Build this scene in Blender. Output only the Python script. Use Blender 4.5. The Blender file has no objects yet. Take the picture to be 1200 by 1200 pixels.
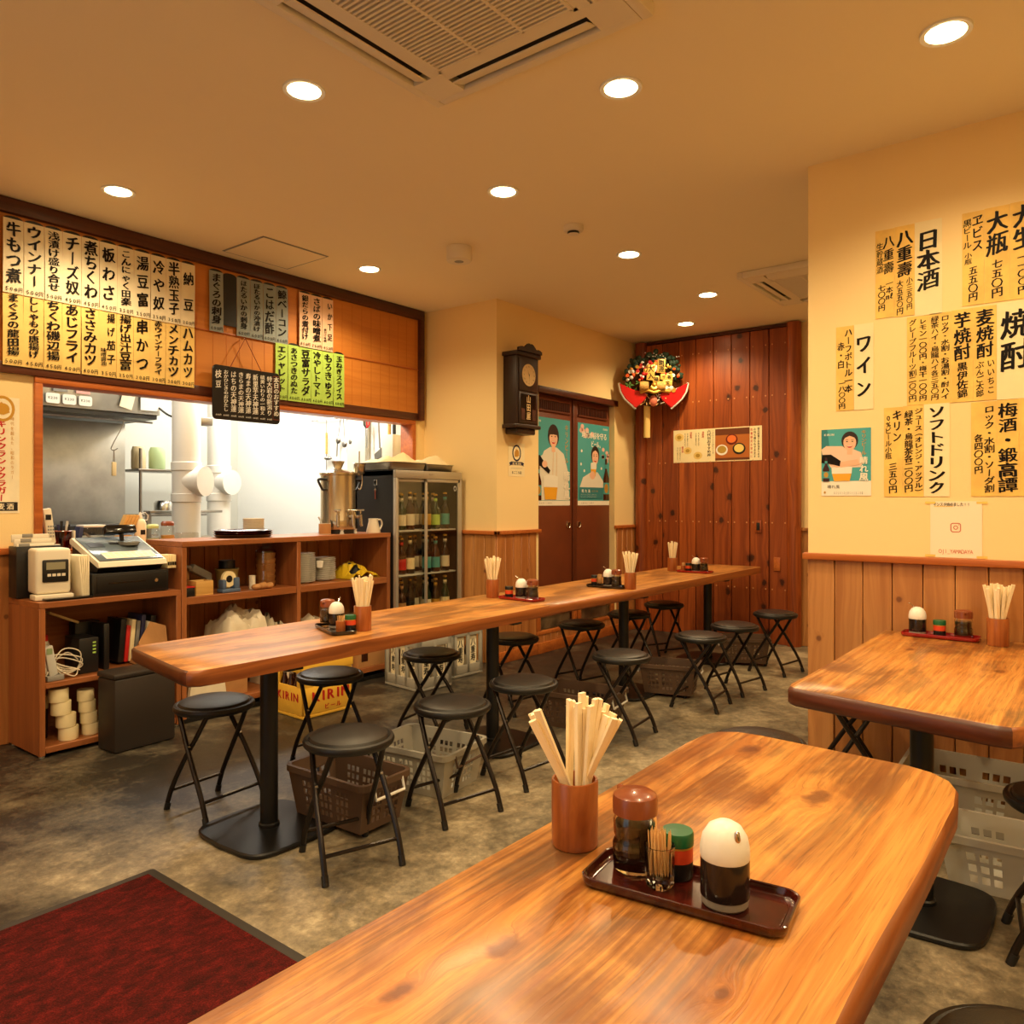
import bpy, bmesh, math, random
from mathutils import Matrix, Vector
C = bpy.context.scene.collection
SC = bpy.context.scene
PI = math.pi
rnd = random.Random(7)

# ------------------------------------------------------------------ camera, world, lights, exposure
CEIL = 2.88
cam_d = bpy.data.cameras.new('camera')
cam_d.sensor_width = 36.0
cam_d.lens = 905.0 / 1200.0 * 36.0
cam_d.shift_y = -0.01
cam_d.clip_start = 0.05
cam = bpy.data.objects.new('camera', cam_d)
cam.location = (0, 0, 1.28)
cam.rotation_euler = (math.radians(90), 0, -math.radians(90 - 37.917))
C.objects.link(cam)
SC.camera = cam

w = bpy.data.worlds.new('world')
SC.world = w
w.use_nodes = True
w.node_tree.nodes['Background'].inputs[0].default_value = (0.75, 0.86, 1.0, 1)
w.node_tree.nodes['Background'].inputs[1].default_value = 1.2

SC.view_settings.view_transform = 'Standard'
SC.view_settings.look = 'None'
SC.view_settings.gamma = 1.0
SC.view_settings.use_curve_mapping = False
SC.view_settings.exposure = 0.0

WARM = (1.0, 0.755, 0.42)
LAMP_W = 52.0
# (x, y) of every recessed downlight; seen ones first, the unseen rest added to boost bounce light
LAMPS = [(1.87, 2.48), (2.61, 1.50), (2.98, 0.45), (1.89, 4.04), (3.11, 2.48), (4.40, 2.47), (3.58, 4.03),
         (5.63, 2.47), (6.43, 3.03), (0.62, 2.48), (0.3, 4.04), (0.75, 1.35), (1.55, 0.45), (0.1, 0.35),
         (1.5, -0.9), (3.0, -0.9), (0.0, -1.2), (-0.8, 1.3), (5.2, 0.6), (6.3, 0.9)]
def spot(name, loc, power, color, size=150, blend=0.6, radius=0.05):
    l = bpy.data.lights.new(name, 'SPOT')
    l.energy = power; l.color = color; l.spot_size = math.radians(size); l.spot_blend = blend
    l.shadow_soft_size = radius
    o = bpy.data.objects.new(name, l); o.location = loc; C.objects.link(o); return o
def area(name, loc, rot, sx, sy, power, color):
    l = bpy.data.lights.new(name, 'AREA'); l.shape = 'RECTANGLE'; l.size = sx; l.size_y = sy
    l.energy = power; l.color = color
    o = bpy.data.objects.new(name, l); o.location = loc; o.rotation_euler = rot; C.objects.link(o); return o
for x, y in LAMPS:
    spot('downlight_lamp', (x, y, CEIL - 0.03), LAMP_W, WARM)
KW = (1.0, 0.95, 0.84)
area('kitchen_tube_lamp', (3.7, 5.5, 2.62), (0, 0, 0), 1.3, 0.25, 44, KW)
area('kitchen_tube_lamp', (4.1, 6.7, 2.62), (0, 0, 0), 1.3, 0.25, 26, KW)
area('kitchen_tube_lamp', (2.0, 5.4, 2.62), (0, 0, 0), 1.3, 0.25, 16, KW)

# ------------------------------------------------------------------ materials
def lin(c):
    out = []
    for v in c[:3]:
        v = v / 255.0
        out.append(v / 12.92 if v <= 0.04045 else ((v + 0.055) / 1.055) ** 2.4)
    return (out[0], out[1], out[2], 1.0)
def newmat(name):
    m = bpy.data.materials.new(name); m.use_nodes = True
    nt = m.node_tree
    return m, nt, nt.nodes['Principled BSDF']
class NB:
    def __init__(s, nt): s.nt = nt
    def n(s, t, **kw):
        x = s.nt.nodes.new(t)
        for k, v in kw.items(): setattr(x, k, v)
        return x
    def l(s, a, b): s.nt.links.new(a, b)
    def val(s, sock, v):
        if hasattr(v, 'is_linked') or hasattr(v, 'links'): s.l(v, sock)
        else: sock.default_value = v
    def math(s, op, a, b=None, c=None, clamp=False):
        x = s.n('ShaderNodeMath', operation=op, use_clamp=clamp)
        s.val(x.inputs[0], a)
        if b is not None: s.val(x.inputs[1], b)
        if c is not None: s.val(x.inputs[2], c)
        return x.outputs[0]
    def mix(s, fac, a, b, mode='MIX'):
        x = s.n('ShaderNodeMix', data_type='RGBA', blend_type=mode)
        s.val(x.inputs[0], fac); s.val(x.inputs[6], a); s.val(x.inputs[7], b)
        return x.outputs[2]
    def ramp(s, v, a, b):
        x = s.n('ShaderNodeMapRange', interpolation_type='SMOOTHSTEP')
        s.val(x.inputs[0], v); x.inputs[1].default_value = a; x.inputs[2].default_value = b
        return x.outputs[0]
    def noise(s, vec, scale, detail=4, dist=0.0, rough=0.55):
        x = s.n('ShaderNodeTexNoise')
        s.l(vec, x.inputs['Vector']); x.inputs['Scale'].default_value = scale
        x.inputs['Detail'].default_value = detail; x.inputs['Distortion'].default_value = dist
        x.inputs['Roughness'].default_value = rough
        return x.outputs[0]
    def comb(s, a, b, c):
        x = s.n('ShaderNodeCombineXYZ')
        s.val(x.inputs[0], a); s.val(x.inputs[1], b); s.val(x.inputs[2], c)
        return x.outputs[0]
    def bump(s, h, strength, dist, bsdf):
        x = s.n('ShaderNodeBump'); x.inputs['Strength'].default_value = strength
        x.inputs['Distance'].default_value = dist
        s.l(h, x.inputs['Height']); s.l(x.outputs[0], bsdf.inputs['Normal'])

def M(name, rgb, rough=0.5, metal=0.0, spec=0.5, var=0.0, vscale=8.0, bump=0.0, bscale=60.0, emit=None, es=1.0, coat=0.0, sss=0):
    m, nt, b = newmat(name)
    b.inputs['Base Color'].default_value = lin(rgb)
    b.inputs['Roughness'].default_value = rough
    b.inputs['Metallic'].default_value = metal
    b.inputs['Specular IOR Level'].default_value = spec
    if coat: b.inputs['Coat Weight'].default_value = coat; b.inputs['Coat Roughness'].default_value = 0.1
    k = NB(nt)
    if var or bump:
        tc = k.n('ShaderNodeTexCoord').outputs['Object']
    if var:
        v = k.noise(tc, vscale, 5)
        d = tuple(c * (1 - var) for c in rgb[:3]); e = tuple(min(255, c * (1 + var * 0.5)) for c in rgb[:3])
        k.l(k.mix(k.ramp(v, 0.3, 0.7), lin(d), lin(e)), b.inputs['Base Color'])
    if bump:
        k.bump(k.noise(tc, bscale, 3), bump, 0.002, b)
    if emit:
        b.inputs['Emission Color'].default_value = lin(emit); b.inputs['Emission Strength'].default_value = es
    return m
def clear(name, tint=(255, 255, 255)):
    m, nt, b = newmat(name)
    b.inputs['Base Color'].default_value = lin(tint); b.inputs['Transmission Weight'].default_value = 1.0
    b.inputs['Roughness'].default_value = 0.0; b.inputs['IOR'].default_value = 1.48
    return m
def glass(name, tint=(255, 255, 255), gloss=0.09):
    m = bpy.data.materials.new(name); m.use_nodes = True
    nt = m.node_tree; k = NB(nt); nt.nodes.remove(nt.nodes['Principled BSDF'])
    t = k.n('ShaderNodeBsdfTransparent'); t.inputs[0].default_value = lin(tint)
    g = k.n('ShaderNodeBsdfGlossy'); g.inputs['Roughness'].default_value = 0.03
    f = k.n('ShaderNodeLayerWeight'); f.inputs[0].default_value = 0.5
    mx = k.n('ShaderNodeMixShader')
    k.l(k.math('MULTIPLY_ADD', k.math('POWER', f.outputs[1], 4.0), 0.6, gloss * 0.5, clamp=True), mx.inputs[0])
    k.l(t.outputs[0], mx.inputs[1]); k.l(g.outputs[0], mx.inputs[2])
    k.l(mx.outputs[0], nt.nodes['Material Output'].inputs[0])
    return m

def wood(name, light, dark, along='X', across='Y', plank=None, knots=0.0, ka=2.2, kb=5.0, rough=0.45, fine=1.0,
         stain=None, stain_amt=0.0, tint=0.25, clean=None, spots=(), coat=0.0, offs=0.0, bump=0.15, kcol=None, contrast=1.0, kcore=0.5, kamt=1.0, knoise=0.0, flow=0.10, sscale=1.0):
    """Sawn timber: grain runs ALONG, boards of width PLANK lie side by side ACROSS; spots = explicit knots (along, across, radius)."""
    m, nt, b = newmat(name); k = NB(nt)
    tc = k.n('ShaderNodeTexCoord').outputs['Object']
    sp = k.n('ShaderNodeSeparateXYZ'); k.l(tc, sp.inputs[0])
    ax = {'X': sp.outputs[0], 'Y': sp.outputs[1], 'Z': sp.outputs[2]}
    a, c = ax[along], ax[across]
    e = ax[[q for q in 'XYZ' if q not in (along, across)][0]]
    br = None
    a0 = a
    if plank:
        idx = k.math('FLOOR', k.math('DIVIDE', k.math('ADD', c, offs), plank))
        wn = k.n('ShaderNodeTexWhiteNoise', noise_dimensions='1D'); k.l(idx, wn.inputs['W'])
        br = wn.outputs[0]
        a = k.math('MULTIPLY_ADD', br, 17.0, a)
    base = k.comb(a, c, e)
    warp = k.noise(k.comb(k.math('MULTIPLY', a, 0.8), k.math('MULTIPLY', c, 3.0), e), 2.0, 2)
    c2 = k.math('MULTIPLY_ADD', warp, flow, c)
    # knots
    kn = None
    for sa, sc_, sr in spots:
        dx = k.math('MULTIPLY', k.math('SUBTRACT', a0, sa), 0.55); dy = k.math('SUBTRACT', c, sc_)
        d = k.math('SQRT', k.math('ADD', k.math('MULTIPLY', dx, dx), k.math('MULTIPLY', dy, dy)))
        d = k.math('DIVIDE', d, sr)
        kn = d if kn is None else k.math('MINIMUM', kn, d)
    if knots > 0:
        vo = k.n('ShaderNodeTexVoronoi', voronoi_dimensions='2D')
        k.l(k.comb(k.math('MULTIPLY', a, ka), k.math('MULTIPLY', c, kb), 0.0), vo.inputs['Vector'])
        vo.inputs['Scale'].default_value = 1.0
        cs = k.n('ShaderNodeSeparateColor'); k.l(vo.outputs['Color'], cs.inputs[0])
        off = k.ramp(cs.outputs[0], knots, knots + 0.02)
        d2 = k.math('ADD', k.math('DIVIDE', vo.outputs['Distance'], 0.16), k.math('MULTIPLY', off, 9.0))
        kn = d2 if kn is None else k.math('MINIMUM', kn, d2)
    if kn is not None and knoise: kn = k.math('MULTIPLY_ADD', k.math('SUBTRACT', k.noise(base, 26.0, 3), 0.5), knoise, kn)
    cg = c2
    if kn is not None:
        cg = k.math('MULTIPLY_ADD', k.math('DIVIDE', 1.0, k.math('ADD', k.math('MULTIPLY', kn, kn), 0.6)), 0.035, c2)
    gv = k.comb(k.math('MULTIPLY', a, 1.3 * fine), k.math('MULTIPLY', cg, 42.0 * fine), k.math('MULTIPLY', e, 42.0 * fine))
    g = k.noise(gv, 1.0, 5, 0.4)
    rv = k.comb(k.math('MULTIPLY', a, 0.35 * fine), k.math('MULTIPLY', cg, 9.0 * fine), k.math('MULTIPLY', e, 9.0 * fine))
    r = k.noise(rv, 1.0, 3, 0.2)
    mixv = k.math('ADD', k.math('MULTIPLY', g, 0.5), k.math('MULTIPLY', r, 0.5))
    h = 0.17 / contrast
    col = k.mix(k.ramp(mixv, 0.5 - h, 0.5 + h), lin(dark), lin(light))
    if br is not None:
        col = k.mix(k.math('MULTIPLY', br, tint), col, lin(dark))
    if stain:
        s1 = k.noise(k.comb(k.math('MULTIPLY', a, 1.5 * sscale), k.math('MULTIPLY', c, 3.4 * sscale), e), 1.5, 7, 0.6, 0.6)
        s2 = k.noise(k.comb(k.math('MULTIPLY', a, 3.0), k.math('MULTIPLY', c2, 130.0), e), 1.0, 4)
        sm = k.ramp(k.math('ADD', s1, k.math('MULTIPLY', k.math('SUBTRACT', s2, 0.5), 0.24)), 0.43, 0.62)
        if clean:
            lo, hi, f = clean
            cl = k.math('MULTIPLY', k.ramp(k.math('MULTIPLY_ADD', warp, f, c), lo, lo + f), k.math('SUBTRACT', 1.0, k.ramp(k.math('MULTIPLY_ADD', warp, -f, c), hi - f, hi)))
            sm = k.math('MULTIPLY', sm, cl)
        col = k.mix(k.math('MULTIPLY', sm, stain_amt), col, lin(stain))
        s3 = k.noise(k.comb(k.math('MULTIPLY', a, 1.0), k.math('MULTIPLY', c, 2.4), e), 2.7, 5, 0.8)
        sm2 = k.ramp(k.math('MULTIPLY_ADD', k.math('SUBTRACT', s2, 0.5), 0.35, s3), 0.52, 0.70)
        if clean: sm2 = k.math('MULTIPLY', sm2, cl)
        col = k.mix(k.math('MULTIPLY', sm2, stain_amt * 0.55), col, lin((86, 70, 48)))
        # open pores: short dark hairlines along the grain
        po = k.noise(k.comb(k.math('MULTIPLY', a, 7.0), k.math('MULTIPLY', cg, 260.0), 0.0), 1.0, 3, 0.2, 0.6)
        col = k.mix(k.math('MULTIPLY', k.ramp(po, 0.56, 0.66), 0.42), col, lin((96, 48, 18)))
    if kn is not None:
        kc = lin(kcol) if kcol else lin(tuple(v * 0.35 for v in dark))
        rings = k.math('SINE', k.math('MULTIPLY', kn, 13.0))
        halo = k.math('SUBTRACT', 1.0, k.ramp(kn, 0.7, 2.4))
        col = k.mix(k.math('MULTIPLY', halo, k.math('MULTIPLY_ADD', rings, 0.12, 0.38)), col, lin(dark))
        col = k.mix(k.math('MULTIPLY', k.math('SUBTRACT', 1.0, k.ramp(kn, kcore, kcore + 0.6)), kamt), col, kc)
    k.l(col, b.inputs['Base Color'])
    rr = k.math('MULTIPLY_ADD', g, 0.2, rough - 0.1)
    k.l(rr, b.inputs['Roughness'])
    if coat: b.inputs['Coat Weight'].default_value = coat; b.inputs['Coat Roughness'].default_value = 0.22
    if bump: k.bump(g, bump, 0.002, b)
    return m

def floor_mat():
    m, nt, b = newmat('worn_concrete'); k = NB(nt)
    tc = k.n('ShaderNodeTexCoord').outputs['Object']
    n1 = k.noise(tc, 1.1, 6, 0.4, 0.6); n2 = k.noise(tc, 5.0, 8, 0.3, 0.7); n3 = k.noise(tc, 34.0, 6, 0.2, 0.7)
    sp = k.n('ShaderNodeSeparateXYZ'); k.l(tc, sp.inputs[0])
    # a darker lane runs along the counter, past the doormat
    lane = k.ramp(k.math('MULTIPLY_ADD', n1, 0.9, sp.outputs[1]), 3.05, 3.85)
    lane = k.math('MAXIMUM', lane, k.math('SUBTRACT', 1.0, k.ramp(k.math('MULTIPLY_ADD', n1, 0.8, sp.outputs[0]), 1.15, 1.9)))
    t = k.math('ADD', k.math('MULTIPLY', n1, 0.44), k.math('ADD', k.math('MULTIPLY', n2, 0.36), k.math('MULTIPLY', n3, 0.20)))
    t = k.math('SUBTRACT', t, k.math('MULTIPLY', lane, 0.115))
    cr = k.n('ShaderNodeValToRGB'); k.l(t, cr.inputs[0])
    el = cr.color_ramp.elements
    el[0].position = 0.37; el[0].color = lin((44, 39, 33))
    el[1].position = 0.62; el[1].color = lin((200, 184, 152))
    for p, c in ((0.43, (86, 78, 64)), (0.48, (112, 102, 83)), (0.54, (148, 134, 109))):
        q = el.new(p); q.color = lin(c)
    sp2 = k.ramp(k.noise(tc, 90.0, 3, 0, 0.8), 0.64, 0.72)
    col = k.mix(k.math('MULTIPLY', sp2, 0.5), cr.outputs[0], lin((205, 190, 150)))
    k.l(col, b.inputs['Base Color'])
    k.l(k.math('MULTIPLY_ADD', n2, 0.35, 0.24), b.inputs['Roughness'])
    k.bump(k.math('ADD', n3, n2), 0.12, 0.004, b)
    return m
def carpet_mat():
    m, nt, b = newmat('red_mat_pile'); k = NB(nt)
    tc = k.n('ShaderNodeTexCoord').outputs['Object']
    sp = k.n('ShaderNodeSeparateXYZ'); k.l(tc, sp.inputs[0])
    v = k.noise(k.comb(k.math('MULTIPLY', sp.outputs[0], 16.0), k.math('MULTIPLY', sp.outputs[1], 30.0), 0.0), 1.0, 6, 0.5, 0.7)
    f = k.noise(tc, 230.0, 2)
    t = k.math('ADD', k.math('MULTIPLY', v, 0.6), k.math('MULTIPLY', f, 0.4))
    cr = k.n('ShaderNodeValToRGB'); k.l(t, cr.inputs[0])
    el = cr.color_ramp.elements
    el[0].position = 0.38; el[0].color = lin((48, 21, 18)); el[1].position = 0.66; el[1].color = lin((126, 32, 28))
    q = el.new(0.53); q.color = lin((84, 24, 22))
    k.l(cr.outputs[0], b.inputs['Base Color']); b.inputs['Roughness'].default_value = 0.95
    b.inputs['Specular IOR Level'].default_value = 0.1
    k.bump(f, 0.9, 0.006, b)
    return m

m_floor = floor_mat(); m_carpet = carpet_mat()
m_paint = M('cream_wall_paper', (250, 222, 160), 0.75, bump=0.25, bscale=180)
m_ceil = M('ceiling_paper', (246, 232, 200), 0.8, bump=0.15, bscale=140)
m_kwall = M('white_kitchen_panel', (244, 244, 240), 0.45)
m_kgrey = M('grey_kitchen_panel', (205, 204, 194), 0.5)
m_stain = M('stainless_sheet', (178, 176, 168), 0.38, 0.75, var=0.12, vscale=3)
m_steel = M('polished_steel', (200, 196, 190), 0.2, 1.0)
m_steel_d = M('brushed_steel', (150, 145, 138), 0.34, 1.0)
m_urn = M('urn_steel', (206, 192, 164), 0.24, 0.9)
m_black = M('black_plastic', (22, 21, 21), 0.42)
m_black_g = M('black_gloss', (14, 12, 12), 0.15)
m_blackmetal = M('black_painted_steel', (24, 23, 23), 0.38, 0.2, bump=0.1, bscale=300)
m_vinyl = M('black_vinyl', (30, 29, 28), 0.36, bump=0.25, bscale=380)
m_tube = M('dark_bronze_tube', (40, 33, 30), 0.3, 0.55)
m_white = M('white_plastic', (240, 238, 230), 0.35)
m_offw = M('ivory_plastic', (232, 222, 200), 0.45)
m_grey = M('grey_plastic', (140, 138, 132), 0.5)
m_crateg = M('grey_crate_plastic', (172, 168, 156), 0.55)
m_lgrey = M('light_grey_plastic', (205, 204, 196), 0.5)
m_brownp = M('brown_basket_plastic', (92, 70, 54), 0.5)
m_yellowp = M('yellow_crate_plastic', (250, 196, 70), 0.45)
m_red = M('red_print', (200, 34, 30), 0.5)
m_redlac = M('red_lacquer', (150, 20, 18), 0.22, coat=0.5)
m_darklac = M('dark_red_lacquer', (66, 18, 10), 0.2, var=0.35, vscale=30, coat=0.6)
m_blacklac = M('black_lacquer', (18, 14, 13), 0.16, coat=0.5)
m_bamboo = wood('bamboo_cup', (184, 106, 50), (142, 74, 32), 'Z', 'X', fine=2.2, rough=0.35, coat=0.3)
m_chop = wood('raw_chopstick_wood', (255, 240, 206), (246, 222, 176), 'Z', 'X', fine=3, rough=0.6, bump=0.05)
m_table = wood('worn_table_timber', (220, 158, 82), (180, 112, 50), 'X', 'Y', rough=0.36, stain=(118, 72, 34), stain_amt=0.75,
               clean=(2.44, 3.04, 0.07), coat=0.15, plank=0.335, offs=0.0, tint=0.2, knots=0.22, ka=0.9, kb=2.6, kcol=(96, 48, 20), kamt=0.7, knoise=0.9, fine=2.2, flow=0.04)
m_near = wood('front_table_timber', (224, 160, 80), (182, 110, 46), 'X', 'Y', rough=0.34, plank=0.335, offs=0.0, tint=0.14, sscale=0.8, stain=(112, 60, 24), stain_amt=0.82,
              clean=(0.34, 1.5, 0.06), coat=0.15, contrast=1.05, bump=0.35, fine=2.3, kcol=(104, 52, 22), kcore=0.35, kamt=0.85, knoise=1.1, flow=0.035,
              spots=((0.773, 0.616, 0.026), (0.854, 0.358, 0.012), (1.536, 0.447, 0.034), (1.741, 0.659, 0.028), (1.254, 0.655, 0.016), (0.63, 0.655, 0.02)))
m_rtab = wood('right_table_timber', (222, 160, 82), (182, 112, 48), 'X', 'Y', rough=0.34, sscale=0.75, stain=(108, 60, 26), stain_amt=0.78,
              clean=(0.16, 0.86, 0.06), coat=0.15, spots=((3.05, 0.3, 0.02), (3.3, 0.62, 0.02)), contrast=1.25, kcol=(96, 48, 20), kamt=0.7, knoise=1.2, fine=2.2, flow=0.035)
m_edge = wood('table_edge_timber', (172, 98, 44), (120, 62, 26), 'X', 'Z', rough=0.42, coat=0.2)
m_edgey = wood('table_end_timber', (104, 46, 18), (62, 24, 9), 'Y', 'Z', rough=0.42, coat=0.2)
m_cab = wood('cabinet_veneer', (170, 104, 58), (142, 82, 42), 'X', 'Z', rough=0.4, fine=1.6, bump=0.04)
m_cabz = wood('cabinet_side_veneer', (170, 104, 58), (140, 80, 41), 'Z', 'Y', rough=0.4, fine=1.6, bump=0.04)
m_wains = wood('cedar_wainscot', (206, 146, 84), (166, 106, 54), 'Z', 'Y', plank=0.12321, offs=0.0821, knots=0.06, ka=9.0, kb=11.0, rough=0.45, tint=0.5, kcol=(104, 56, 26), kamt=0.8, knoise=0.8)
m_wains_x = wood('cedar_wainscot_long', (198, 132, 72), (160, 96, 46), 'Z', 'X', plank=0.10, knots=0.05, ka=10.0, kb=12.0, rough=0.45, tint=0.4, kcol=(104, 56, 26), kamt=0.8, knoise=0.8)
m_plank = wood('red_cedar_planks', (190, 98, 40), (122, 52, 18), 'Z', 'Y', plank=0.17625, offs=0.01125, knots=0.30, ka=4.4, kb=5.674, rough=0.42, tint=0.5, coat=0.15, knoise=1.2, kamt=0.85,
               kcol=(38, 12, 5), contrast=0.9)
m_frame = wood('dark_frame_wood', (92, 44, 24), (62, 28, 16), 'X', 'Z', rough=0.4)
m_lintel = wood('orange_lintel_wood', (200, 112, 48), (168, 86, 34), 'X', 'Z', rough=0.4)
m_rail = wood('rail_wood', (196, 112, 48), (164, 84, 32), 'Y', 'Z', rough=0.4)
m_board = wood('menu_board_ply', (212, 136, 56), (196, 118, 44), 'X', 'Z', rough=0.55, fine=0.7, bump=0.03)
m_ghost = M('sun_faded_strip', (196, 116, 42), 0.55)
m_door = M('brown_door_sheet', (118, 58, 30), 0.45, var=0.06, vscale=4)
m_doorf = M('brown_door_frame', (96, 46, 24), 0.42)
m_ink = M('brush_ink', (18, 12, 10), 0.6, spec=0.2)
m_paperw = M('white_menu_paper', (250, 238, 205), 0.7, var=0.04, vscale=6)
m_papery = M('tan_menu_paper', (252, 214, 128), 0.7, var=0.05, vscale=6)
m_paperc = M('cream_menu_paper', (250, 232, 182), 0.7, var=0.03, vscale=6)
m_paperk = M('wood_grain_paper', (250, 204, 106), 0.7, var=0.07, vscale=9)
m_paperg = M('grey_menu_paper', (150, 162, 164), 0.7)
m_paperp = M('pink_menu_paper', (246, 204, 172), 0.7)
m_papergr = M('green_menu_paper', (176, 214, 96), 0.7)
m_chalk = M('chalkboard_face', (22, 18, 17), 0.35)
m_chalkw = M('chalk_writing', (230, 226, 215), 0.8)
m_pane = glass('clear_pane', (250, 250, 245))
m_jar = glass('jar_glass', (246, 246, 242), 0.13)
m_smoked = glass('smoked_acrylic', (190, 110, 70), 0.08)
m_bag = glass('thin_plastic_bag', (225, 215, 200), 0.22)
m_cglass = clear('thick_clear_glass', (252, 252, 248))
m_soy = M('soy_sauce', (14, 6, 4), 0.12)
m_greycap = M('soy_shadow', (60, 50, 46), 0.3)
m_capbrown = M('brown_cap_plastic', (134, 68, 38), 0.3, coat=0.3)
m_green = M('green_cap_plastic', (24, 92, 52), 0.35)
m_orangep = M('orange_label', (214, 70, 34), 0.45)
m_gold = M('gold_paint', (214, 166, 70), 0.35, 0.5)
m_teal = M('poster_teal', (74, 168, 172), 0.4)
m_teald = M('poster_teal_dark', (48, 128, 134), 0.4)
m_skin = M('printed_skin', (238, 190, 156), 0.45)
m_hair = M('printed_dark_hair', (44, 28, 22), 0.45)
m_shirtw = M('printed_white_cloth', (228, 224, 206), 0.45)
m_shirtp = M('printed_pink_cloth', (240, 206, 182), 0.45)
m_beer = M('printed_beer', (236, 172, 44), 0.4)
m_foam = M('printed_foam', (238, 236, 220), 0.4)
m_bottle = M('brown_bottle_glass', (58, 26, 12), 0.1, coat=0.4)
m_bottleg = M('green_bottle_glass', (24, 52, 34), 0.1, coat=0.4)
m_bottlek = M('dark_bottle_glass', (26, 18, 14), 0.1, coat=0.4)
m_label = M('bottle_label_paper', (232, 218, 188), 0.6)
m_aqua = M('aqua_label', (74, 160, 160), 0.5)
m_alu = M('aluminium_frame', (190, 184, 172), 0.38, 0.6)
m_lamp = M('lamp_diffuser', (255, 240, 210), 0.4, emit=(255, 226, 165), es=26.0)
m_clockw = M('dark_clock_wood', (46, 26, 18), 0.4)
m_dial = M('clock_dial', (226, 196, 140), 0.5)
m_cloth = M('cream_dish_cloth', (240, 224, 182), 0.9, bump=0.3, bscale=120)
m_carton = M('brown_carton', (190, 138, 84), 0.8, var=0.05)
m_yellow = M('yellow_bag_film', (232, 196, 40), 0.4)
m_plate = M('white_porcelain', (250, 247, 238), 0.25)
m_greyrim = M('porcelain_rim', (228, 224, 212), 0.3)
m_woodlt = wood('pale_box_wood', (226, 182, 108), (204, 156, 84), 'X', 'Z', fine=1.5)
m_blue = M('slate_blue_plastic', (86, 108, 140), 0.45)
m_olive = M('olive_bucket_plastic', (168, 146, 84), 0.5)
m_pine = M('pine_green', (30, 58, 40), 0.6)
m_leaf = M('leaf_green', (84, 132, 56), 0.5)
m_twig = M('toothpick_wood', (226, 180, 116), 0.6)
m_string = M('red_brown_cord', (140, 66, 44), 0.8)
m_rubber = M('mat_rubber_edge', (52, 46, 40), 0.7)
m_orange = M('orange_plastic', (236, 96, 34), 0.4)
m_navy = M('navy_binder', (50, 54, 92), 0.5)
# ------------------------------------------------------------------ mesh helpers
GLY = {}
def glyph(ch, bold):
    key = (ch, bold)
    if key not in GLY:
        c = bpy.data.curves.new('glyph', 'FONT'); c.body = ch; c.size = 1; c.offset = bold; c.resolution_u = 2
        o = bpy.data.objects.new('glyph', c)
        me = o.to_mesh()
        vs = [(v.co.x, v.co.y) for v in me.vertices]; fs = [tuple(p.vertices) for p in me.polygons]
        o.to_mesh_clear(); bpy.data.objects.remove(o); bpy.data.curves.remove(c)
        if vs:
            x0 = min(v[0] for v in vs); x1 = max(v[0] for v in vs); y0 = min(v[1] for v in vs); y1 = max(v[1] for v in vs)
        else: x0 = x1 = y0 = y1 = 0
        GLY[key] = (vs, fs, x0, x1, y0, y1)
    return GLY[key]

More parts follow.
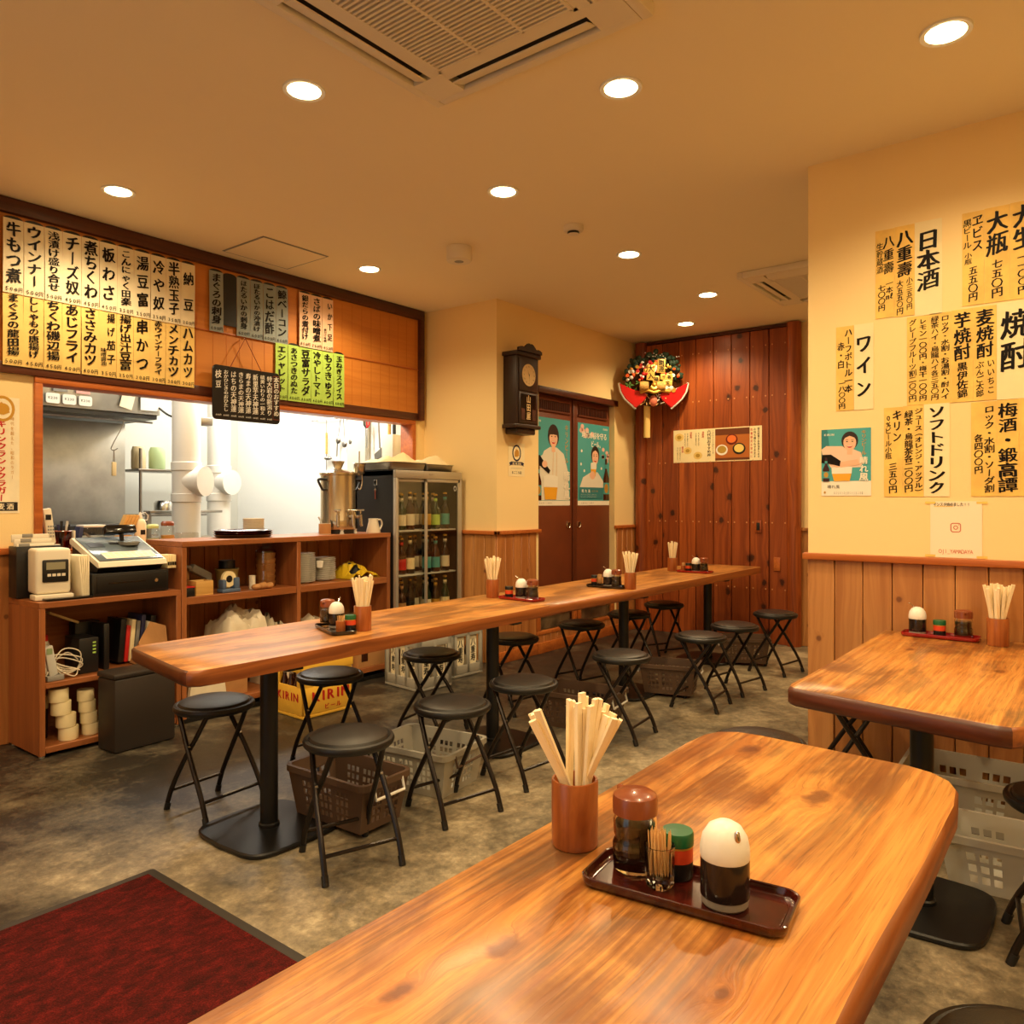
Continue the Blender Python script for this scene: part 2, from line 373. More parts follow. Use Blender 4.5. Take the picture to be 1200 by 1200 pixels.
class MB:
    def __init__(s): s.V = []; s.F = []; s.K = []; s.S = []; s.T = Matrix.Identity(4)
    def v(s, p): s.V.append(s.T @ Vector(p)); return len(s.V) - 1
    def f(s, idx, k=0, sm=False): s.F.append(tuple(idx)); s.K.append(k); s.S.append(sm)
    def add(s, pts, faces, k=0, sm=False):
        b = len(s.V)
        for p in pts: s.v(p)
        for q in faces: s.f([b + i for i in q], k, sm)
    def box(s, x0, y0, z0, x1, y1, z1, k=0):
        p = [(x, y, z) for z in (z0, z1) for y in (y0, y1) for x in (x0, x1)]
        s.add(p, [(0, 2, 3, 1), (4, 5, 7, 6), (0, 1, 5, 4), (2, 6, 7, 3), (0, 4, 6, 2), (1, 3, 7, 5)], k)
    def cbox(s, cx, cy, cz, sx, sy, sz, k=0, bev=0, rz=0, seg=2, R=None):
        bm = bmesh.new(); bmesh.ops.create_cube(bm, size=1)
        for q in bm.verts: q.co = Vector((q.co.x * sx, q.co.y * sy, q.co.z * sz))
        if bev: bmesh.ops.bevel(bm, geom=bm.edges[:], offset=bev, segments=seg, profile=0.5, affect='EDGES')
        mt = Matrix.Translation((cx, cy, cz)) @ (R or Matrix.Rotation(rz, 4, 'Z'))
        bm.verts.ensure_lookup_table()
        s.add([mt @ q.co for q in bm.verts], [[q.index for q in fc.verts] for fc in bm.faces], k, bev > 0)
        bm.free()
    def bbox(s, x0, y0, z0, x1, y1, z1, k=0, bev=0.003, seg=2):
        s.cbox((x0 + x1) / 2, (y0 + y1) / 2, (z0 + z1) / 2, abs(x1 - x0), abs(y1 - y0), abs(z1 - z0), k, bev, 0, seg)
    def tube(s, pts, r, seg=10, k=0, caps=True):
        pts = [Vector(p) for p in pts]; n = len(pts); b = len(s.V)
        rs = r if isinstance(r, (list, tuple)) else [r] * n
        up = None
        for i in range(n):
            d = (pts[min(i + 1, n - 1)] - pts[max(i - 1, 0)]).normalized()
            if up is None: up = d.orthogonal().normalized()
            up = (up - d * up.dot(d)).normalized(); sd = d.cross(up)
            for j in range(seg):
                a = 2 * PI * j / seg
                s.v(pts[i] + (up * math.cos(a) + sd * math.sin(a)) * rs[i])
        for i in range(n - 1):
            for j in range(seg):
                j2 = (j + 1) % seg
                s.f((b + i * seg + j, b + i * seg + j2, b + (i + 1) * seg + j2, b + (i + 1) * seg + j), k, True)
        if caps:
            s.f([b + j for j in range(seg)][::-1], k); s.f([b + (n - 1) * seg + j for j in range(seg)], k)
    def lathe(s, prof, seg=24, k=0, c=(0, 0, 0), ks=None, sm=True, axis='Z', caps=True):
        b = len(s.V); n = len(prof)
        for r, z in prof:
            for j in range(seg):
                a = 2 * PI * j / seg
                x, y = r * math.cos(a), r * math.sin(a)
                p = (x, y, z) if axis == 'Z' else ((x, -z, y) if axis == 'Y' else (-z, -x, y))
                s.v((c[0] + p[0], c[1] + p[1], c[2] + p[2]))
        for i in range(n - 1):
            kk = ks[i] if ks else k
            for j in range(seg):
                j2 = (j + 1) % seg
                s.f((b + i * seg + j, b + i * seg + j2, b + (i + 1) * seg + j2, b + (i + 1) * seg + j), kk, sm)
        if caps:
            if prof[0][0] > 1e-5: s.f([b + j for j in range(seg)][::-1], ks[0] if ks else k)
            if prof[-1][0] > 1e-5: s.f([b + (n - 1) * seg + j for j in range(seg)], ks[-1] if ks else k)
    def cyl(s, c, r, h, seg=20, k=0, r2=None): s.lathe([(r, 0), (r if r2 is None else r2, h)], seg, k, c)
    def prism(s, poly, z0, z1, k=0, kside=None, bev=0.0, kfun=None):
        n = len(poly); b = len(s.V)
        cx = sum(p[0] for p in poly) / n; cy = sum(p[1] for p in poly) / n
        def ins(p, d):
            vx, vy = p[0] - cx, p[1] - cy; L = math.hypot(vx, vy) or 1
            return (p[0] - vx / L * d, p[1] - vy / L * d)
        rings = [([ins(p, bev) for p in poly], z0), (poly, z0 + bev), (poly, z1 - bev), ([ins(p, bev) for p in poly], z1)] if bev else [(poly, z0), (poly, z1)]
        for pl, z in rings:
            for p in pl: s.v((p[0], p[1], z))
        m = len(rings)
        for i in range(m - 1):
            for j in range(n):
                j2 = (j + 1) % n
                kk = kside if kside is not None else k
                if kfun: kk = kfun(poly[j], poly[j2])
                s.f((b + i * n + j, b + i * n + j2, b + (i + 1) * n + j2, b + (i + 1) * n + j), kk, bool(bev))
        s.f([b + j for j in range(n)][::-1], k); s.f([b + (m - 1) * n + j for j in range(n)], k)
    def sphere(s, c, r, k=0, seg=14, sx=1, sy=1, sz=1):
        prof = [(math.sin(PI * i / 8) * 1.0, -math.cos(PI * i / 8)) for i in range(9)]
        T0 = s.T.copy(); s.T = T0 @ Matrix.Translation(c) @ Matrix.Diagonal((r * sx, r * sy, r * sz, 1))
        s.lathe(prof, seg, k, caps=False); s.T = T0
    # flat artwork in the local XY plane, z = layer height
    def poly(s, pts, z=0, k=0): s.add([(p[0], p[1], z) for p in pts], [list(range(len(pts)))], k)
    def ell(s, cx, cy, rx, ry, z=0, k=0, n=18, a0=0, a1=2 * PI):
        full = abs(a1 - a0 - 2 * PI) < 1e-6
        s.poly([(cx + rx * math.cos(a0 + (a1 - a0) * i / (n if full else n - 1)), cy + ry * math.sin(a0 + (a1 - a0) * i / (n if full else n - 1))) for i in range(n)], z, k)
    def rect(s, x0, y0, x1, y1, z=0, k=0): s.poly([(x0, y0), (x1, y0), (x1, y1), (x0, y1)], z, k)
    def char(s, ch, cx, cy, sx, sy, z, k, bold=0.022, rot=False, slant=0.10, jit=0.0):
        if ch in ' \u3000': return
        vs, fs, x0, x1, y0, y1 = glyph(ch, 0.0)
        j = rnd.uniform(-jit, jit); sl = slant + rnd.uniform(-jit, jit); sc = 1 + rnd.uniform(-jit, jit)
        b = bold * (1.05 if len(vs) < 70 else 0.7)
        # a slanted nib: the same glyph a few times along a short diagonal
        for m, (ox, oy) in enumerate(((-b, b * 0.45), (0, 0), (b, -b * 0.45)) if bold > 0.008 else ((0, 0),)):
            pts = []
            for x, y in vs:
                u, q = x - (x0 + x1) / 2 * 0.5 - 0.25 + ox, y - 0.38 + oy
                if ch.isascii(): u = x - (x0 + x1) / 2 + ox
                if rot: u, q = q, -u
                q = q + u * sl; u = u + q * j
                pts.append((cx + u * sx * sc, cy + q * sy * sc, z + m * 0.00006))
            s.add(pts, fs, k)
    def vtext(s, t, cx, top, length, wmax, z, k, bold=0.022, slant=0.13, jit=0.06, squeeze=1.04):
        n = len(t); cell = length / n; sy = min(cell * squeeze, wmax * 1.2); sx = min(wmax, max(sy * 1.25, wmax * 0.7))
        for i, ch in enumerate(t):
            s.char(ch, cx, top - cell * (i + 0.5), sx, sy, z, k, bold, ch in 'ー-（）()', slant, jit)
    def htext(s, t, cx, cy, width, h, z, k, bold=0.02, slant=0.0, jit=0.0):
        n = len(t); cell = width / n
        for i, ch in enumerate(t):
            sx = min(h, cell * (1.7 if ch.isascii() else 1.05))
            s.char(ch, cx - width / 2 + cell * (i + 0.5), cy, sx, h, z, k, bold, False, slant, jit)
    def build(s, name, mats, parent=None, loc=None, rz=0, rot=None, angle=38):
        me = bpy.data.meshes.new(name)
        me.from_pydata([tuple(p) for p in s.V], [], s.F)
        for mt in (mats if isinstance(mats, (list, tuple)) else [mats]): me.materials.append(mt)
        me.polygons.foreach_set('material_index', s.K)
        me.polygons.foreach_set('use_smooth', s.S)
        me.update()
        if any(s.S): me.set_sharp_from_angle(angle=math.radians(angle))
        o = bpy.data.objects.new(name, me); C.objects.link(o)
        if parent: o.parent = parent
        if loc: o.location = loc
        o.rotation_euler = rot if rot else (0, 0, rz)
        return o
def tag(o, label, cat, group=None):
    o['label'] = label; o['category'] = cat
    if group: o['group'] = group
    return o
def thing(name, label, cat, loc=(0, 0, 0), rz=0, group=None, rot=None):
    o = bpy.data.objects.new(name, None); o.empty_display_size = 0.1; C.objects.link(o)
    o.location = loc; o.rotation_euler = rot if rot else (0, 0, rz)
    return tag(o, label, cat, group)
KIDS = None
def dup(root, loc, rz=None, label=None, rot=None):
    r = root.copy(); C.objects.link(r); r.location = loc
    if rot: r.rotation_euler = rot
    elif rz is not None: r.rotation_euler = (0, 0, rz)
    if label: r['label'] = label
    def kids(src, dst):
        for ch in list(src.children):
            c = ch.copy(); C.objects.link(c); c.parent = dst; kids(ch, c)
    kids(root, r)
    return r
def struct(o): o['kind'] = 'structure'; return o
def frame(origin, U, Nn):
    U = Vector(U); Nn = Vector(Nn); V = Nn.cross(U)
    return Matrix(((U.x, V.x, Nn.x, origin[0]), (U.y, V.y, Nn.y, origin[1]), (U.z, V.z, Nn.z, origin[2]), (0, 0, 0, 1)))
FY = lambda x, y, z: frame((x, y, z), (1, 0, 0), (0, -1, 0))      # on a wall that faces -Y
FX = lambda x, y, z: frame((x, y, z), (0, -1, 0), (-1, 0, 0))     # on a wall that faces -X
def rrect(x0, y0, x1, y1, r, n=5):
    out = []
    for cx, cy, a in ((x1 - r, y0 + r, -PI / 2), (x1 - r, y1 - r, 0), (x0 + r, y1 - r, PI / 2), (x0 + r, y0 + r, PI)):
        for i in range(n + 1):
            t = a + PI / 2 * i / n; out.append((cx + r * math.cos(t), cy + r * math.sin(t)))
    return out
def smooth_path(pts, n=6):
    out = []; P = [Vector(p) for p in pts]
    for i in range(len(P) - 1):
        p0, p1, p2, p3 = P[max(i - 1, 0)], P[i], P[i + 1], P[min(i + 2, len(P) - 1)]
        for j in range(n):
            t = j / n
            out.append(0.5 * ((2 * p1) + (p2 - p0) * t + (2 * p0 - 5 * p1 + 4 * p2 - p3) * t * t + (3 * p1 - p0 - 3 * p2 + p3) * t ** 3))
    out.append(P[-1]); return out

# ------------------------------------------------------------------ the setting
mb = MB(); mb.box(-1.8, -2.4, -0.06, 7.2, 8.0, 0.0); struct(mb.build('floor', m_floor))
mb = MB(); mb.box(-1.8, -2.4, CEIL, 7.2, 4.74, CEIL + 0.06); mb.box(-1.8, 4.74, 2.66, 7.2, 8.0, 2.72, 1); struct(mb.build('ceiling', [m_ceil, m_kwall]))
OX0, OX1, OZ0, OZ1 = 1.745, 4.565, 1.0, 1.955
mb = MB()   # dining side of the kitchen wall with the serving opening
mb.box(-1.7, 4.62, 0, OX0, 4.74, CEIL); mb.box(OX1, 4.62, 0, 4.72, 4.74, CEIL)
mb.box(OX0, 4.62, OZ1, OX1, 4.74, CEIL); mb.box(OX0, 4.62, 0, OX1, 4.74, OZ0)
struct(mb.build('wall_left', m_paint))
mb = MB()   # the block that steps forward right of the fridge, then the doorway wall
DX0, DX1, DZ1 = 5.28, 6.54, 2.24
mb.box(4.72, 3.83, 0, DX0, 4.74, CEIL); mb.box(DX1, 3.83, 0, 7.0, 4.0, CEIL); mb.box(DX0, 3.83, DZ1, DX1, 4.0, CEIL)
mb.box(DX0, 4.0, 0, 7.0, 4.06, CEIL)
struct(mb.build('wall_back', m_paint))
mb = MB(); mb.box(7.0, -2.4, 0, 7.12, 4.06, CEIL); struct(mb.build('wall_far', m_paint))
mb = MB(); mb.box(3.777, -2.3, 0, 3.90, 1.15, CEIL); struct(mb.build('wall_right', m_paint))
mb = MB(); mb.box(-1.8, -2.4, 0, 7.0, -2.3, CEIL); struct(mb.build('wall_rear', m_paint))
mb = MB()   # entrance side, behind and left of the camera, with a glazed door opening
mb.box(-1.8, -2.3, 0, -1.7, 0.9, CEIL); mb.box(-1.8, 2.6, 0, -1.7, 4.74, CEIL); mb.box(-1.8, 0.9, 2.1, -1.7, 2.6, CEIL)
struct(mb.build('wall_front', m_paint))
mb = MB()
for y in (0.9, 1.73, 2.56): mb.box(-1.78, y, 0, -1.72, y + 0.04, 2.1)
mb.box(-1.78, 0.9, 0, -1.72, 2.6, 0.08); mb.box(-1.78, 0.9, 2.02, -1.72, 2.6, 2.1); mb.box(-1.76, 0.94, 0.08, -1.75, 2.56, 2.02, 1)
struct(mb.build('door_2', [m_doorf, m_pane]))
# kitchen shell
mb = MB(); mb.box(-1.8, 7.4, 0, 4.85, 7.5, 2.7); struct(mb.build('wall_kitchen_back', m_kgrey))
mb = MB(); mb.box(4.72, 4.74, 0, 4.85, 7.4, 2.7); struct(mb.build('wall_kitchen_right', m_kwall))
mb = MB(); mb.box(-1.8, 4.74, 0, -1.7, 7.4, 2.7); struct(mb.build('wall_kitchen_left', m_kwall))

def boards(mb, a0, a1, w, z0, z1, put, g=0.004):
    n = max(1, round((a1 - a0) / w)); w = (a1 - a0) / n
    for i in range(n):
        put(mb, a0 + i * w + g / 2, a0 + (i + 1) * w - g / 2, z0, z1)
# wainscot: vertical cedar boards with a cap rail, wall by wall
def on_x(x, t=0.014): return lambda mb, a, b, z0, z1: mb.bbox(x - t, a, z0, x, b, z1, 0, 0.0035, 1)
def on_y(y, t=0.014): return lambda mb, a, b, z0, z1: mb.bbox(a, y - t, z0, b, y, z1, 0, 0.0035, 1)
RZ = 1.008
mb = MB(); boards(mb, -2.3, 1.15, 0.1232, 0.0, RZ, on_x(3.777)); mb.box(3.7765, -2.3, 0, 3.7785, 1.149, RZ, 1)
struct(mb.build('trim_1', [m_wains, m_frame]))
mb = MB(); mb.bbox(3.737, -2.3, RZ, 3.777, 1.166, RZ + 0.03, 0, 0.004); mb.bbox(3.775, 1.15, RZ, 3.9, 1.17, RZ + 0.03, 0, 0.004); struct(mb.build('trim_2', m_rail))
mb = MB(); boards(mb, 3.83, 4.62, 0.11, 0, 1.02, on_x(4.72)); struct(mb.build('trim_3', m_wains))
mb = MB(); boards(mb, 4.706, 5.235, 0.10, 0, 1.02, on_y(3.83)); boards(mb, 6.57, 6.95, 0.10, 0, 1.02, on_y(3.83)); struct(mb.build('trim_4', m_wains_x))
mb = MB(); mb.bbox(4.685, 3.795, 1.02, 5.28, 3.83, 1.05, 0, 0.004); mb.bbox(4.685, 3.795, 1.02, 4.72, 4.62, 1.05, 0, 0.004)
mb.bbox(6.53, 3.80, 1.02, 6.95, 3.83, 1.05, 0, 0.004); struct(mb.build('trim_5', m_rail))
mb = MB(); boards(mb, -1.7, 4.70, 0.10, 0, 1.0, on_y(4.62)); struct(mb.build('trim_6', m_wains_x))
mb = MB(); mb.bbox(-1.7, 4.585, 1.0, 1.709, 4.62, 1.035, 0, 0.004); struct(mb.build('trim_7', m_lintel))
mb = MB(); boards(mb, -2.3, 2.20, 0.11, 0, 1.02, on_x(7.0)); mb.bbox(6.965, -2.3, 1.02, 7.0, 2.2, 1.05, 0, 0.004); struct(mb.build('trim_8', m_wains))
# serving opening: jambs, lintel and sill boards
mb = MB(); mb.bbox(OX0 - 0.035, 4.60, 1.0, OX0 + 0.004, 4.745, OZ1 - 0.031, 0, 0.003); mb.bbox(OX1 - 0.004, 4.60, 1.0, OX1 + 0.035, 4.745, OZ1 - 0.031, 0, 0.003); mb.bbox(OX0, 4.617, 1.0005, OX1, 4.744, 1.012, 0, 0.002)
mb.bbox(OX0 - 0.035, 4.60, OZ1 - 0.03, OX1 + 0.035, 4.745, OZ1 + 0.004, 0, 0.003); struct(mb.build('trim_9', m_lintel))

# red cedar plank wall at the end, with pegs, two rounded posts
mb = MB(); n = 8; y0, y1 = 2.28, 3.69; wv = (y1 - y0) / n
for i in range(n): mb.bbox(6.93, y0 + i * wv + 0.003, 0.0, 6.985, y0 + (i + 1) * wv - 0.003, 2.84, 0, 0.003, 1)
mb.box(6.985, y0, 0, 6.995, y1, 2.87, 1); mb.box(6.93, y0, 2.845, 6.985, y1, 2.875, 1)
for i in range(n):
    for z in (0.49, 1.09, 1.66, 2.24, 2.70):
        for d in (0.03, wv - 0.03):
            mb.lathe([(0.008, 0), (0.006, 0.004), (0.0, 0.005)], 8, 2, (6.931, y0 + i * wv + d, z), axis='X')
struct(mb.build('wall_planks', [m_plank, m_frame, M('peg_wood', (214, 150, 90), 0.4)]))
def half_log(y):
    q = MB(); q.lathe([(0.062, 0), (0.062, 2.87)], 20, 0, (6.94, y, 0.0)); return q
struct(half_log(3.75).build('trim_10', m_plank)); struct(half_log(2.235).build('trim_11', m_plank))
mb = MB(); mb.bbox(6.915, 2.52, 1.0, 6.932, 2.58, 1.11, 0, 0.004); mb.bbox(6.912, 2.535, 1.02, 6.916, 2.565, 1.09, 1, 0.001)
tag(mb.build('wall_socket', [m_plank, m_black]), 'small dark socket plate on the red plank wall near its right edge', 'socket')
mb = MB(); mb.bbox(6.915, 2.35, 0.66, 6.932, 2.41, 0.78, 0, 0.004)
tag(mb.build('wall_switch_plate', [m_lintel]), 'small light wood cover plate low on the red plank wall by the right post', 'plate')

# double door with louvre vents over a low plinth with two little windows
dr = bpy.data.objects.new('door_1', None); C.objects.link(dr); dr['kind'] = 'structure'
PZ = 0.40
mb = MB()
mb.bbox(DX0 - 0.03, 3.805, DZ1 - 0.035, DX1 + 0.03, 3.99, DZ1 + 0.02, 1, 0.003)
mb.bbox(DX0 - 0.0, 3.93, PZ, DX1, 3.99, DZ1, 0, 0.003)
mb.build('door_frame', [m_doorf, m_frame, m_paint], dr)
xm = 5.905
for x0, x1 in ((DX0 + 0.01, xm - 0.004), (xm + 0.004, DX1 - 0.002)):
    mb = MB(); mb.bbox(x0, 3.887, PZ, x1, 3.925, 2.205, 0, 0.004)
    lo, hi = x0 + 0.07, x1 - 0.07
    mb.build('door_leaf', m_door, dr)
    mb = MB(); mb.box(lo, 3.881, 2.08, hi, 3.886, 2.16, 1)
    k = int((hi - lo) / 0.022)
    for i in range(k + 1): mb.box(lo + i * 0.022, 3.875, 2.08, lo + i * 0.022 + 0.006, 3.881, 2.16, 0)
    mb.box(lo - 0.012, 3.873, 2.16, hi + 0.012, 3.887, 2.175, 0); mb.box(lo - 0.012, 3.873, 2.065, hi + 0.012, 3.887, 2.08, 0)
    mb.build('vent_grille', [m_doorf, m_black], dr)
mb = MB(); mb.bbox(xm - 0.03, 3.872, PZ, xm + 0.03, 3.888, 2.205, 0, 0.003); mb.build('meeting_stile', m_doorf, dr)
for x in (xm - 0.085, xm + 0.085):
    mb = MB(); mb.lathe([(0.034, 0), (0.034, 0.005), (0.026, 0.007), (0.022, 0.003), (0.0, 0.003)], 20, 0, (x, 3.887, 1.07), axis='Y', ks=[0, 0, 0, 1])
    mb.build('round_pull', [m_steel, m_bottle], dr)
mb = MB()
boards(mb, 5.235, 6.56, 0.10, 0.0, 0.16, on_y(3.83)); mb.bbox(5.235, 3.81, 0.36, 6.56, 3.99, 0.40, 1, 0.004); mb.bbox(5.235, 3.81, 0.155, 6.56, 3.84, 0.185, 1, 0.003)
for x in (5.24, 5.80, 5.87, 6.46): mb.bbox(x, 3.812, 0.185, x + 0.05, 3.84, 0.36, 1, 0.003)
mb.bbox(5.235, 3.80, 0.0, 6.95, 3.817, 0.09, 1, 0.003)
struct(mb.build('trim_12', [m_wains_x, m_rail]))
for i, (x0, x1) in enumerate(((5.29, 5.80), (5.92, 6.46))):
    mb = MB(); mb.box(x0, 3.835, 0.185, x1, 3.842, 0.36); mb.box(x0, 3.86, 0.185, x1, 3.89, 0.36, 1)
    struct(mb.build('window_%d' % (i + 1), [m_pane, M('dim_backing', (120, 100, 80), 0.6, var=0.4, vscale=6)]))
mb = MB(); mb.bbox(4.69, 3.805, 0.0, 5.235, 3.816, 0.09, 0, 0.003); struct(mb.build('baseboard_back', m_rail))

# ------------------------------------------------------------------ ceiling fittings
place = ['above the left end of the long table', 'beyond the corner of the big ceiling air conditioner', 'nearest the brushed drink menus at the right',
         'nearest the white menu strips at the left', 'over the long table, second along its row', 'over the long table, third along its row',
         'over the counter, beside the access hatch', 'over the far end of the long table', 'closest to the red plank wall']
for i, (x, y) in enumerate(LAMPS[:9]):
    t = thing('downlight', 'round warm recessed downlight ' + place[i], 'ceiling light', (x, y, CEIL), 0, 'recessed ceiling downlights')
    q = MB(); q.lathe([(0.064, -0.001), (0.082, -0.001), (0.080, -0.008), (0.064, -0.005)], 28, 0); q.build('trim_ring', m_white, t)
    q = MB(); q.lathe([(0.0, -0.006), (0.063, -0.006), (0.063, -0.001)], 24, 0); q.build('lamp_face', m_lamp, t)
for x, y in LAMPS[9:]:  # unseen fittings, added so that more light bounces round the room
    t = thing('downlight', 'round warm recessed downlight added out of view to boost bounce light', 'ceiling light', (x, y, CEIL), 0, 'added downlights out of view')
    q = MB(); q.lathe([(0.064, -0.001), (0.082, -0.001), (0.080, -0.008), (0.064, -0.005)], 28, 0); q.build('trim_ring', m_white, t)
    q = MB(); q.lathe([(0.0, -0.006), (0.063, -0.006), (0.063, -0.001)], 24, 0); q.build('lamp_face', m_lamp, t)

def aircon(cx, cy, label):
    t = thing('ceiling_air_conditioner', label, 'air conditioner', (cx, cy, CEIL), 0, 'ceiling cassettes')
    S = 0.475; D = 0.045; q = MB()
    gi, lo, li = 0.285, 0.435, 0.345     # grille half size, louvre slot outer and inner edge
    # flat panel as a frame of boxes so that the slots are real gaps
    q.bbox(-S, -S, -D, S, -lo, -0.001, 0, 0.006); q.bbox(-S, lo, -D, S, S, -0.001, 0, 0.006)
    q.bbox(-S, -lo, -D, -lo, lo, -0.001, 0, 0.006); q.bbox(lo, -lo, -D, S, lo, -0.001, 0, 0.006)
    for sx in (-1, 1):
        for sy in (-1, 1):
            x0, x1 = sorted((sx * 0.30, sx * lo)); y0, y1 = sorted((sy * 0.30, sy * lo)); q.box(x0, y0, -D + 0.0005, x1, y1, -0.001)
    for sx in (-1, 1):
        x0, x1 = sorted((sx * gi, sx * li)); q.box(x0, -0.30, -D + 0.001, x1, 0.30, -0.001); q.box(-0.30, x0, -D + 0.001, 0.30, x1, -0.001)
    q.build('panel', m_offw, t)
    for a in range(4):
        T = Matrix.Rotation(a * PI / 2, 4, 'Z')
        q = MB(); q.T = T; q.box(-0.30, -lo, -0.012, 0.30, -li, -0.008, 1)
        q.cbox(0, -(lo + li) / 2, -D + 0.004, 0.585, 0.062, 0.006, 0, 0.002, R=Matrix.Rotation(math.radians(-18), 4, 'X'))
        q.build('louvre', [m_offw, m_black], t)
    q = MB(); q.box(-gi, -gi, -0.012, gi, gi, -0.008, 1)
    n = 30
    for i in range(n): 
        x = -gi + (i + 0.5) * 2 * gi / n; q.box(x - 0.0045, -gi, -D - 0.002, x + 0.0045, gi, -D + 0.018)
    for y in (-gi, -0.095, 0.095, gi): q.box(-gi, y - 0.006, -D - 0.003, gi, y + 0.006, -D + 0.02)
    for x in (-gi, gi): q.box(x - 0.006, -gi, -D - 0.003, x + 0.006, gi, -D + 0.02)
    q.build('intake_grille', [m_offw, m_grey], t)
    return t
aircon(1.757, 1.635, 'large square ceiling air conditioner cut off by the top of the picture')
aircon(5.70, 1.605, 'distant square ceiling air conditioner half hidden behind the right wall')
q = MB(); q.box(2.745, 4.035, -0.004 + CEIL, 3.235, 4.475, CEIL - 0.001, 1); q.box(2.757, 4.047, CEIL - 0.006, 3.223, 4.463, CEIL - 0.001, 0)
tag(q.build('access_hatch', [m_ceil, m_grey]), 'square access hatch in the ceiling close to the menu board', 'hatch')
q = MB(); q.lathe([(0.058, 0), (0.058, -0.022), (0.052, -0.03), (0.034, -0.033), (0.034, -0.046), (0.0, -0.048)], 24, 0, (3.756, 2.474, CEIL - 0.001), ks=[0, 0, 0, 1, 0])
tag(q.build('smoke_detector', [m_offw, m_black]), 'small round white smoke detector in the middle of the ceiling', 'smoke detector')
q = MB(); q.lathe([(0.08, 0), (0.08, -0.08), (0.074, -0.088), (0.0, -0.088)], 28, 0, (3.629, 3.249, CEIL - 0.001)); q.lathe([(0.03, -0.089), (0.0, -0.092)], 14, 1, (3.629, 3.249, CEIL - 0.001))
tag(q.build('emergency_light', [m_offw, m_grey]), 'white drum shaped emergency light on the ceiling left of the smoke detector', 'ceiling light')

# ------------------------------------------------------------------ menu board above the serving opening
t = thing('menu_board', 'long orange menu board in a dark wooden frame over the serving hatch', 'menu board', (0, 0, 0))
q = MB(); q.box(-1.0, 4.600, 2.02, 4.62, 4.619, 2.80)
for i in range(22):
    x = 2.66 + i * 0.0965
    if x < 4.60: q.box(x + 0.092, 4.5988, 2.03, x + 0.0965, 4.6, 2.37, 1); q.box(x + 0.092, 4.5988, 2.40, x + 0.0965, 4.6, 2.78, 1)
q.build('backing', [m_board, m_ghost], t)
q = MB(); q.bbox(-1.0, 4.565, 2.80, 4.67, 4.619, 2.878, 0, 0.004); q.bbox(-1.0, 4.5925, 1.96, 4.67, 4.619, 2.02, 0, 0.004); q.bbox(4.62, 4.567, 1.96, 4.67, 4.619, 2.87, 0, 0.004)
q.build('frame', m_frame, t)
q = MB(); q.bbox(-1.0, 4.592, 2.378, 4.62, 4.6, 2.388, 0, 0.002); q.build('middle_strip', m_lintel, t)
# ------------------------------------------------------------------ hanging menu strips
def strip(x, ztop, w, h, text, price, paper, label, group, y=4.585, sub=None, name='menu_strip'):
    q = MB(); q.T = FY(x, y, ztop - h)
    tilt = rnd.uniform(-0.003, 0.003)
    n = 6
    pts = []
    for i in range(n + 1):
        v = h * i / n; b = 0.004 * math.sin(PI * (1 - i / n)) * rnd.uniform(0.3, 1.0)
        pts += [(0.001 + tilt * (1 - i / n), v, b), (w - 0.001 + tilt * (1 - i / n), v, b)]
    q.add(pts, [(2 * i, 2 * i + 1, 2 * i + 3, 2 * i + 2) for i in range(n)], 0)
    q.add([(p[0], p[1], p[2] - 0.0012) for p in pts], [(2 * i + 2, 2 * i + 3, 2 * i + 1, 2 * i) for i in range(n)], 0)
    zt = 0.0052
    if text:
        if sub:
            q.vtext(text, w * 0.66, h - 0.012, h * 0.80, w * 0.48, zt, 1, 0.03); q.vtext(sub, w * 0.24, h * 0.42, h * 0.26, w * 0.36, zt, 1, 0.015)
        else:
            q.vtext(text, w * 0.5, h - 0.014, h * 0.83, w * 0.76, zt, 1, 0.035)
        if price: q.htext(price, w * 0.5, h * 0.055, w * 0.86, 0.028, zt, 1, 0.012, 0.1, 0.05)
    o = q.build(name, [paper, m_ink])
    tag(o, label, 'menu strip', group)
    q = MB(); q.T = FY(x, y + 0.004, ztop); q.ell(w / 2, -0.001, w * 0.46, 0.016, 0, 0, 12, 0, PI); q.ell(w / 2, -0.001, w * 0.46, 0.016, 0.003, 0, 12, 0, PI)
    q.build('magnet_clip', m_black, o)
    return o
XS = [1.549, 1.647, 1.747, 1.840, 1.939, 2.036, 2.136, 2.234, 2.334, 2.431, 2.526, 2.620]
UP = [('牛もつ煮', '500円'), ('ウインナー', '500円'), ('浅漬け盛り合せ', '500円'), ('チーズ奴', '450円'), ('煮ちくわ', '450円'), ('板わさ', '450円'),
      ('こんにゃく田楽', '350円'), ('湯豆富', '350円'), ('冷や奴', '350円'), ('半熟玉子', '350円'), ('納豆', '200円')]
LO = [('まぐろの龍田揚', '500円'), ('ししゃもの唐揚げ', '450円'), ('ちくわ磯辺揚', '450円'), ('あじフライ', '400円'), ('ささみカツ', '400円'), ('揚げ茄子', '350円'),
      ('揚げ出汁豆富', '350円'), ('串かつ', '300円'), ('赤ウインナーフライ', '300円'), ('メンチカツ', '300円'), ('ハムカツ', '300円')]
for i, (a, b) in enumerate(UP):
    strip(XS[i], 2.772, XS[i + 1] - XS[i], 0.392, a, b, m_paperw, 'white menu strip brushed %s in the upper row of the hanging board' % a, 'white menu strips, upper row', 4.580)
for i, (a, b) in enumerate(LO):
    strip(XS[i], 2.394, XS[i + 1] - XS[i], 0.394, a, b, m_papery, 'tan menu strip brushed %s in the lower row of the hanging board' % a, 'tan menu strips, lower row', 4.586,
          '味噌醤油' if a == '揚げ茄子' else None)
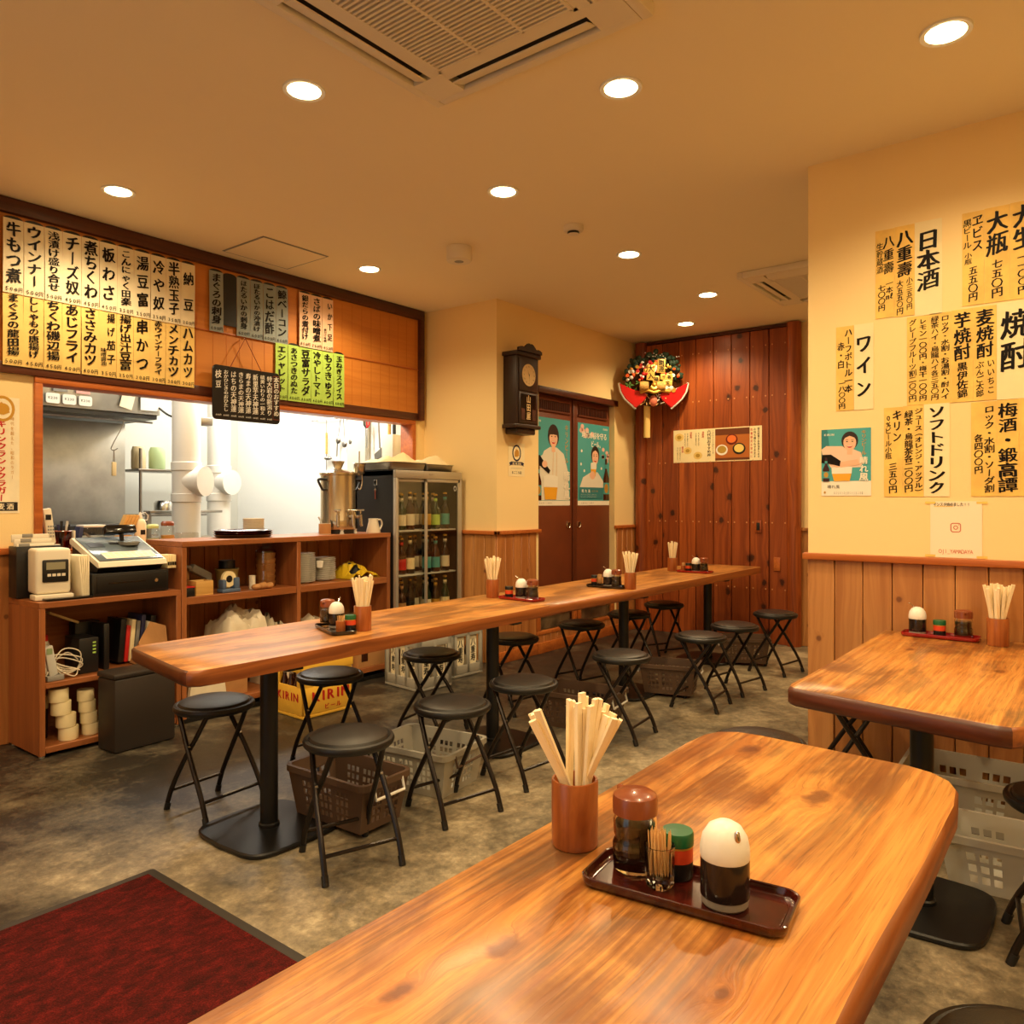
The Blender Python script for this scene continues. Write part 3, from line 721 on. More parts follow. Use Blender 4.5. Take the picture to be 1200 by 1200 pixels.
GR = [(2.718, 'まぐろの刺身'), (2.917, 'ほたるいかの刺身'), (3.018, 'ほたるいかの沖漬け'), (3.118, 'こはだ酢'), (3.218, '鯨ベーコン')]
for x, a in GR: strip(x, 2.772, 0.10, 0.39, a, '600円', m_paperg, 'grey blue menu strip brushed %s left of the pink strips' % a, 'grey sashimi menu strips')
strip(2.817, 2.765, 0.099, 0.33, None, None, m_black, 'blank black strip between two grey menu strips', 'grey sashimi menu strips')
for x, a in ((3.408, '銀だらの煮付け'), (3.510, 'さばの味噌煮'), (3.612, 'いか下足')):
    strip(x, 2.776, 0.101, 0.385, a, '750円' if 'さば' in a else '850円', m_paperp, 'pink menu strip brushed %s above the green strips' % a, 'pink menu strips', 4.578, '煮付け味噌' if '下足' in a else None)
for x, a in ((3.216, 'エシャレット'), (3.318, 'あさつきのぬた'), (3.418, '豆富サラダ'), (3.519, '冷やしトマト'), (3.620, 'もろきゅう'), (3.722, '玉ねぎスライス')):
    strip(x, 2.388, 0.101, 0.395, a, '400円', m_papergr, 'light green menu strip brushed %s along the lower row' % a, 'green vegetable menu strips')

# chalk specials board on a cord
t = thing('hanging_chalkboard', 'small black specials board hung on a cord below the menu strips', 'chalkboard', (2.722, 4.548, 1.812))
q = MB(); q.T = FY(0, 0, 0); q.prism(rrect(0, 0, 0.507, 0.352, 0.03), -0.012, 0.0, 0, None, 0.003); q.build('board', m_chalk, t)
q = MB(); q.T = FY(0, 0, 0)
cols = ['本日のおすすめ', '特大岩の新潟り', '硫黄いわりの一和え', '新里芋天神蓮', '寿まの天神蓮', 'きらまの天神蓮', 'はちの天神蓮', 'おかひじきのおひたし', '枝豆']
for i, a in enumerate(cols):
    x = 0.507 - 0.032 - i * 0.0545
    q.vtext(a, x, 0.325, 0.27 if i < 8 else 0.13, 0.044, 0.0012, 0, 0.02)
    if i: q.htext('600円', x, 0.03, 0.04, 0.014, 0.0012, 0)
for a, b in (((0.448, 0.03), (0.450, 0.33)), ((0.500, 0.03), (0.502, 0.33)), ((0.448, 0.03), (0.502, 0.033)), ((0.448, 0.327), (0.502, 0.33))): q.rect(a[0], a[1], b[0], b[1], 0.0010, 1)
q.build('chalk_writing', [m_chalkw, m_string], t)
q = MB(); q.tube([(0.12, -0.006, 0.345), (0.235, 0.0, 0.552), (0.355, -0.006, 0.345)], 0.003, 6); q.build('cord', m_string, t)
q = MB(); q.tube([(0.235, 0.004, 0.552), (0.235, 0.045, 0.552)], 0.004, 6); q.build('hook', m_steel, t)

# ------------------------------------------------------------------ brushed drink menus on the right wall
WX = 3.7765
def wsheet(name, yl, yr, z0, z1, paper, cols, label, group=None, cat='menu sheet', lift=0.0):
    """sheet on the right wall from world y = yl (left edge) to yr; cols = (text, u centre 0..1, v top, v length, char width, bold)"""
    q = MB(); q.T = FX(WX - 0.002 - lift, yl, z0); W, H = yl - yr, z1 - z0
    q.box(0, 0, -0.0012, W, H, 0, 0)
    for tx, u, v, ln, cw, bd in cols: q.vtext(tx, u * W, v * H, ln * H, cw, 0.0009, 1, bd, 0.14)
    return tag(q.build(name, [paper, m_ink]), label, cat, group)
G = 'brushed drink menu sheets on the right wall'
B1, B2, B3 = 0.04, 0.028, 0.018
wsheet('menu_sheet', 0.691, 0.585, 2.095, 2.508, m_paperc, [('日本酒', 0.5, 0.90, 0.63, 0.088, B1)], 'cream heading sheet brushed 日本酒, beside two tan columns', G)
wsheet('menu_sheet', 0.772, 0.692, 2.105, 2.506, m_paperk, [('八重壽', 0.5, 0.95, 0.52, 0.066, B1), ('小三五〇円', 0.75, 0.42, 0.36, 0.026, B3), ('大五五〇円', 0.27, 0.40, 0.38, 0.028, B2)], 'tan sheet brushed 八重壽 with small and large prices', G)
wsheet('menu_sheet', 0.852, 0.773, 2.108, 2.504, m_paperk, [('八重壽', 0.70, 0.93, 0.44, 0.046, B2), ('生貯蔵酒', 0.24, 0.86, 0.35, 0.03, B3), ('一本㎖', 0.74, 0.42, 0.22, 0.03, B3), ('七〇〇円', 0.34, 0.38, 0.30, 0.032, B2)], 'tan sheet brushed 八重壽生貯蔵酒, left of the other sake sheet', G)
wsheet('menu_sheet', 0.509, 0.428, 2.112, 2.506, m_paperk, [('ヱビス', 0.70, 0.97, 0.40, 0.042, B2), ('黒ビール', 0.24, 0.93, 0.32, 0.034, B3), ('小瓶', 0.28, 0.57, 0.13, 0.03, B3), ('五五〇円', 0.5, 0.42, 0.38, 0.036, B2)], 'tan sheet brushed 黒ビール小瓶 in the topmost row by the right edge', G)
wsheet('menu_sheet', 0.427, 0.337, 2.112, 2.508, m_paperk, [('大瓶', 0.5, 0.96, 0.46, 0.078, B1), ('七五〇円', 0.5, 0.45, 0.40, 0.042, B2)], 'tan sheet brushed 大瓶 with a price of 七五〇円', G)
wsheet('menu_sheet', 0.336, 0.245, 2.112, 2.510, m_paperk, [('大生', 0.5, 0.97, 0.46, 0.078, B1), ('一一〇〇円', 0.5, 0.47, 0.42, 0.042, B2)], 'tan sheet brushed 大生 cut by the right edge of the picture', G)
wsheet('menu_sheet', 0.383, 0.255, 1.704, 2.104, m_paperc, [('焼酎', 0.5, 0.93, 0.64, 0.100, B1)], 'cream heading sheet brushed 焼酎 below the beer sheets', G)
wsheet('menu_sheet', 0.467, 0.384, 1.706, 2.100, m_paperk, [('麦焼酎', 0.5, 0.97, 0.52, 0.066, B1), ('いいちこ', 0.76, 0.44, 0.38, 0.030, B3), ('ぶんご太郎', 0.28, 0.42, 0.38, 0.030, B3)], 'tan sheet brushed 麦焼酎 next to the shochu heading', G)
wsheet('menu_sheet', 0.549, 0.468, 1.706, 2.100, m_paperk, [('芋焼酎', 0.5, 0.97, 0.52, 0.066, B1), ('黒伊佐錦', 0.5, 0.43, 0.39, 0.042, B2)], 'tan sheet brushed 芋焼酎 second from the shochu heading', G)
wsheet('menu_sheet', 0.634, 0.550, 1.706, 2.098, m_paperk, [('ロック・水割・お湯割・酎ハイ', 0.73, 0.97, 0.93, 0.034, B2), ('緑茶ハイ・烏龍ハイ各三五〇円', 0.26, 0.97, 0.93, 0.032, B3)], 'tan sheet listing ロック・水割 serving styles in two columns', G)
wsheet('menu_sheet', 0.722, 0.635, 1.706, 2.096, m_paperk, [('レモン一〇〇円・梅干一〇〇円', 0.73, 0.97, 0.93, 0.032, B2), ('グレープフルーツ割二〇〇円', 0.26, 0.97, 0.93, 0.032, B3)], 'tan sheet brushed レモン and グレープフルーツ, far left of the shochu row', G)
wsheet('menu_sheet', 0.943, 0.860, 1.702, 2.094, m_paperc, [('ワイン', 0.5, 0.90, 0.78, 0.072, B1)], 'cream heading sheet brushed ワイン, leftmost heading on the wall', G)
wsheet('menu_sheet', 1.022, 0.944, 1.703, 2.093, m_paperk, [('ハーフボトル一本', 0.70, 0.97, 0.76, 0.036, B2), ('赤・白', 0.28, 0.82, 0.32, 0.034, B2), ('一八〇〇円', 0.34, 0.36, 0.34, 0.032, B2)], 'tan sheet brushed ハーフボトル left of the wine heading', G)
wsheet('menu_sheet', 0.655, 0.556, 1.303, 1.706, m_paperc, [('ソフトドリンク', 0.5, 0.98, 0.95, 0.074, B1)], 'cream heading sheet brushed ソフトドリンク above the small white notice', G)
wsheet('menu_sheet', 0.738, 0.656, 1.303, 1.704, m_paperk, [('ジュース（オレンジ・アップル）', 0.76, 0.97, 0.94, 0.034, B2), ('緑茶・烏龍茶各二〇〇円', 0.28, 0.95, 0.90, 0.036, B2)], 'tan sheet brushed ジュース left of the soft drink heading', G)
wsheet('menu_sheet', 0.816, 0.739, 1.303, 1.702, m_paperk, [('キリン', 0.70, 0.97, 0.36, 0.040, B2), ('0%ビール小瓶', 0.24, 0.92, 0.50, 0.028, B3), ('三五〇円', 0.48, 0.38, 0.34, 0.036, B2)], 'tan sheet for alcohol free small bottle beer, beside the poster of a smiling woman', G)
wsheet('menu_sheet', 0.476, 0.384, 1.303, 1.700, m_paperk, [('ロック・水割・ソーダ割', 0.72, 0.96, 0.92, 0.040, B2), ('各四〇〇円', 0.30, 0.66, 0.42, 0.034, B2)], 'tan sheet brushed ロック・水割・ソーダ割 in the lowest row', G)
wsheet('menu_sheet', 0.383, 0.306, 1.303, 1.702, m_paperk, [('梅酒・鍛高譚', 0.5, 0.97, 0.93, 0.070, B1)], 'tan sheet brushed 梅酒・鍛高譚 in the lowest row', G)
wsheet('menu_sheet', 0.305, 0.225, 1.303, 1.704, m_paperk, [('ロック・水割', 0.5, 0.96, 0.6, 0.05, B2)], 'tan sheet cut by the right picture edge, lowest row', G)

# small white notice: heading, camera logo and account name (its code block is left out)
m_logo = M('orange_pink_logo', (206, 110, 84), 0.6)
q = MB(); q.T = FX(WX - 0.002, 0.630, 1.040); W, H = 0.194, 0.242
q.box(0, 0, -0.0012, W, H, 0, 0)
q.htext('インスタ始めました!!', W * 0.42, H * 0.945, W * 0.72, 0.017, 0.0009, 1, 0.01, 0.1); q.rect(0.014, H * 0.905, W * 0.45, H * 0.915, 0.0008, 3)
def ring2(q, x0, y0, x1, y1, r, wd, z, k):
    a = rrect(x0, y0, x1, y1, r); b = rrect(x0 + wd, y0 + wd, x1 - wd, y1 - wd, max(r - wd, 0.001)); n = len(a)
    q.add([(p[0], p[1], z) for p in a + b], [(i, (i + 1) % n, n + (i + 1) % n, n + i) for i in range(n)], k)
ring2(q, W / 2 - 0.020, H * 0.535 - 0.020, W / 2 + 0.020, H * 0.535 + 0.020, 0.010, 0.0035, 0.0009, 2)
ring2(q, W / 2 - 0.009, H * 0.535 - 0.009, W / 2 + 0.009, H * 0.535 + 0.009, 0.0089, 0.003, 0.0009, 2); q.ell(W / 2 + 0.012, H * 0.535 + 0.012, 0.002, 0.002, 0.0009, 2, 8)
q.htext('OJI_YAMADAYA', W / 2, H * 0.115, W * 0.66, 0.024, 0.0009, 2, 0.004)
for x in (0.0, W): 
    for y in (0.006, H - 0.006): q.rect(x - 0.02, y - 0.005, x + 0.02, y + 0.005, 0.0004, 3)
tag(q.build('paper_notice', [M('notice_paper', (252, 236, 206), 0.7), m_ink, m_logo, m_paperk]), 'small white taped notice with a square camera logo above the cap rail', 'notice')

# ------------------------------------------------------------------ printed posters
PM = [M('poster_paper', (244, 238, 220), 0.45), m_teal, m_teald, m_skin, m_hair, m_shirtw, m_shirtp, m_beer, m_foam, m_bottle, m_aqua, m_ink, m_red, M('poster_pink', (240, 190, 176), 0.45), m_woodlt, m_gold]
def bottle_art(q, x, y, h, z):
    w = h * 0.13
    q.poly([(x - w, y), (x + w, y), (x + w, y + h * .52), (x + w * .36, y + h * .72), (x + w * .36, y + h), (x - w * .36, y + h), (x - w * .36, y + h * .72), (x - w, y + h * .52)], z, 9)
    q.rect(x - w, y + h * .14, x + w, y + h * .42, z + .0002, 10); q.ell(x, y + h * .28, w * .7, w * .9, z + .0004, 15, 12); q.rect(x - w * .4, y + h * .76, x + w * .4, y + h * .86, z + .0002, 10)
def glass_art(q, x, y, w, h, z):
    q.poly([(x - w * .8, y), (x + w * .8, y), (x + w, y + h * .55), (x - w, y + h * .55)], z, 7)
    q.poly([(x - w, y + h * .5), (x + w, y + h * .5), (x + w * 1.05, y + h * .94), (x + w * .5, y + h), (x - w * .6, y + h * .98), (x - w * 1.05, y + h * .92)], z + .0002, 8)
def face_art(q, x, y, r, z, female):
    q.ell(x, y + r * .25, r * 1.02, r * 1.18, z, 4)
    if not female: q.ell(x, y + r * .1, r * 1.05, r * 1.1, z, 4)
    q.rect(x - r * .32, y - r * 1.55, x + r * .32, y - r * .7, z + .0001, 3)
    q.ell(x, y, r * .78, r * 1.05, z + .0002, 3)
    if female: q.poly([(x - r * .8, y + r * .25), (x - r * .7, y + r * .95), (x, y + r * 1.25), (x + r * .7, y + r * .95), (x + r * .8, y + r * .25), (x + r * .55, y + r * .62), (x, y + r * .86), (x - r * .55, y + r * .62)], z + .0004, 4)
    else: q.poly([(x - r * .95, y - r * .35), (x - r * .98, y + r * .6), (x - r * .5, y + r * 1.25), (x + r * .5, y + r * 1.25), (x + r * .98, y + r * .6), (x + r * .95, y - r * .35), (x + r * .62, y + r * .3), (x + r * .1, y + r * .35), (x - r * .62, y + r * .3)], z + .0004, 4)
    for s in (-1, 1):
        q.ell(x + s * r * .33, y + r * .12, r * .13, r * .06, z + .0006, 11, 8); q.poly([(x + s * r * .18, y + r * .30), (x + s * r * .5, y + r * .33), (x + s * r * .5, y + r * .37), (x + s * r * .18, y + r * .35)], z + .0006, 4)
        q.ell(x + s * r * .5, y - r * .22, r * .16, r * .1, z + .0003, 13, 8)
    q.poly([(x - r * .05, y + r * .1), (x + r * .09, y - r * .18), (x - r * .09, y - r * .18)], z + .0006, 13)
    q.ell(x, y - r * .42, r * .34, r * .26, z + .0006, 12, 12, PI, 2 * PI); q.rect(x - r * .28, y - r * .5, x + r * .28, y - r * .43, z + .0008, 0)
# right wall: woman pouring beer
q = MB(); q.T = FX(WX - 0.002, 1.088, 1.308); W, H = 0.218, 0.311
q.box(0, 0, -0.0012, W, H, 0, 0); q.rect(0, H * .22, W, H, .0004, 1); q.poly([(0, H * .5), (W * .2, H * .55), (W * .12, H), (0, H)], .0006, 2)
q.poly([(W * .0, H * .70), (W * .10, H * .75), (W * .42, H * .74), (W * .62, H * .70), (W * .80, H * .64), (W * .86, H * .50), (W * .78, H * .42), (W * .2, H * .42), (W * .02, H * .62)], .0008, 6)
face_art(q, W * .58, H * .79, 0.036, .0012, True)
q.poly([(W * .36, H * .50), (W * .74, H * .54), (W * .78, H * .46), (W * .40, H * .42)], .0026, 3); q.ell(W * .34, H * .46, W * .09, H * .035, .0028, 3)
glass_art(q, W * .42, H * .22, W * .2, H * .22, .0020); q.poly([(0, H * .50), (W * .02, H * .62), (W * .2, H * .62), (W * .40, H * .52), (W * .38, H * .44), (W * .18, H * .48)], .0030, 11)
bottle_art(q, W * .10, H * .215, H * .36, .0032)
q.htext('KIRIN', W * .16, H * .92, W * .2, 0.014, .0012, 0, .03)
q.vtext('キリンビール', W * .86, H * .97, H * .37, 0.024, .0012, 15, .02, 0); q.vtext('晴れ風', W * .86, H * .58, H * .36, 0.038, .0034, 0, .03, 0)
q.htext('晴れ風', W * .25, H * .135, W * .26, 0.018, .0008, 11, .0); 
for y in (.05, .03): q.htext('きりんとともにおいしいビールを', W * .55, H * y, W * .6, 0.006, .0008, 11, 0)
q.ell(W * .07, H * .05, .005, .006, .0008, 15, 10)
tag(q.build('wall_poster', PM), 'small teal poster of a smiling woman pouring beer on the right cream wall', 'poster')
def door_poster(x, z, label, man):
    q = MB(); q.T = FY(x, 3.8845, z); W, H = 0.56, 0.765
    q.box(0, 0, -0.001, W, H, 0, 0); q.rect(0, H * .055, W, H, .0005, 1)
    if man:
        q.poly([(W * .1, H * .06), (W * .12, H * .45), (W * .28, H * .62), (W * .44, H * .67), (W * .62, H * .67), (W * .82, H * .60), (W * .93, H * .42), (W * .98, H * .06)], .001, 5)
        for a, b in ((.50, .20), (.53, .66), (.60, .25)): q.poly([(W * a, H * b), (W * (a + .012), H * b), (W * (a + .03), H * .62), (W * (a + .02), H * .62)], .0012, 14)
        face_art(q, W * .53, H * .78, 0.082, .0016, False)
        q.poly([(W * .05, H * .50), (W * .22, H * .57), (W * .34, H * .50), (W * .30, H * .42), (W * .1, H * .44)], .003, 5)
        q.poly([(W * .02, H * .54), (W * .16, H * .57), (W * .30, H * .48), (W * .44, H * .40), (W * .40, H * .36), (W * .24, H * .42), (W * .06, H * .48)], .0034, 11)
        q.ell(W * .29, H * .47, W * .07, H * .04, .0038, 3); glass_art(q, W * .45, H * .07, W * .19, H * .28, .004)
        bottle_art(q, W * .13, H * .06, H * .40, .0042)
        q.vtext('キリンビール', W * .90, H * .95, H * .46, .056, .0012, 15, .02, 0); q.vtext('晴れ風', W * .90, H * .40, H * .33, .095, .0044, 0, .04, 0)
        q.htext('KIRIN', W * .12, H * .955, W * .14, .026, .001, 0, .03)
    else:
        q.poly([(W * .06, H * .22), (W * .16, H * .34), (W * .42, H * .41), (W * .62, H * .41), (W * .80, H * .30), (W * .84, H * .22)], .001, 5)
        face_art(q, W * .54, H * .60, 0.072, .0016, True)
        glass_art(q, W * .48, H * .36, W * .085, H * .17, .003); q.ell(W * .45, H * .37, W * .085, H * .05, .0034, 3); q.poly([(W * .38, H * .22), (W * .36, H * .36), (W * .50, H * .38), (W * .56, H * .22)], .0028, 5)
        for i in range(9): q.ell(W * rnd.uniform(.06, .5), H * rnd.uniform(.84, .97), .03, .024, .0008, 13, 9)
        for i in range(7): q.ell(W * rnd.uniform(.78, .98), H * rnd.uniform(.54, .70), .026, .02, .0008, 13, 9)
        for u, v in ((.1, .5), (.2, .42), (.12, .66), (.3, .3), (.74, .46)): q.ell(W * u, H * v, .014, .014, .0007, 0, 10)
        q.htext('地元の桜を守る', W * .52, H * .86, W * .80, .070, .0014, 0, .03, .08); q.htext('ビール。', W * .58, H * .755, W * .34, .068, .0014, 0, .03, .08)
        q.rect(W * .04, H * .08, W * .78, H * .215, .0044, 2); q.htext('晴れ風', W * .24, H * .175, W * .3, .034, .0048, 0, .02); q.htext('ACTION', W * .52, H * .175, W * .2, .024, .0048, 15, .01)
        for y in (.13, .105): q.htext('おいしいビールでにほんをげんきに', W * .33, H * y, W * .5, .012, .0048, 0, 0)
        bottle_art(q, W * .89, H * .065, H * .52, .005); q.htext('KIRIN', W * .87, H * .955, W * .14, .026, .001, 0, .03)
    q.htext('お酒は楽しく適量を', W * .3, H * .028, W * .4, .013, .0007, 11, 0)
    tag(q.build('beer_poster', PM), label, 'poster', 'beer posters on the double door')
door_poster(5.281, 1.247, 'teal poster of a dark haired man pouring a bottle, left door', True)
door_poster(5.969, 1.247, 'teal poster of a woman holding a glass under white lettering, right door', False)
# menu photo sheet on the plank wall
q = MB(); q.T = FX(6.927, 3.394, 1.659); W, H = 0.875, 0.315
q.box(0, 0, -0.0015, W, H, 0, 0); q.rect(W * .49, H * .03, W * .87, H * .97, .0006, 1); q.rect(W * .49, H * .78, W * .87, H * .97, .0009, 2); q.rect(W * .49, H * .03, W * .87, H * .10, .0009, 2)
for u, v, rx, ka, kb in ((.565, .34, .058, 3, 4), (.675, .64, .058, 5, 6), (.755, .36, .062, 7, 8)):
    q.ell(W * u, H * v, rx, rx * .86, .0012, ka, 20); q.ell(W * u, H * v + .004, rx * .76, rx * .62, .0016, kb, 18)
for u, v, r in ((.07, .78, .038), (.17, .36, .034), (.29, .20, .036)):
    q.ell(W * u, H * v, r * 1.25, r, .0008, 9, 16); q.ell(W * u, H * v, r * .62, r * .5, .0012, 4, 12)
q.vtext('六代目おすすめ丼', W * .42, H * .96, H * .80, .045, .001, 10, .02, 0); q.vtext('こだわりの三品をどうぞ', W * .465, H * .95, H * .72, .018, .001, 10, 0, 0)
for u, t_, k in ((.21, '特製丼', 11), (.35, '海鮮丼', 11), (.11, '親子丼', 11)): q.vtext(t_, W * u, H * (.93 if u > .15 else .5), H * .2, .024, .001, k, .01, 0)
for u in (.14, .17, .27, .30, .05, .08): q.vtext('旬の魚と野菜をのせて', W * u, H * (.9 if u > .12 else .48), H * .42, .012, .001, 10, 0, 0)
for u, t_ in ((.965, '昼の定食とお弁当あります'), (.925, 'お持ち帰りもできます'), (.89, '数量限定お早めに')): q.vtext(t_, W * u, H * .95, H * .88, .022, .001, 10 if u > .9 else 11, .01, 0)
tag(q.build('menu_photo_sheet', [m_paperc, M('photo_wood', (188, 108, 46), .4), M('photo_dark', (110, 58, 30), .4), m_plate, M('photo_broth', (186, 150, 60), .4), M('photo_redbowl', (110, 24, 18), .4), M('photo_salmon', (236, 120, 56), .4),
     m_black, M('photo_egg', (244, 214, 120), .4), M('photo_halo', (240, 206, 120), .5), m_ink, m_red]), 'wide cream menu sheet with a photo of three bowls on the plank wall', 'menu sheet')
# two small round emblem stickers and the tall sign at the left edge
def emblem(q, cx, cy, r, z, kr, kin):
    q.ell(cx, cy, r, r * 1.18, z, kr, 22); q.ell(cx, cy, r * .76, r * .92, z + .0003, 0, 20); q.ell(cx + r * .05, cy, r * .52, r * .5, z + .0006, kin, 14)
    q.poly([(cx - r * .5, cy + r * .1), (cx - r * .1, cy + r * .62), (cx + r * .2, cy + r * .3), (cx + r * .6, cy - r * .3), (cx + r * .1, cy - r * .55), (cx - r * .5, cy - r * .5)], z + .0008, kin)
q = MB(); q.T = FY(4.868, 3.828, 1.485); W, H = 0.215, 0.272
q.box(0, 0, -.001, W, H, 0, 0); emblem(q, W * .5, H * .70, .058, .0005, 1, 2)
q.poly([(.008, H * .40), (.035, H * .44), (W - .035, H * .44), (W - .008, H * .40), (W - .02, H * .35), (W - .008, H * .31), (W - .04, H * .34), (.04, H * .34), (.008, H * .31), (.02, H * .35)], .0015, 1)
q.htext('KIRIN', W / 2, H * .385, W * .5, .030, .002, 0, .03); q.rect(.03, H * .245, W - .03, H * .25, .0006, 1); q.htext('まごころ店', W / 2, H * .12, W * .62, .026, .0006, 1, .02)
tag(q.build('emblem_sticker', [m_paperc, M('navy_print', (30, 34, 66), .5), m_gold]), 'small cream sticker with a dark round emblem and ribbon under the clock', 'sticker')
q = MB(); q.T = FY(1.355, 4.618, 1.22); W, H = 0.285, 0.612
q.box(0, 0, -.0015, W, H, 0, 0); emblem(q, W * .72, H * .90, .058, .0005, 3, 3); q.vtext('キリンクラシックラガー', W * .70, H * .80, H * .70, .062, .001, 1, .035, 0)
q.vtext('時代を超えた、昭和のラガー', W * .88, H * .84, H * .55, .018, .001, 3, 0, 0); q.prism([(W * .03, .012), (W * .97, .012), (W * .97, .058), (W * .03, .058)], .0005, .0012, 2); q.htext('麒麟麦酒', W * .62, .035, W * .6, .036, .0018, 0, .02)
tag(q.build('tall_sign', [m_paperw, m_red, m_black, m_gold]), 'tall white sign with red vertical lettering cut by the left picture edge', 'sign')
# ------------------------------------------------------------------ floor mat
t = thing('doormat', 'dark red ribbed doormat with a black rubber border on the concrete floor', 'doormat', (0, 0, 0))
q = MB(); q.prism(rrect(-0.15, 1.10, 1.352, 2.635, 0.01, 2), 0.0005, 0.006, 0, None, 0.002); q.build('rubber_border', m_rubber, t)
q = MB(); q.box(-0.115, 1.135, 0.004, 1.317, 2.60, 0.010); q.build('pile', m_carpet, t)

# ------------------------------------------------------------------ tables
def table_base(t, x, y, ztop, bx=0.21, by=0.215, post=0.034):
    q = MB(); pts = []
    for i in range(40):
        a = 2 * PI * i / 40; c, s = math.cos(a), math.sin(a); e = 2 / 7.0
        px = math.copysign(abs(c) ** e, c) * bx; py = math.copysign(abs(s) ** e, s) * by
        px *= 1.0 - 0.10 * (py / by) ** 2 + 0.04; py *= 1.0 - 0.07 * (px / bx) ** 2 + 0.03
        pts.append((x + px, y + py))
    q.prism(pts, 0.001, 0.020, 0, None, 0.005); q.build('base_plate', m_blackmetal, t)
    q = MB(); q.lathe([(post + 0.006, 0.0), (post + 0.006, 0.012), (post, 0.016), (post, ztop - 0.016)], 26, 0, (x, y, 0.019)); q.build('post', m_blackmetal, t)
    q = MB(); q.cbox(x, y, ztop - 0.006, 0.30, 0.07, 0.010, 0, 0.002); q.cbox(x, y, ztop - 0.006, 0.07, 0.34, 0.0098, 0, 0.002); q.build('mounting_plate', m_blackmetal, t)
def wavy(x0, x1, y, amp, n, seed, rev=False):
    r = random.Random(seed); ph = [r.uniform(0, 6) for _ in range(3)]
    out = []
    for i in range(n + 1):
        u = i / n; x = x0 + (x1 - x0) * u; env = min(1, u * 8, (1 - u) * 8)
        out.append((x, y + env * amp * (math.sin(x * 2.1 + ph[0]) + 0.6 * math.sin(x * 4.7 + ph[1]) + 0.35 * math.sin(x * 9 + ph[2])) / 1.6))
    return out[::-1] if rev else out
TH = 0.055; TT = 0.71
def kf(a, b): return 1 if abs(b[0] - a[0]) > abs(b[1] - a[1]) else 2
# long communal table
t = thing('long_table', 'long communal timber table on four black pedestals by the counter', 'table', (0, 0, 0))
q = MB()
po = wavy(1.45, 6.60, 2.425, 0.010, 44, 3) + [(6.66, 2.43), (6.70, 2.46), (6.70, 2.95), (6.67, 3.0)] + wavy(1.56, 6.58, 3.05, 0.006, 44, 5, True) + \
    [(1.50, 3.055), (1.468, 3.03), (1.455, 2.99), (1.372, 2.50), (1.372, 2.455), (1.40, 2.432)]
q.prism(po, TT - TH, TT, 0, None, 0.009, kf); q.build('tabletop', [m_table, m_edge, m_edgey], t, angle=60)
for x in (1.795, 3.17, 4.56, 5.926): table_base(t, x, 2.60, TT - TH)
# front table
t = thing('front_table', 'worn timber table filling the foreground, lighter along its right edge', 'table', (0, 0, 0))
q = MB()
po = wavy(0.20, 1.66, 0.232, 0.004, 20, 11) + [(1.755, 0.243), (1.80, 0.262), (1.835, 0.30), (1.852, 0.35), (1.868, 0.68), (1.862, 0.735), (1.835, 0.775), (1.79, 0.793)] + wavy(0.20, 1.70, 0.80, 0.003, 20, 13, True)
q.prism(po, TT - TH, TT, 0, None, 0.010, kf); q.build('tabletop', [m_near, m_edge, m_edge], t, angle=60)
for x in (0.52, 1.36): table_base(t, x, 0.52, TT - TH)
# right hand table against the wall
t = thing('dining_table', 'worn timber table pushed end on against the right cedar wainscot', 'table', (0, 0, 0))
q = MB()
po = wavy(2.40, 3.735, 0.172, 0.004, 20, 21) + [(3.735, 0.80)] + wavy(2.44, 3.73, 0.80, 0.003, 20, 23, True) + [(2.405, 0.793), (2.385, 0.77), (2.378, 0.73), (2.300, 0.235), (2.305, 0.20), (2.33, 0.178)]
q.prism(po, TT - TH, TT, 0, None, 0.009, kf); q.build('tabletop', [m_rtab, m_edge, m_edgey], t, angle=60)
for x in (2.72,): table_base(t, x, 0.478, TT - TH, 0.205, 0.19)

# ------------------------------------------------------------------ folding stools
def make_stool(label):
    t = thing('folding_stool', label, 'stool', (0, 0, 0), 0, 'black round folding stools')
    q = MB(); q.lathe([(0.0, 0.425), (0.12, 0.425), (0.135, 0.430), (0.142, 0.441), (0.137, 0.450), (0.12, 0.455), (0.06, 0.458), (0.0, 0.4585)], 36); q.build('seat', m_vinyl, t)
    q = MB(); q.lathe([(0.13, 0.414), (0.153, 0.414), (0.160, 0.421), (0.162, 0.432), (0.158, 0.440), (0.148, 0.443), (0.142, 0.440), (0.138, 0.43), (0.13, 0.425), (0.13, 0.414)], 40, caps=False); q.build('seat_rim', m_black, t)
    q = MB(); q.cbox(0, 0.088, 0.409, 0.20, 0.022, 0.010, 0, 0.002); q.cbox(0, -0.088, 0.409, 0.20, 0.022, 0.010, 0, 0.002); q.build('hinge_bracket', m_tube, t)
    for sy in (-1, 1):
        wd = 0.140 if sy < 0 else 0.122
        for sx in (-1, 1):
            pts = smooth_path([(sx * wd, sy * 0.148, 0.012), (sx * wd * 0.985, sy * 0.112, 0.10), (sx * wd * 0.93, sy * 0.030, 0.235), (sx * wd * 0.86, -sy * 0.024, 0.315), (sx * wd * 0.78, -sy * 0.085, 0.412)], 4)
            q = MB(); q.tube(pts, 0.0102, 9); lg = q.build('leg', m_tube, t)
            q = MB(); q.tube([(sx * wd, sy * 0.1495, 0.0), (sx * wd * 0.995, sy * 0.138, 0.032)], 0.0125, 10); q.build('foot_cap', m_black, lg)
        q = MB(); z = 0.085; y = sy * 0.118; q.tube([(-wd * 0.98, y, z), (wd * 0.98, y, z)], 0.0072, 8); q.build('stretcher', m_tube, t)
    for sx in (-1, 1):
        q = MB(); q.tube([(sx * 0.128, -0.004, 0.284), (sx * 0.106, -0.004, 0.284)], 0.006, 8); q.build('pivot_pin', m_steel_d, t)
    return t
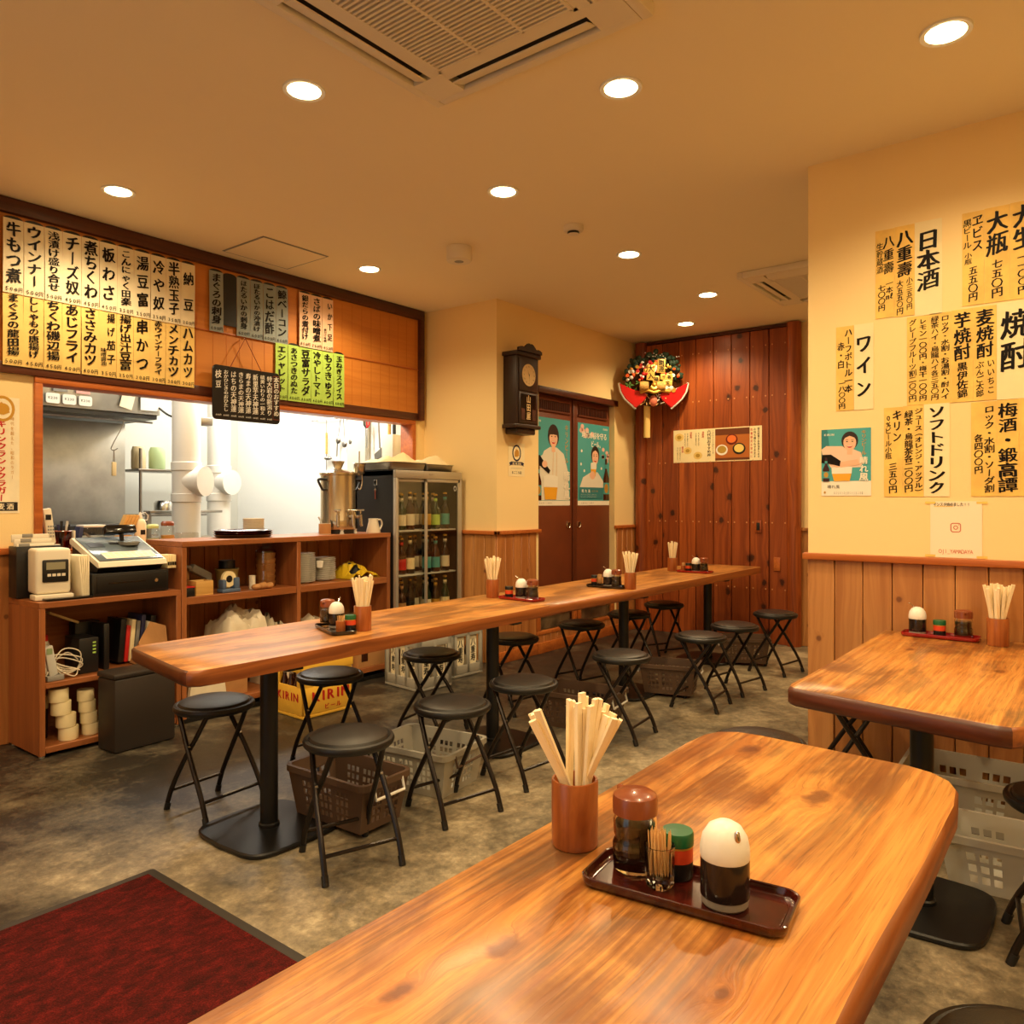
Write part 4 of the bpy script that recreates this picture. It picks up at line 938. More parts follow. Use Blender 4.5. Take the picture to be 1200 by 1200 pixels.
nth = ['nearest', 'second', 'third', 'fourth', 'fifth', 'sixth', 'farthest']
spots_near = [(1.825, 2.162, -19), (2.384, 2.172, -12), (2.878, 2.173, -6), (3.716, 2.135, 6), (4.552, 2.045, 6), (5.075, 2.033, -10), (5.814, 2.012, -9)]
spots_far = [(1.787, 2.973, 4), (2.431, 3.021, -8), (3.106, 2.985, 12), (3.784, 2.94, -6), (4.503, 2.90, -14), (5.139, 2.885, -12), (5.791, 2.924, -28)]
stool = None
for row, nm in ((spots_near, 'open-floor side of the long table'), (spots_far, 'counter side of the long table')):
    for i, (x, y, a) in enumerate(row):
        lb = 'black folding stool, %s one along the %s' % (nth[i], nm)
        if stool is None: stool = make_stool(lb); stool.location = (x, y, 0); stool.rotation_euler = (0, 0, math.radians(a))
        else: dup(stool, (x, y, 0), math.radians(a), lb)
for x, y, a, lb in ((2.68, 0.985, 30, 'black folding stool half hidden behind the far end of the front table'), (3.56, 0.90, 20, 'black folding stool mostly hidden behind the wall table, legs visible'),
                    (2.675, 0.095, 8, 'black folding stool cut by the right picture edge below the wall table'), (1.372, 0.085, 10, 'black stool seat cut by the bottom right corner of the picture')):
    dup(stool, (x, y, 0), math.radians(a), lb)

# ------------------------------------------------------------------ storage baskets
def make_basket(L, W, H, mat, hmat, label, loc, rz, lip=0.012, dense=True):
    t = thing('storage_basket', label, 'basket', loc, rz, 'slotted plastic floor baskets')
    tp = 0.84
    q = MB()
    def wall(ax, sgn):
        ln, off = (L, W) if ax == 0 else (W, L)
        # alternating solid / hole widths in groups of three
        hw, gw, gap = (0.019, 0.009, 0.026) if dense else (0.026, 0.013, 0.062); mg = 0.06 if dense else 0.09
        per = 3 * hw + 2 * gw + gap
        groups = max(1, round((ln - 2 * mg + gap) / per)); tot = groups * (3 * hw + 2 * gw) + (groups - 1) * gap; m0 = (ln - tot) / 2
        cols = [(0, m0, 0)]; x = m0
        for g in range(groups):
            for h in range(3):
                cols.append((x, x + hw, 1)); x += hw
                if h < 2: cols.append((x, x + gw, 0)); x += gw
            if g < groups - 1: cols.append((x, x + gap, 0)); x += gap
        cols.append((x, ln, 0))
        rows = [(0, .14, 0), (.14, .25, 1), (.25, .305, 0), (.305, .415, 1), (.415, .47, 0), (.47, .58, 1), (.58, .635, 0), (.635, .745, 1), (.745, 1.0, 0)] if dense else [(0, 0.16, 0), (0.16, 0.30, 1), (0.30, 0.37, 0), (0.37, 0.51, 1), (0.51, 0.58, 0), (0.58, 0.72, 1), (0.72, 1.0, 0)]
        def P(u, v, inn):
            k = tp + (1 - tp) * v
            a = (u - ln / 2) * k; b = sgn * (off / 2 * k - inn)
            return (a, b, 0.004 + v * (H - 0.004)) if ax == 0 else (b, a, 0.004 + v * (H - 0.004))
        for c0, c1, ch in cols:
            for r0, r1, rh in rows:
                if ch and rh:
                    for (a, b_) in (((c0, r0), (c1, r0)), ((c1, r0), (c1, r1)), ((c1, r1), (c0, r1)), ((c0, r1), (c0, r0))):
                        q.add([P(*a, 0), P(*b_, 0), P(*b_, 0.003), P(*a, 0.003)], [(0, 1, 2, 3)])
                    continue
                q.add([P(c0, r0, 0), P(c1, r0, 0), P(c1, r1, 0), P(c0, r1, 0)], [(0, 1, 2, 3)])
                q.add([P(c0, r0, 0.003), P(c1, r0, 0.003), P(c1, r1, 0.003), P(c0, r1, 0.003)], [(3, 2, 1, 0)])
    for ax in (0, 1):
        for sg in (-1, 1): wall(ax, sg)
    q.box(-L / 2 * tp, -W / 2 * tp, 0.001, L / 2 * tp, W / 2 * tp, 0.005)
    q.build('slotted_body', mat, t)
    q = MB(); o = rrect(-L / 2 - lip, -W / 2 - lip, L / 2 + lip, W / 2 + lip, 0.035, 4); i_ = rrect(-L / 2 + 0.003, -W / 2 + 0.003, L / 2 - 0.003, W / 2 - 0.003, 0.03, 4); n = len(o)
    for za, zb in ((H - 0.022, H + 0.002),):
        q.add([(p[0], p[1], za) for p in o] + [(p[0], p[1], zb) for p in o] + [(p[0], p[1], zb) for p in i_] + [(p[0], p[1], zb - 0.006) for p in i_] + [(p[0] * .985, p[1] * .985, za) for p in o],
              [f_ for j in range(n) for f_ in ((j, (j + 1) % n, n + (j + 1) % n, n + j), (n + j, n + (j + 1) % n, 2 * n + (j + 1) % n, 2 * n + j), (2 * n + j, 2 * n + (j + 1) % n, 3 * n + (j + 1) % n, 3 * n + j), (3 * n + j, 3 * n + (j + 1) % n, 4 * n + (j + 1) % n, 4 * n + j))])
    q.build('rim', mat, t)
    for sg in (-1, 1):
        x = sg * (L / 2 + lip + 0.004); hy = W * 0.30
        q = MB(); q.tube([(x - sg * 0.01, -hy, H - 0.01), (x + sg * 0.004, -hy, H - 0.06), (x + sg * 0.004, hy, H - 0.06), (x - sg * 0.01, hy, H - 0.01)], 0.006, 8); q.build('handle', hmat, t)
    return t
B = [(0.44, 0.25, 0.195, m_brownp, m_white, 'brown slotted basket with a white handle beside the first pedestal', (2.045, 2.43, 0.021), 92),
     (0.43, 0.33, 0.195, m_crateg, m_brownp, 'pale grey slotted basket under the long table between two pedestals', (2.545, 2.475, 0), 98),
     (0.46, 0.32, 0.20, m_brownp, m_white, 'brown slotted basket behind the chopsticks of the front table', (3.76, 2.43, 0), 98),
     (0.36, 0.26, 0.19, m_brownp, m_white, 'brown slotted basket on the third pedestal of the long table', (4.71, 2.33, 0.021), 106),
     (0.36, 0.26, 0.19, m_brownp, m_white, 'farthest brown slotted basket, under the end of the long table', (5.97, 2.31, 0.021), 115),
     (0.46, 0.34, 0.21, m_crateg, m_brownp, 'grey slotted basket standing against the wainscot under the wall table', (3.585, 0.455, 0), 92),
     (0.42, 0.25, 0.18, m_lgrey, m_lgrey, 'light grey slotted basket in front, behind the base of the wall table', (3.045, 0.262, 0), 94)]
for L, W, H, a, b_, lb, loc, rz in B: make_basket(L, W, H, a, b_, lb, loc, math.radians(rz), dense='long table' in lb or 'brown' in lb)

# ------------------------------------------------------------------ condiments
def tray(loc, rz, mat, label, L=0.285, W=0.115):
    q = MB()
    o = rrect(-L / 2, -W / 2, L / 2, W / 2, 0.022, 5); n = len(o)
    rings = [(0.90, 0.0005), (0.96, 0.003), (0.99, 0.008), (1.0, 0.0125), (0.995, 0.0155), (0.975, 0.0165), (0.945, 0.0155), (0.925, 0.012), (0.91, 0.0065), (0.88, 0.0045), (0.80, 0.0042), (0.79, 0.0052), (0.77, 0.0052), (0.76, 0.0042)]
    for s_, z in rings:
        dx = (1 - s_) * W / 2
        for p in o: q.v((p[0] - math.copysign(dx, p[0]), p[1] - math.copysign(dx, p[1]), z))
    for i in range(len(rings) - 1):
        for j in range(n): q.f((i * n + j, i * n + (j + 1) % n, (i + 1) * n + (j + 1) % n, (i + 1) * n + j), 0, True)
    q.f(list(range(n))[::-1]); q.f([(len(rings) - 1) * n + j for j in range(n)])
    return tag(q.build('condiment_tray', mat, None, loc, rz), label, 'tray', 'condiment trays')
def cup(loc, where):
    q = MB(); q.lathe([(0.037, 0.0), (0.0383, 0.003), (0.0388, 0.106), (0.0378, 0.109), (0.0345, 0.109), (0.0335, 0.103), (0.0325, 0.012), (0.0, 0.012)], 30)
    return tag(q.build('chopstick_cup', m_bamboo, None, loc), 'round bamboo chopstick cup ' + where, 'cup', 'bamboo chopstick cups')
q = MB()
q.add([(-0.0026, -0.0046, 0), (0.0026, -0.0046, 0), (0.0026, 0.0046, 0), (-0.0026, 0.0046, 0), (-0.0032, -0.0062, 0.205), (0.0032, -0.0062, 0.205), (0.0032, 0.0062, 0.205), (-0.0032, 0.0062, 0.205)],
      [(3, 2, 1, 0), (4, 5, 6, 7), (0, 1, 5, 4), (1, 2, 6, 5), (2, 3, 7, 6), (3, 0, 4, 7)])
chop0 = tag(q.build('chopsticks', m_chop), 'x', 'chopsticks', 'x')
used = [False]
def chops(loc, n, where, seed, spread=0.040, front=False):
    r = random.Random(seed)
    lb = 'pale disposable chopsticks in the cup ' + where
    for i in range(n):
        a = i * 2.39996 + r.uniform(-.2, .2); rr = math.sqrt((i + 0.5) / n)
        b1 = 0.017 * rr + spread * rr * r.uniform(0.75, 1.15)
        if front:      # leans in two bunches
            a = (2.235 if i % 3 == 0 else -0.907) + r.uniform(-.55, .55); b1 = r.uniform(.060, .082) if i % 3 == 0 else r.uniform(.01, .086)
            if i % 5 == 4: a = r.uniform(0, 6.28); b1 = r.uniform(0, .03)
        b0 = max(-0.026, min(0.017 * rr, 0.052 - b1))
        sd = r.uniform(-.009, .009) if front else 0.0
        p0 = Vector((b0 * math.cos(a) - sd * math.sin(a), b0 * math.sin(a) + sd * math.cos(a), 0.0135)); p1 = Vector((b1 * math.cos(a) - sd * math.sin(a), b1 * math.sin(a) + sd * math.cos(a), 0.0135 + 0.205))
        d = (p1 - p0).normalized()
        e = d.to_track_quat('Z', 'Y').to_euler()
        L = (Vector(loc) + p0 + Vector((0, 0, r.uniform(0, 0.014))))
        if not used[0]:
            c = chop0; used[0] = True
        else:
            c = chop0.copy(); C.objects.link(c)
        c.location = L; c.rotation_euler = e; c['label'] = lb; c['group'] = 'chopsticks in the cup ' + where
        c.rotation_euler.rotate_axis('Z', r.uniform(0, PI)); c.scale = (1, 1, r.uniform(1.0, 1.10))
def soy_bottle(loc, rz, where):
    t = thing('soy_sauce_bottle', 'clear soy sauce dispenser with a brown cap ' + where, 'bottle', loc, rz, 'soy sauce dispensers')
    q = MB(); q.lathe([(0.0, 0.0), (0.030, 0.0), (0.0335, 0.003), (0.0345, 0.018), (0.0345, 0.04), (0.031, 0.048), (0.0335, 0.056), (0.0335, 0.076), (0.031, 0.083), (0.031, 0.088), (0.0285, 0.088), (0.0290, 0.082), (0.0312, 0.075), (0.0312, 0.057), (0.0288, 0.048), (0.0318, 0.039), (0.0318, 0.021), (0.030, 0.0155), (0.0, 0.015)], 30, caps=False); q.build('glass_body', m_cglass, t)
    q = MB(); q.lathe([(0.0, 0.0156), (0.0296, 0.0162), (0.0314, 0.0215), (0.0314, 0.0385), (0.0284, 0.048), (0.0308, 0.0575), (0.0308, 0.072), (0.0, 0.072)], 28, caps=False); q.build('soy_sauce', m_soy, t)
    q = MB(); q.lathe([(0.0345, 0.086), (0.0345, 0.106), (0.033, 0.113), (0.026, 0.118), (0.0, 0.121)], 30)
    q.tube([(0.026, 0, 0.107), (0.040, 0, 0.110), (0.043, 0, 0.113)], [0.008, 0.006, 0.004], 8); q.build('pouring_cap', m_capbrown, t)
    return t
def dome_bottle(loc, rz, where, spoon=True):
    t = thing('sauce_bottle', 'dark sauce bottle with a white domed lid ' + where, 'bottle', loc, rz, 'white domed sauce bottles')
    q = MB(); q.lathe([(0.0, 0.0), (0.029, 0.0), (0.0325, 0.004), (0.0332, 0.03), (0.0332, 0.066)], 30, caps=False); q.build('frosted_base', M('frosted_glass', (150, 140, 128), 0.35) if 'frosted_glass' not in bpy.data.materials else bpy.data.materials['frosted_glass'], t)
    q = MB(); q.lathe([(0.0335, 0.014), (0.0338, 0.016), (0.0338, 0.064), (0.0335, 0.066)], 30, caps=False); q.build('sauce', bpy.data.materials.get('sauce_dark') or M('sauce_dark', (34, 26, 24), 0.16), t)
    q = MB(); q.lathe([(0.0335, 0.066), (0.0342, 0.068), (0.0342, 0.080), (0.031, 0.096), (0.023, 0.109), (0.012, 0.1155), (0.0, 0.117)], 32); q.build('domed_lid', m_white, t)
    if spoon:
        q = MB(); q.tube([(0.010, 0, 0.112), (0.020, 0, 0.124), (0.031, 0, 0.132), (0.036, 0, 0.131)], 0.0022, 7); q.build('ladle_handle', m_steel, t)
    else:
        q = MB(); q.lathe([(0.0, 0.0), (0.0035, 0.001), (0.0052, 0.006), (0.0035, 0.016), (0.0, 0.018)], 12, 0, (0.0265, 0.0, 0.094)); q.tube([(0.0262, 0, 0.096), (0.029, 0, 0.088), (0.031, 0, 0.082)], 0.0012, 6); q.build('ladle_handle', m_steel, t)
    return t
def spice(loc, rz, where, kmat=None):
    t = thing('spice_jar', 'small seasoning jar with an orange and black label ' + where, 'jar', loc, rz, 'seasoning jars')
    q = MB(); q.lathe([(0.0, 0.0), (0.022, 0.0), (0.0235, 0.003), (0.0235, 0.026), (0.0235, 0.05)], 24, caps=False, ks=[1, 1, 1, 0]); q.build('jar_body', [m_orangep, m_black], t)
    q = MB(); q.lathe([(0.0245, 0.05), (0.0245, 0.066), (0.023, 0.069), (0.0, 0.070)], 24); q.build('cap', kmat or m_green, t)
    q = MB(); q.lathe([(0.0239, 0.047), (0.0239, 0.0495)], 24, caps=False); q.build('seal_ring', m_gold, t)
    return t
tp0 = [None]
def picks(loc, where, glass_=True, n=46, seed=5):
    t = thing('toothpick_holder', ('faceted clear glass toothpick holder ' if glass_ else 'small round toothpick holder ') + where, 'holder', loc, 0, 'toothpick holders')
    q = MB()
    if glass_: q.lathe([(0.0, 0.0), (0.018, 0.0), (0.021, 0.004), (0.0222, 0.056), (0.0228, 0.060), (0.0205, 0.060), (0.0192, 0.054), (0.0172, 0.016), (0.0, 0.0155)], 10, sm=False, caps=False)
    else: q.lathe([(0.0, 0.0), (0.019, 0.0), (0.0205, 0.003), (0.0205, 0.046), (0.0185, 0.047), (0.018, 0.006), (0.0, 0.006)], 20, caps=False)
    q.build('holder_body', m_cglass if glass_ else m_bamboo, t)
    r = random.Random(seed); lb = 'thin wooden toothpick standing in the holder ' + where
    zb, L = (0.0165, 0.062) if glass_ else (0.0068, 0.058)
    for i in range(n):
        rr = 0.0145 * math.sqrt((i + .5) / n); a = i * 2.39996
        d = Vector((r.uniform(-.06, .06), r.uniform(-.06, .06), 1)).normalized()
        if tp0[0] is None:
            m_ = MB(); m_.tube([(0, 0, 0), (0, 0, 0.004), (0, 0, 0.058), (0, 0, 0.062)], [0.0004, 0.001, 0.001, 0.0005], 5); c = tp0[0] = m_.build('toothpick', m_twig); tag(c, lb, 'toothpick')
        else: c = tp0[0].copy(); C.objects.link(c)
        c.location = Vector(loc) + Vector((rr * math.cos(a), rr * math.sin(a), zb + r.uniform(0, .003))); c.rotation_euler = d.to_track_quat('Z', 'Y').to_euler()
        c['label'] = lb; c['group'] = 'toothpicks in the holder ' + where
TZ = TT + 0.0008; TB = TT + 0.0056
# front table
W1 = 'on the front table'
tray((1.040, 0.487, TZ), math.radians(97), m_darklac, 'dark red lacquered condiment tray on the front table', 0.297, 0.122)
cup((1.079, 0.708, TZ), W1); chops((1.079, 0.708, TT), 34, W1, 3, 0.052, True)
soy_bottle((1.058, 0.583, TB), math.radians(65), W1); picks((1.030, 0.527, TB), W1, True, 46)
spice((1.074, 0.520, TB), 0, W1); dome_bottle((1.040, 0.431, TB), math.radians(240), W1, False)
# long table, four settings
for i, (tx, ty, tr, tm, tn, cx, cy, nch, items) in enumerate((
        (2.215, 2.715, 68, m_blacklac, 'black', 2.293, 2.625, 24, (('soy', 2.268, 2.835), ('dome', 2.245, 2.745), ('pick', 2.190, 2.650), ('spice', 2.236, 2.640))),
        (3.575, 2.715, 88, m_redlac, 'bright red', 3.555, 2.915, 20, (('spice', 3.560, 2.795), ('dome', 3.590, 2.728), ('soy', 3.582, 2.640))),
        (4.445, 2.655, 90, m_blacklac, 'black', 4.45, 2.488, 20, (('spice', 4.458, 2.765), ('pick', 4.440, 2.715), ('dome', 4.452, 2.655), ('soy', 4.440, 2.585))),
        (5.80, 2.655, 90, m_redlac, 'bright red', 5.83, 2.868, 14, (('pick', 5.81, 2.760), ('spice', 5.80, 2.710), ('dome', 5.81, 2.650), ('soy', 5.795, 2.575))))):
    W2 = 'in the long table\'s %s setting' % ['first', 'second', 'third', 'fourth'][i]
    tray((tx, ty, TZ), math.radians(tr), tm, tn + ' condiment tray ' + W2)
    cup((cx, cy, TZ), W2); chops((cx, cy, TT), nch, W2, 20 + i, 0.034)
    for k, x, y in items:
        if k == 'soy': soy_bottle((x, y, TB), math.radians(200), W2)
        elif k == 'dome': dome_bottle((x, y, TB), math.radians(20 if i == 0 else 130), W2)
        elif k == 'spice': spice((x, y, TB), 0, W2, m_black if i else m_green)
        else: picks((x, y, TB), W2, i == 2, 16, 40 + i)
W3 = 'on the wall table'
tray((3.655, 0.572, TZ), math.radians(90), m_redlac, 'bright red condiment tray on the wall table against the wainscot', 0.29, 0.105)
dome_bottle((3.662, 0.660, TB), math.radians(120), W3); spice((3.652, 0.575, TB), 0, W3); soy_bottle((3.655, 0.488, TB), math.radians(200), W3)
cup((3.60, 0.362, TZ), W3); chops((3.60, 0.362, TT), 30, W3, 50, 0.036)
# ------------------------------------------------------------------ register cabinet and counter
CY0, CY1 = 4.20, 4.595
t = thing('register_cabinet', 'low open wooden cabinet under the cash register at the left', 'cabinet', (0, 0, 0))
def panel(t, name, x0, y0, z0, x1, y1, z1, mt): q = MB(); q.bbox(x0, y0, z0, x1, y1, z1, 0, 0.002, 1); return q.build(name, mt, t)
panel(t, 'top', 1.58, CY0, 0.747, 2.318, CY1, 0.777, m_cab)
panel(t, 'side_panel', 1.58, CY0, 0.012, 1.608, CY1, 0.7465, m_cabz); panel(t, 'side_panel', 2.290, CY0, 0.012, 2.318, CY1, 0.7465, m_cabz)
panel(t, 'shelf', 1.609, CY0 + 0.004, 0.345, 2.289, CY1, 0.372, m_cab); panel(t, 'bottom', 1.609, CY0 + 0.002, 0.022, 2.289, CY1, 0.052, m_cab)
panel(t, 'back_panel', 1.609, CY1 - 0.012, 0.053, 2.289, CY1 - 0.002, 0.746, m_cab)
for x in (1.60, 2.30):
    for y in (4.225, 4.57): q = MB(); q.cyl((x, y, 0.0), 0.014, 0.012, 12); q.build('foot', m_alu, t)
t = thing('counter_cabinet', 'tall open wooden counter with two shelves running to the fridge', 'counter', (0, 0, 0))
panel(t, 'counter_top', 2.322, CY0 - 0.004, 1.020, 3.935, 4.615, 1.052, m_cab)
for x in (2.322, 3.112, 3.905): panel(t, 'upright', x, CY0, 0.03, x + 0.03, CY1, 1.019, m_cabz)
for x0, x1 in ((2.353, 3.111), (3.143, 3.904)):
    panel(t, 'shelf', x0, CY0 + 0.003, 0.685, x1, CY1, 0.728, m_cab); panel(t, 'shelf', x0, CY0 + 0.003, 0.06, x1, CY1, 0.095, m_cab)
panel(t, 'plinth', 2.322, CY0 + 0.02, 0.001, 3.935, CY1, 0.029, m_black)
# inner kitchen-side shelf board that carries jars at the hatch
q = MB(); q.bbox(1.76, 4.747, 0.985, 4.55, 5.05, 1.012, 0, 0.003); q.bbox(1.78, 4.76, 0.001, 4.54, 5.0, 0.984, 1, 0.002)
tag(q.build('kitchen_worktop', [m_cab, m_stain]), 'kitchen worktop behind the counter with jars along it', 'worktop')

# ---- on the register cabinet
CT = 0.778
t = thing('cash_register', 'ivory cash register with a dark glass panel and customer display', 'cash register', (2.055, 4.385, CT + 0.125))
q = MB()
q.add([(sx_, y_, z_) for sx_ in (-0.175, 0.175) for y_, z_ in ((-0.12, 0.0), (-0.155, 0.032), (0.17, 0.15), (0.17, 0.0))], [(3, 2, 1, 0), (4, 5, 6, 7), (0, 1, 5, 4), (1, 2, 6, 5), (2, 3, 7, 6), (3, 0, 4, 7)], 1)
pr = [(-0.160, 0.026), (-0.175, 0.030), (-0.165, 0.055), (0.16, 0.175), (0.18, 0.165), (0.18, 0.145)]
for sx in (-1, 1):
    pass
n = len(pr)
q.add([(-0.185, p[0], p[1]) for p in pr] + [(0.185, p[0], p[1]) for p in pr], [tuple(range(n))[::-1], tuple(range(n, 2 * n))] + [(i, (i + 1) % n, n + (i + 1) % n, n + i) for i in range(n)], 0)
q.build('body', [m_offw, m_black], t)
q = MB(); sl = math.atan2(0.12, 0.325); R_ = Matrix.Rotation(sl, 4, 'X')
q.T = Matrix.Translation((0, -0.165, 0.0555)) @ R_
q.bbox(-0.172, 0.012, 0, 0.172, 0.335, 0.006, 0, 0.002); q.build('glass_panel', M('register_glass', (96, 108, 116), 0.12), t)
q = MB(); q.T = Matrix.Translation((0, -0.165, 0.0555)) @ R_; q.box(-0.13, 0.03, 0.0065, 0.15, 0.115, 0.0075); 
for i in range(9):
    for j in range(3): q.box(-0.12 + i * 0.03, 0.037 + j * 0.026, 0.0075, -0.098 + i * 0.03, 0.055 + j * 0.026, 0.0085, 1)
q.box(-0.15, 0.19, 0.0065, -0.07, 0.25, 0.008, 2); q.box(-0.03, 0.22, 0.0065, 0.05, 0.25, 0.008, 2); q.build('keypad', [m_offw, m_paperc, m_black], t)
q = MB(); q.tube([(0.06, 0.09, 0.14), (0.06, 0.10, 0.20)], 0.012, 10); q.cbox(0.05, 0.10, 0.215, 0.17, 0.05, 0.048, 0, 0.005, R=Matrix.Rotation(math.radians(-25), 4, 'X')); q.lathe([(0.0, 0.0), (0.05, 0.004), (0.06, 0.022), (0.055, 0.022), (0.045, 0.008), (0, 0.006)], 20, 1, (0.07, 0.03, 0.128)); q.build('customer_display', [m_black_g, m_grey], t)
t = thing('cash_box', 'black steel cash drawer under the ivory register', 'drawer', (2.055, 4.395, CT + 0.003))
q = MB(); q.bbox(-0.205, -0.165, 0, 0.205, 0.18, 0.118, 0, 0.003); q.build('drawer_case', m_black, t)
q = MB(); q.bbox(-0.19, -0.170, 0.012, 0.19, -0.164, 0.106, 0, 0.002); q.box(-0.13, -0.1715, 0.060, 0.07, -0.1695, 0.066, 1); q.build('drawer_front', [m_blackmetal, m_black_g], t)
q = MB(); q.lathe([(0.010, 0), (0.010, 0.004), (0.0, 0.004)], 14, 0, (0.13, -0.1695, 0.062), axis='Y'); q.build('key_lock', m_steel, t)
q = MB(); q.bbox(1.62, 4.215, CT + 0.0005, 1.845, 4.275, CT + 0.012, 0, 0.003)
tag(q.build('keyboard_tray', m_black_g), 'flat black tray along the front edge of the register cabinet', 'tray')
t = thing('time_clock', 'ivory time clock with a dark display beside stacked time cards', 'time clock', (1.688, 4.36, CT), math.radians(-6))
q = MB(); q.bbox(-0.082, -0.07, 0.03, 0.082, 0.075, 0.262, 0, 0.016, 3); q.build('case', m_offw, t)
q = MB(); q.bbox(-0.052, -0.078, 0.09, 0.068, -0.068, 0.205, 0, 0.006); q.box(-0.035, -0.0795, 0.155, 0.052, -0.0775, 0.192, 1)
for i in range(4): q.box(-0.03 + i * 0.022, -0.0800, 0.120, -0.014 + i * 0.022, -0.0775, 0.134, 2)
q.build('display_panel', [m_black, M('display_grey', (150, 146, 120), 0.3), m_offw], t)
q = MB(); q.bbox(-0.09, -0.095, 0.002, 0.088, 0.0, 0.028, 0, 0.004); q.build('base_strip', m_offw, t)
t = thing('time_card_rack', 'black rack of fanned ivory time cards behind the time clock', 'card rack', (1.668, 4.505, CT))
q = MB(); q.bbox(-0.10, -0.05, 0.001, 0.115, 0.055, 0.27, 0, 0.004); q.build('rack', m_black, t)
for i in range(3):
    q = MB(); q.cbox(-0.005, -0.035 + i * 0.034, 0.262 + i * 0.024, 0.18, 0.010, 0.04, 0, 0.001); q.cbox(-0.06 + i * .02, -0.0405 + i * 0.034, 0.275 + i * 0.024, 0.05, 0.004, 0.018, 1, 0.001); q.build('time_card_bundle', [m_offw, m_grey], t)
for i in range(5):
    q = MB(); q.cbox(1.800 + i * 0.0095, 4.335, CT + 0.112, 0.007, 0.16, 0.218, 0, 0.001, R=Matrix.Rotation(math.radians(-5 + i * 1.2), 4, 'Y'))
    tag(q.build('paper_folder', m_paperw), 'thin upright white folder in the row between time clock and register', 'folder', 'white folders by the register')
for i in range(4):
    q = MB(); q.cbox(2.265 + i * 0.013, 4.29, CT + 0.162, 0.011, 0.10, 0.075, 0, 0.001); q.box(2.26 + i * 0.013, 4.2385, CT + 0.14, 2.2705 + i * 0.013, 4.2395, CT + 0.16, 1)
    tag(q.build('point_card_stack', [m_paperc, m_black]), 'small banded stack of cards on the black drawer right of the register', 'card stack', 'banded card stacks')
# ---- at the hatch behind the register
t = thing('cordless_phone', 'ivory cordless phone standing upright in the corner of the hatch', 'phone', (1.80, 4.66, 1.014), math.radians(8))
q = MB(); q.bbox(-0.03, -0.04, 0.0, 0.045, 0.03, 0.03, 0, 0.006); q.build('cradle', m_offw, t)
q = MB(); q.cbox(0.0, 0.0, 0.13, 0.048, 0.026, 0.20, 0, 0.009, R=Matrix.Rotation(math.radians(-8), 4, 'Y')); q.box(-0.024, -0.0145, 0.165, 0.006, -0.0125, 0.195, 1)
for i in range(3):
    for j in range(4): q.box(-0.012 + i * 0.013, -0.0145, 0.07 + j * 0.018, -0.004 + i * 0.013, -0.0125, 0.08 + j * 0.018, 2)
q.build('handset', [m_offw, m_black, m_grey], t)
t = thing('pen_pot', 'reddish clear acrylic pen pot on the counter behind the register', 'pot', (1.885, 4.70, 1.013))
q = MB(); q.lathe([(0.0, 0.0), (0.046, 0.0), (0.05, 0.1), (0.048, 0.1), (0.044, 0.006), (0.0, 0.006)], 24, caps=False); q.build('acrylic_body', m_smoked, t)
q = MB(); q.lathe([(0.049, 0.098), (0.052, 0.100), (0.049, 0.104), (0.047, 0.1), (0.049, 0.098)], 24, caps=False); q.build('rim', m_capbrown, t)
for i, (dx, dy, mt, nm, lb) in enumerate(((-0.06, 0.0, m_orange, 'cutter', 'orange handled cutter leaning out of the reddish pen pot'), (0.004, 0.012, m_black, 'marker_pen', 'black marker standing centre of the reddish pen pot'),
                                (-0.012, 0.01, m_navy, 'ballpoint_pen', 'dark blue pen in the reddish pen pot'), (0.022, -0.004, m_lgrey, 'marker_pen', 'silver pen at the right of the reddish pen pot'), (0.034, 0.006, m_black, 'scissors_handle', 'black handled tool at the right of the reddish pen pot'))):
    q = MB(); b = (1.885 + dx * 0.3, 4.70 + dy, 1.021); e = (1.885 + dx * 1.2, 4.70 + dy * 1.4, 1.15 + 0.02 * (i % 2)); q.tube([b, e], 0.006, 8)
    q.tube([Vector(b) + (Vector(e) - Vector(b)) * 0.8, e], 0.0075, 8); tag(q.build(nm, mt), lb, 'pen')
q = MB(); q.cbox(1.985, 4.74, 1.075, 0.02, 0.07, 0.12, 0, 0.002, R=Matrix.Rotation(math.radians(10), 4, 'Y')); tag(q.build('binder', m_navy), 'dark blue binder between the pen pot and the clear box', 'binder')
q = MB(); q.cbox(1.958, 4.745, 1.065, 0.012, 0.06, 0.1, 0, 0.001); tag(q.build('notebook', m_offw), 'thin ivory notebook left of the dark blue binder', 'notebook')
t = thing('clear_box', 'clear plastic box of toothbrush like tools behind the register', 'box', (2.085, 4.80, 1.013))
q = MB(); q.bbox(-0.06, -0.05, 0, 0.06, 0.05, 0.115, 0, 0.006); q.build('box_body', m_jar, t)
q = MB(); q.bbox(-0.063, -0.053, 0.116, 0.063, 0.053, 0.130, 0, 0.004); q.build('lid', m_white, t)
q = MB(); q.tube([(-0.04, 0, 0.085), (0.03, -0.01, 0.02)], 0.006, 6); q.tube([(-0.02, 0.02, 0.08), (0.045, 0.0, 0.02)], 0.005, 6); q.build('contents', m_grey, t)
t = thing('chopstick_box', 'tilted pale wooden box holding chopstick sleeves behind the register', 'box', (2.285, 4.86, 1.013))
q = MB(); q.bbox(-0.06, -0.04, 0, 0.05, 0.04, 0.02, 0, 0.003)
for i in range(4): q.cbox(-0.03 + i * 0.021 + 0.035, 0, 0.10, 0.018, 0.05, 0.18, 0, 0.002, R=Matrix.Rotation(math.radians(22), 4, 'Y'))
q.build('box_body', m_woodlt, t)
t = thing('squeeze_bottle', 'cream squeeze bottle with a capped spout behind the register', 'bottle', (2.41, 4.86, 1.013))
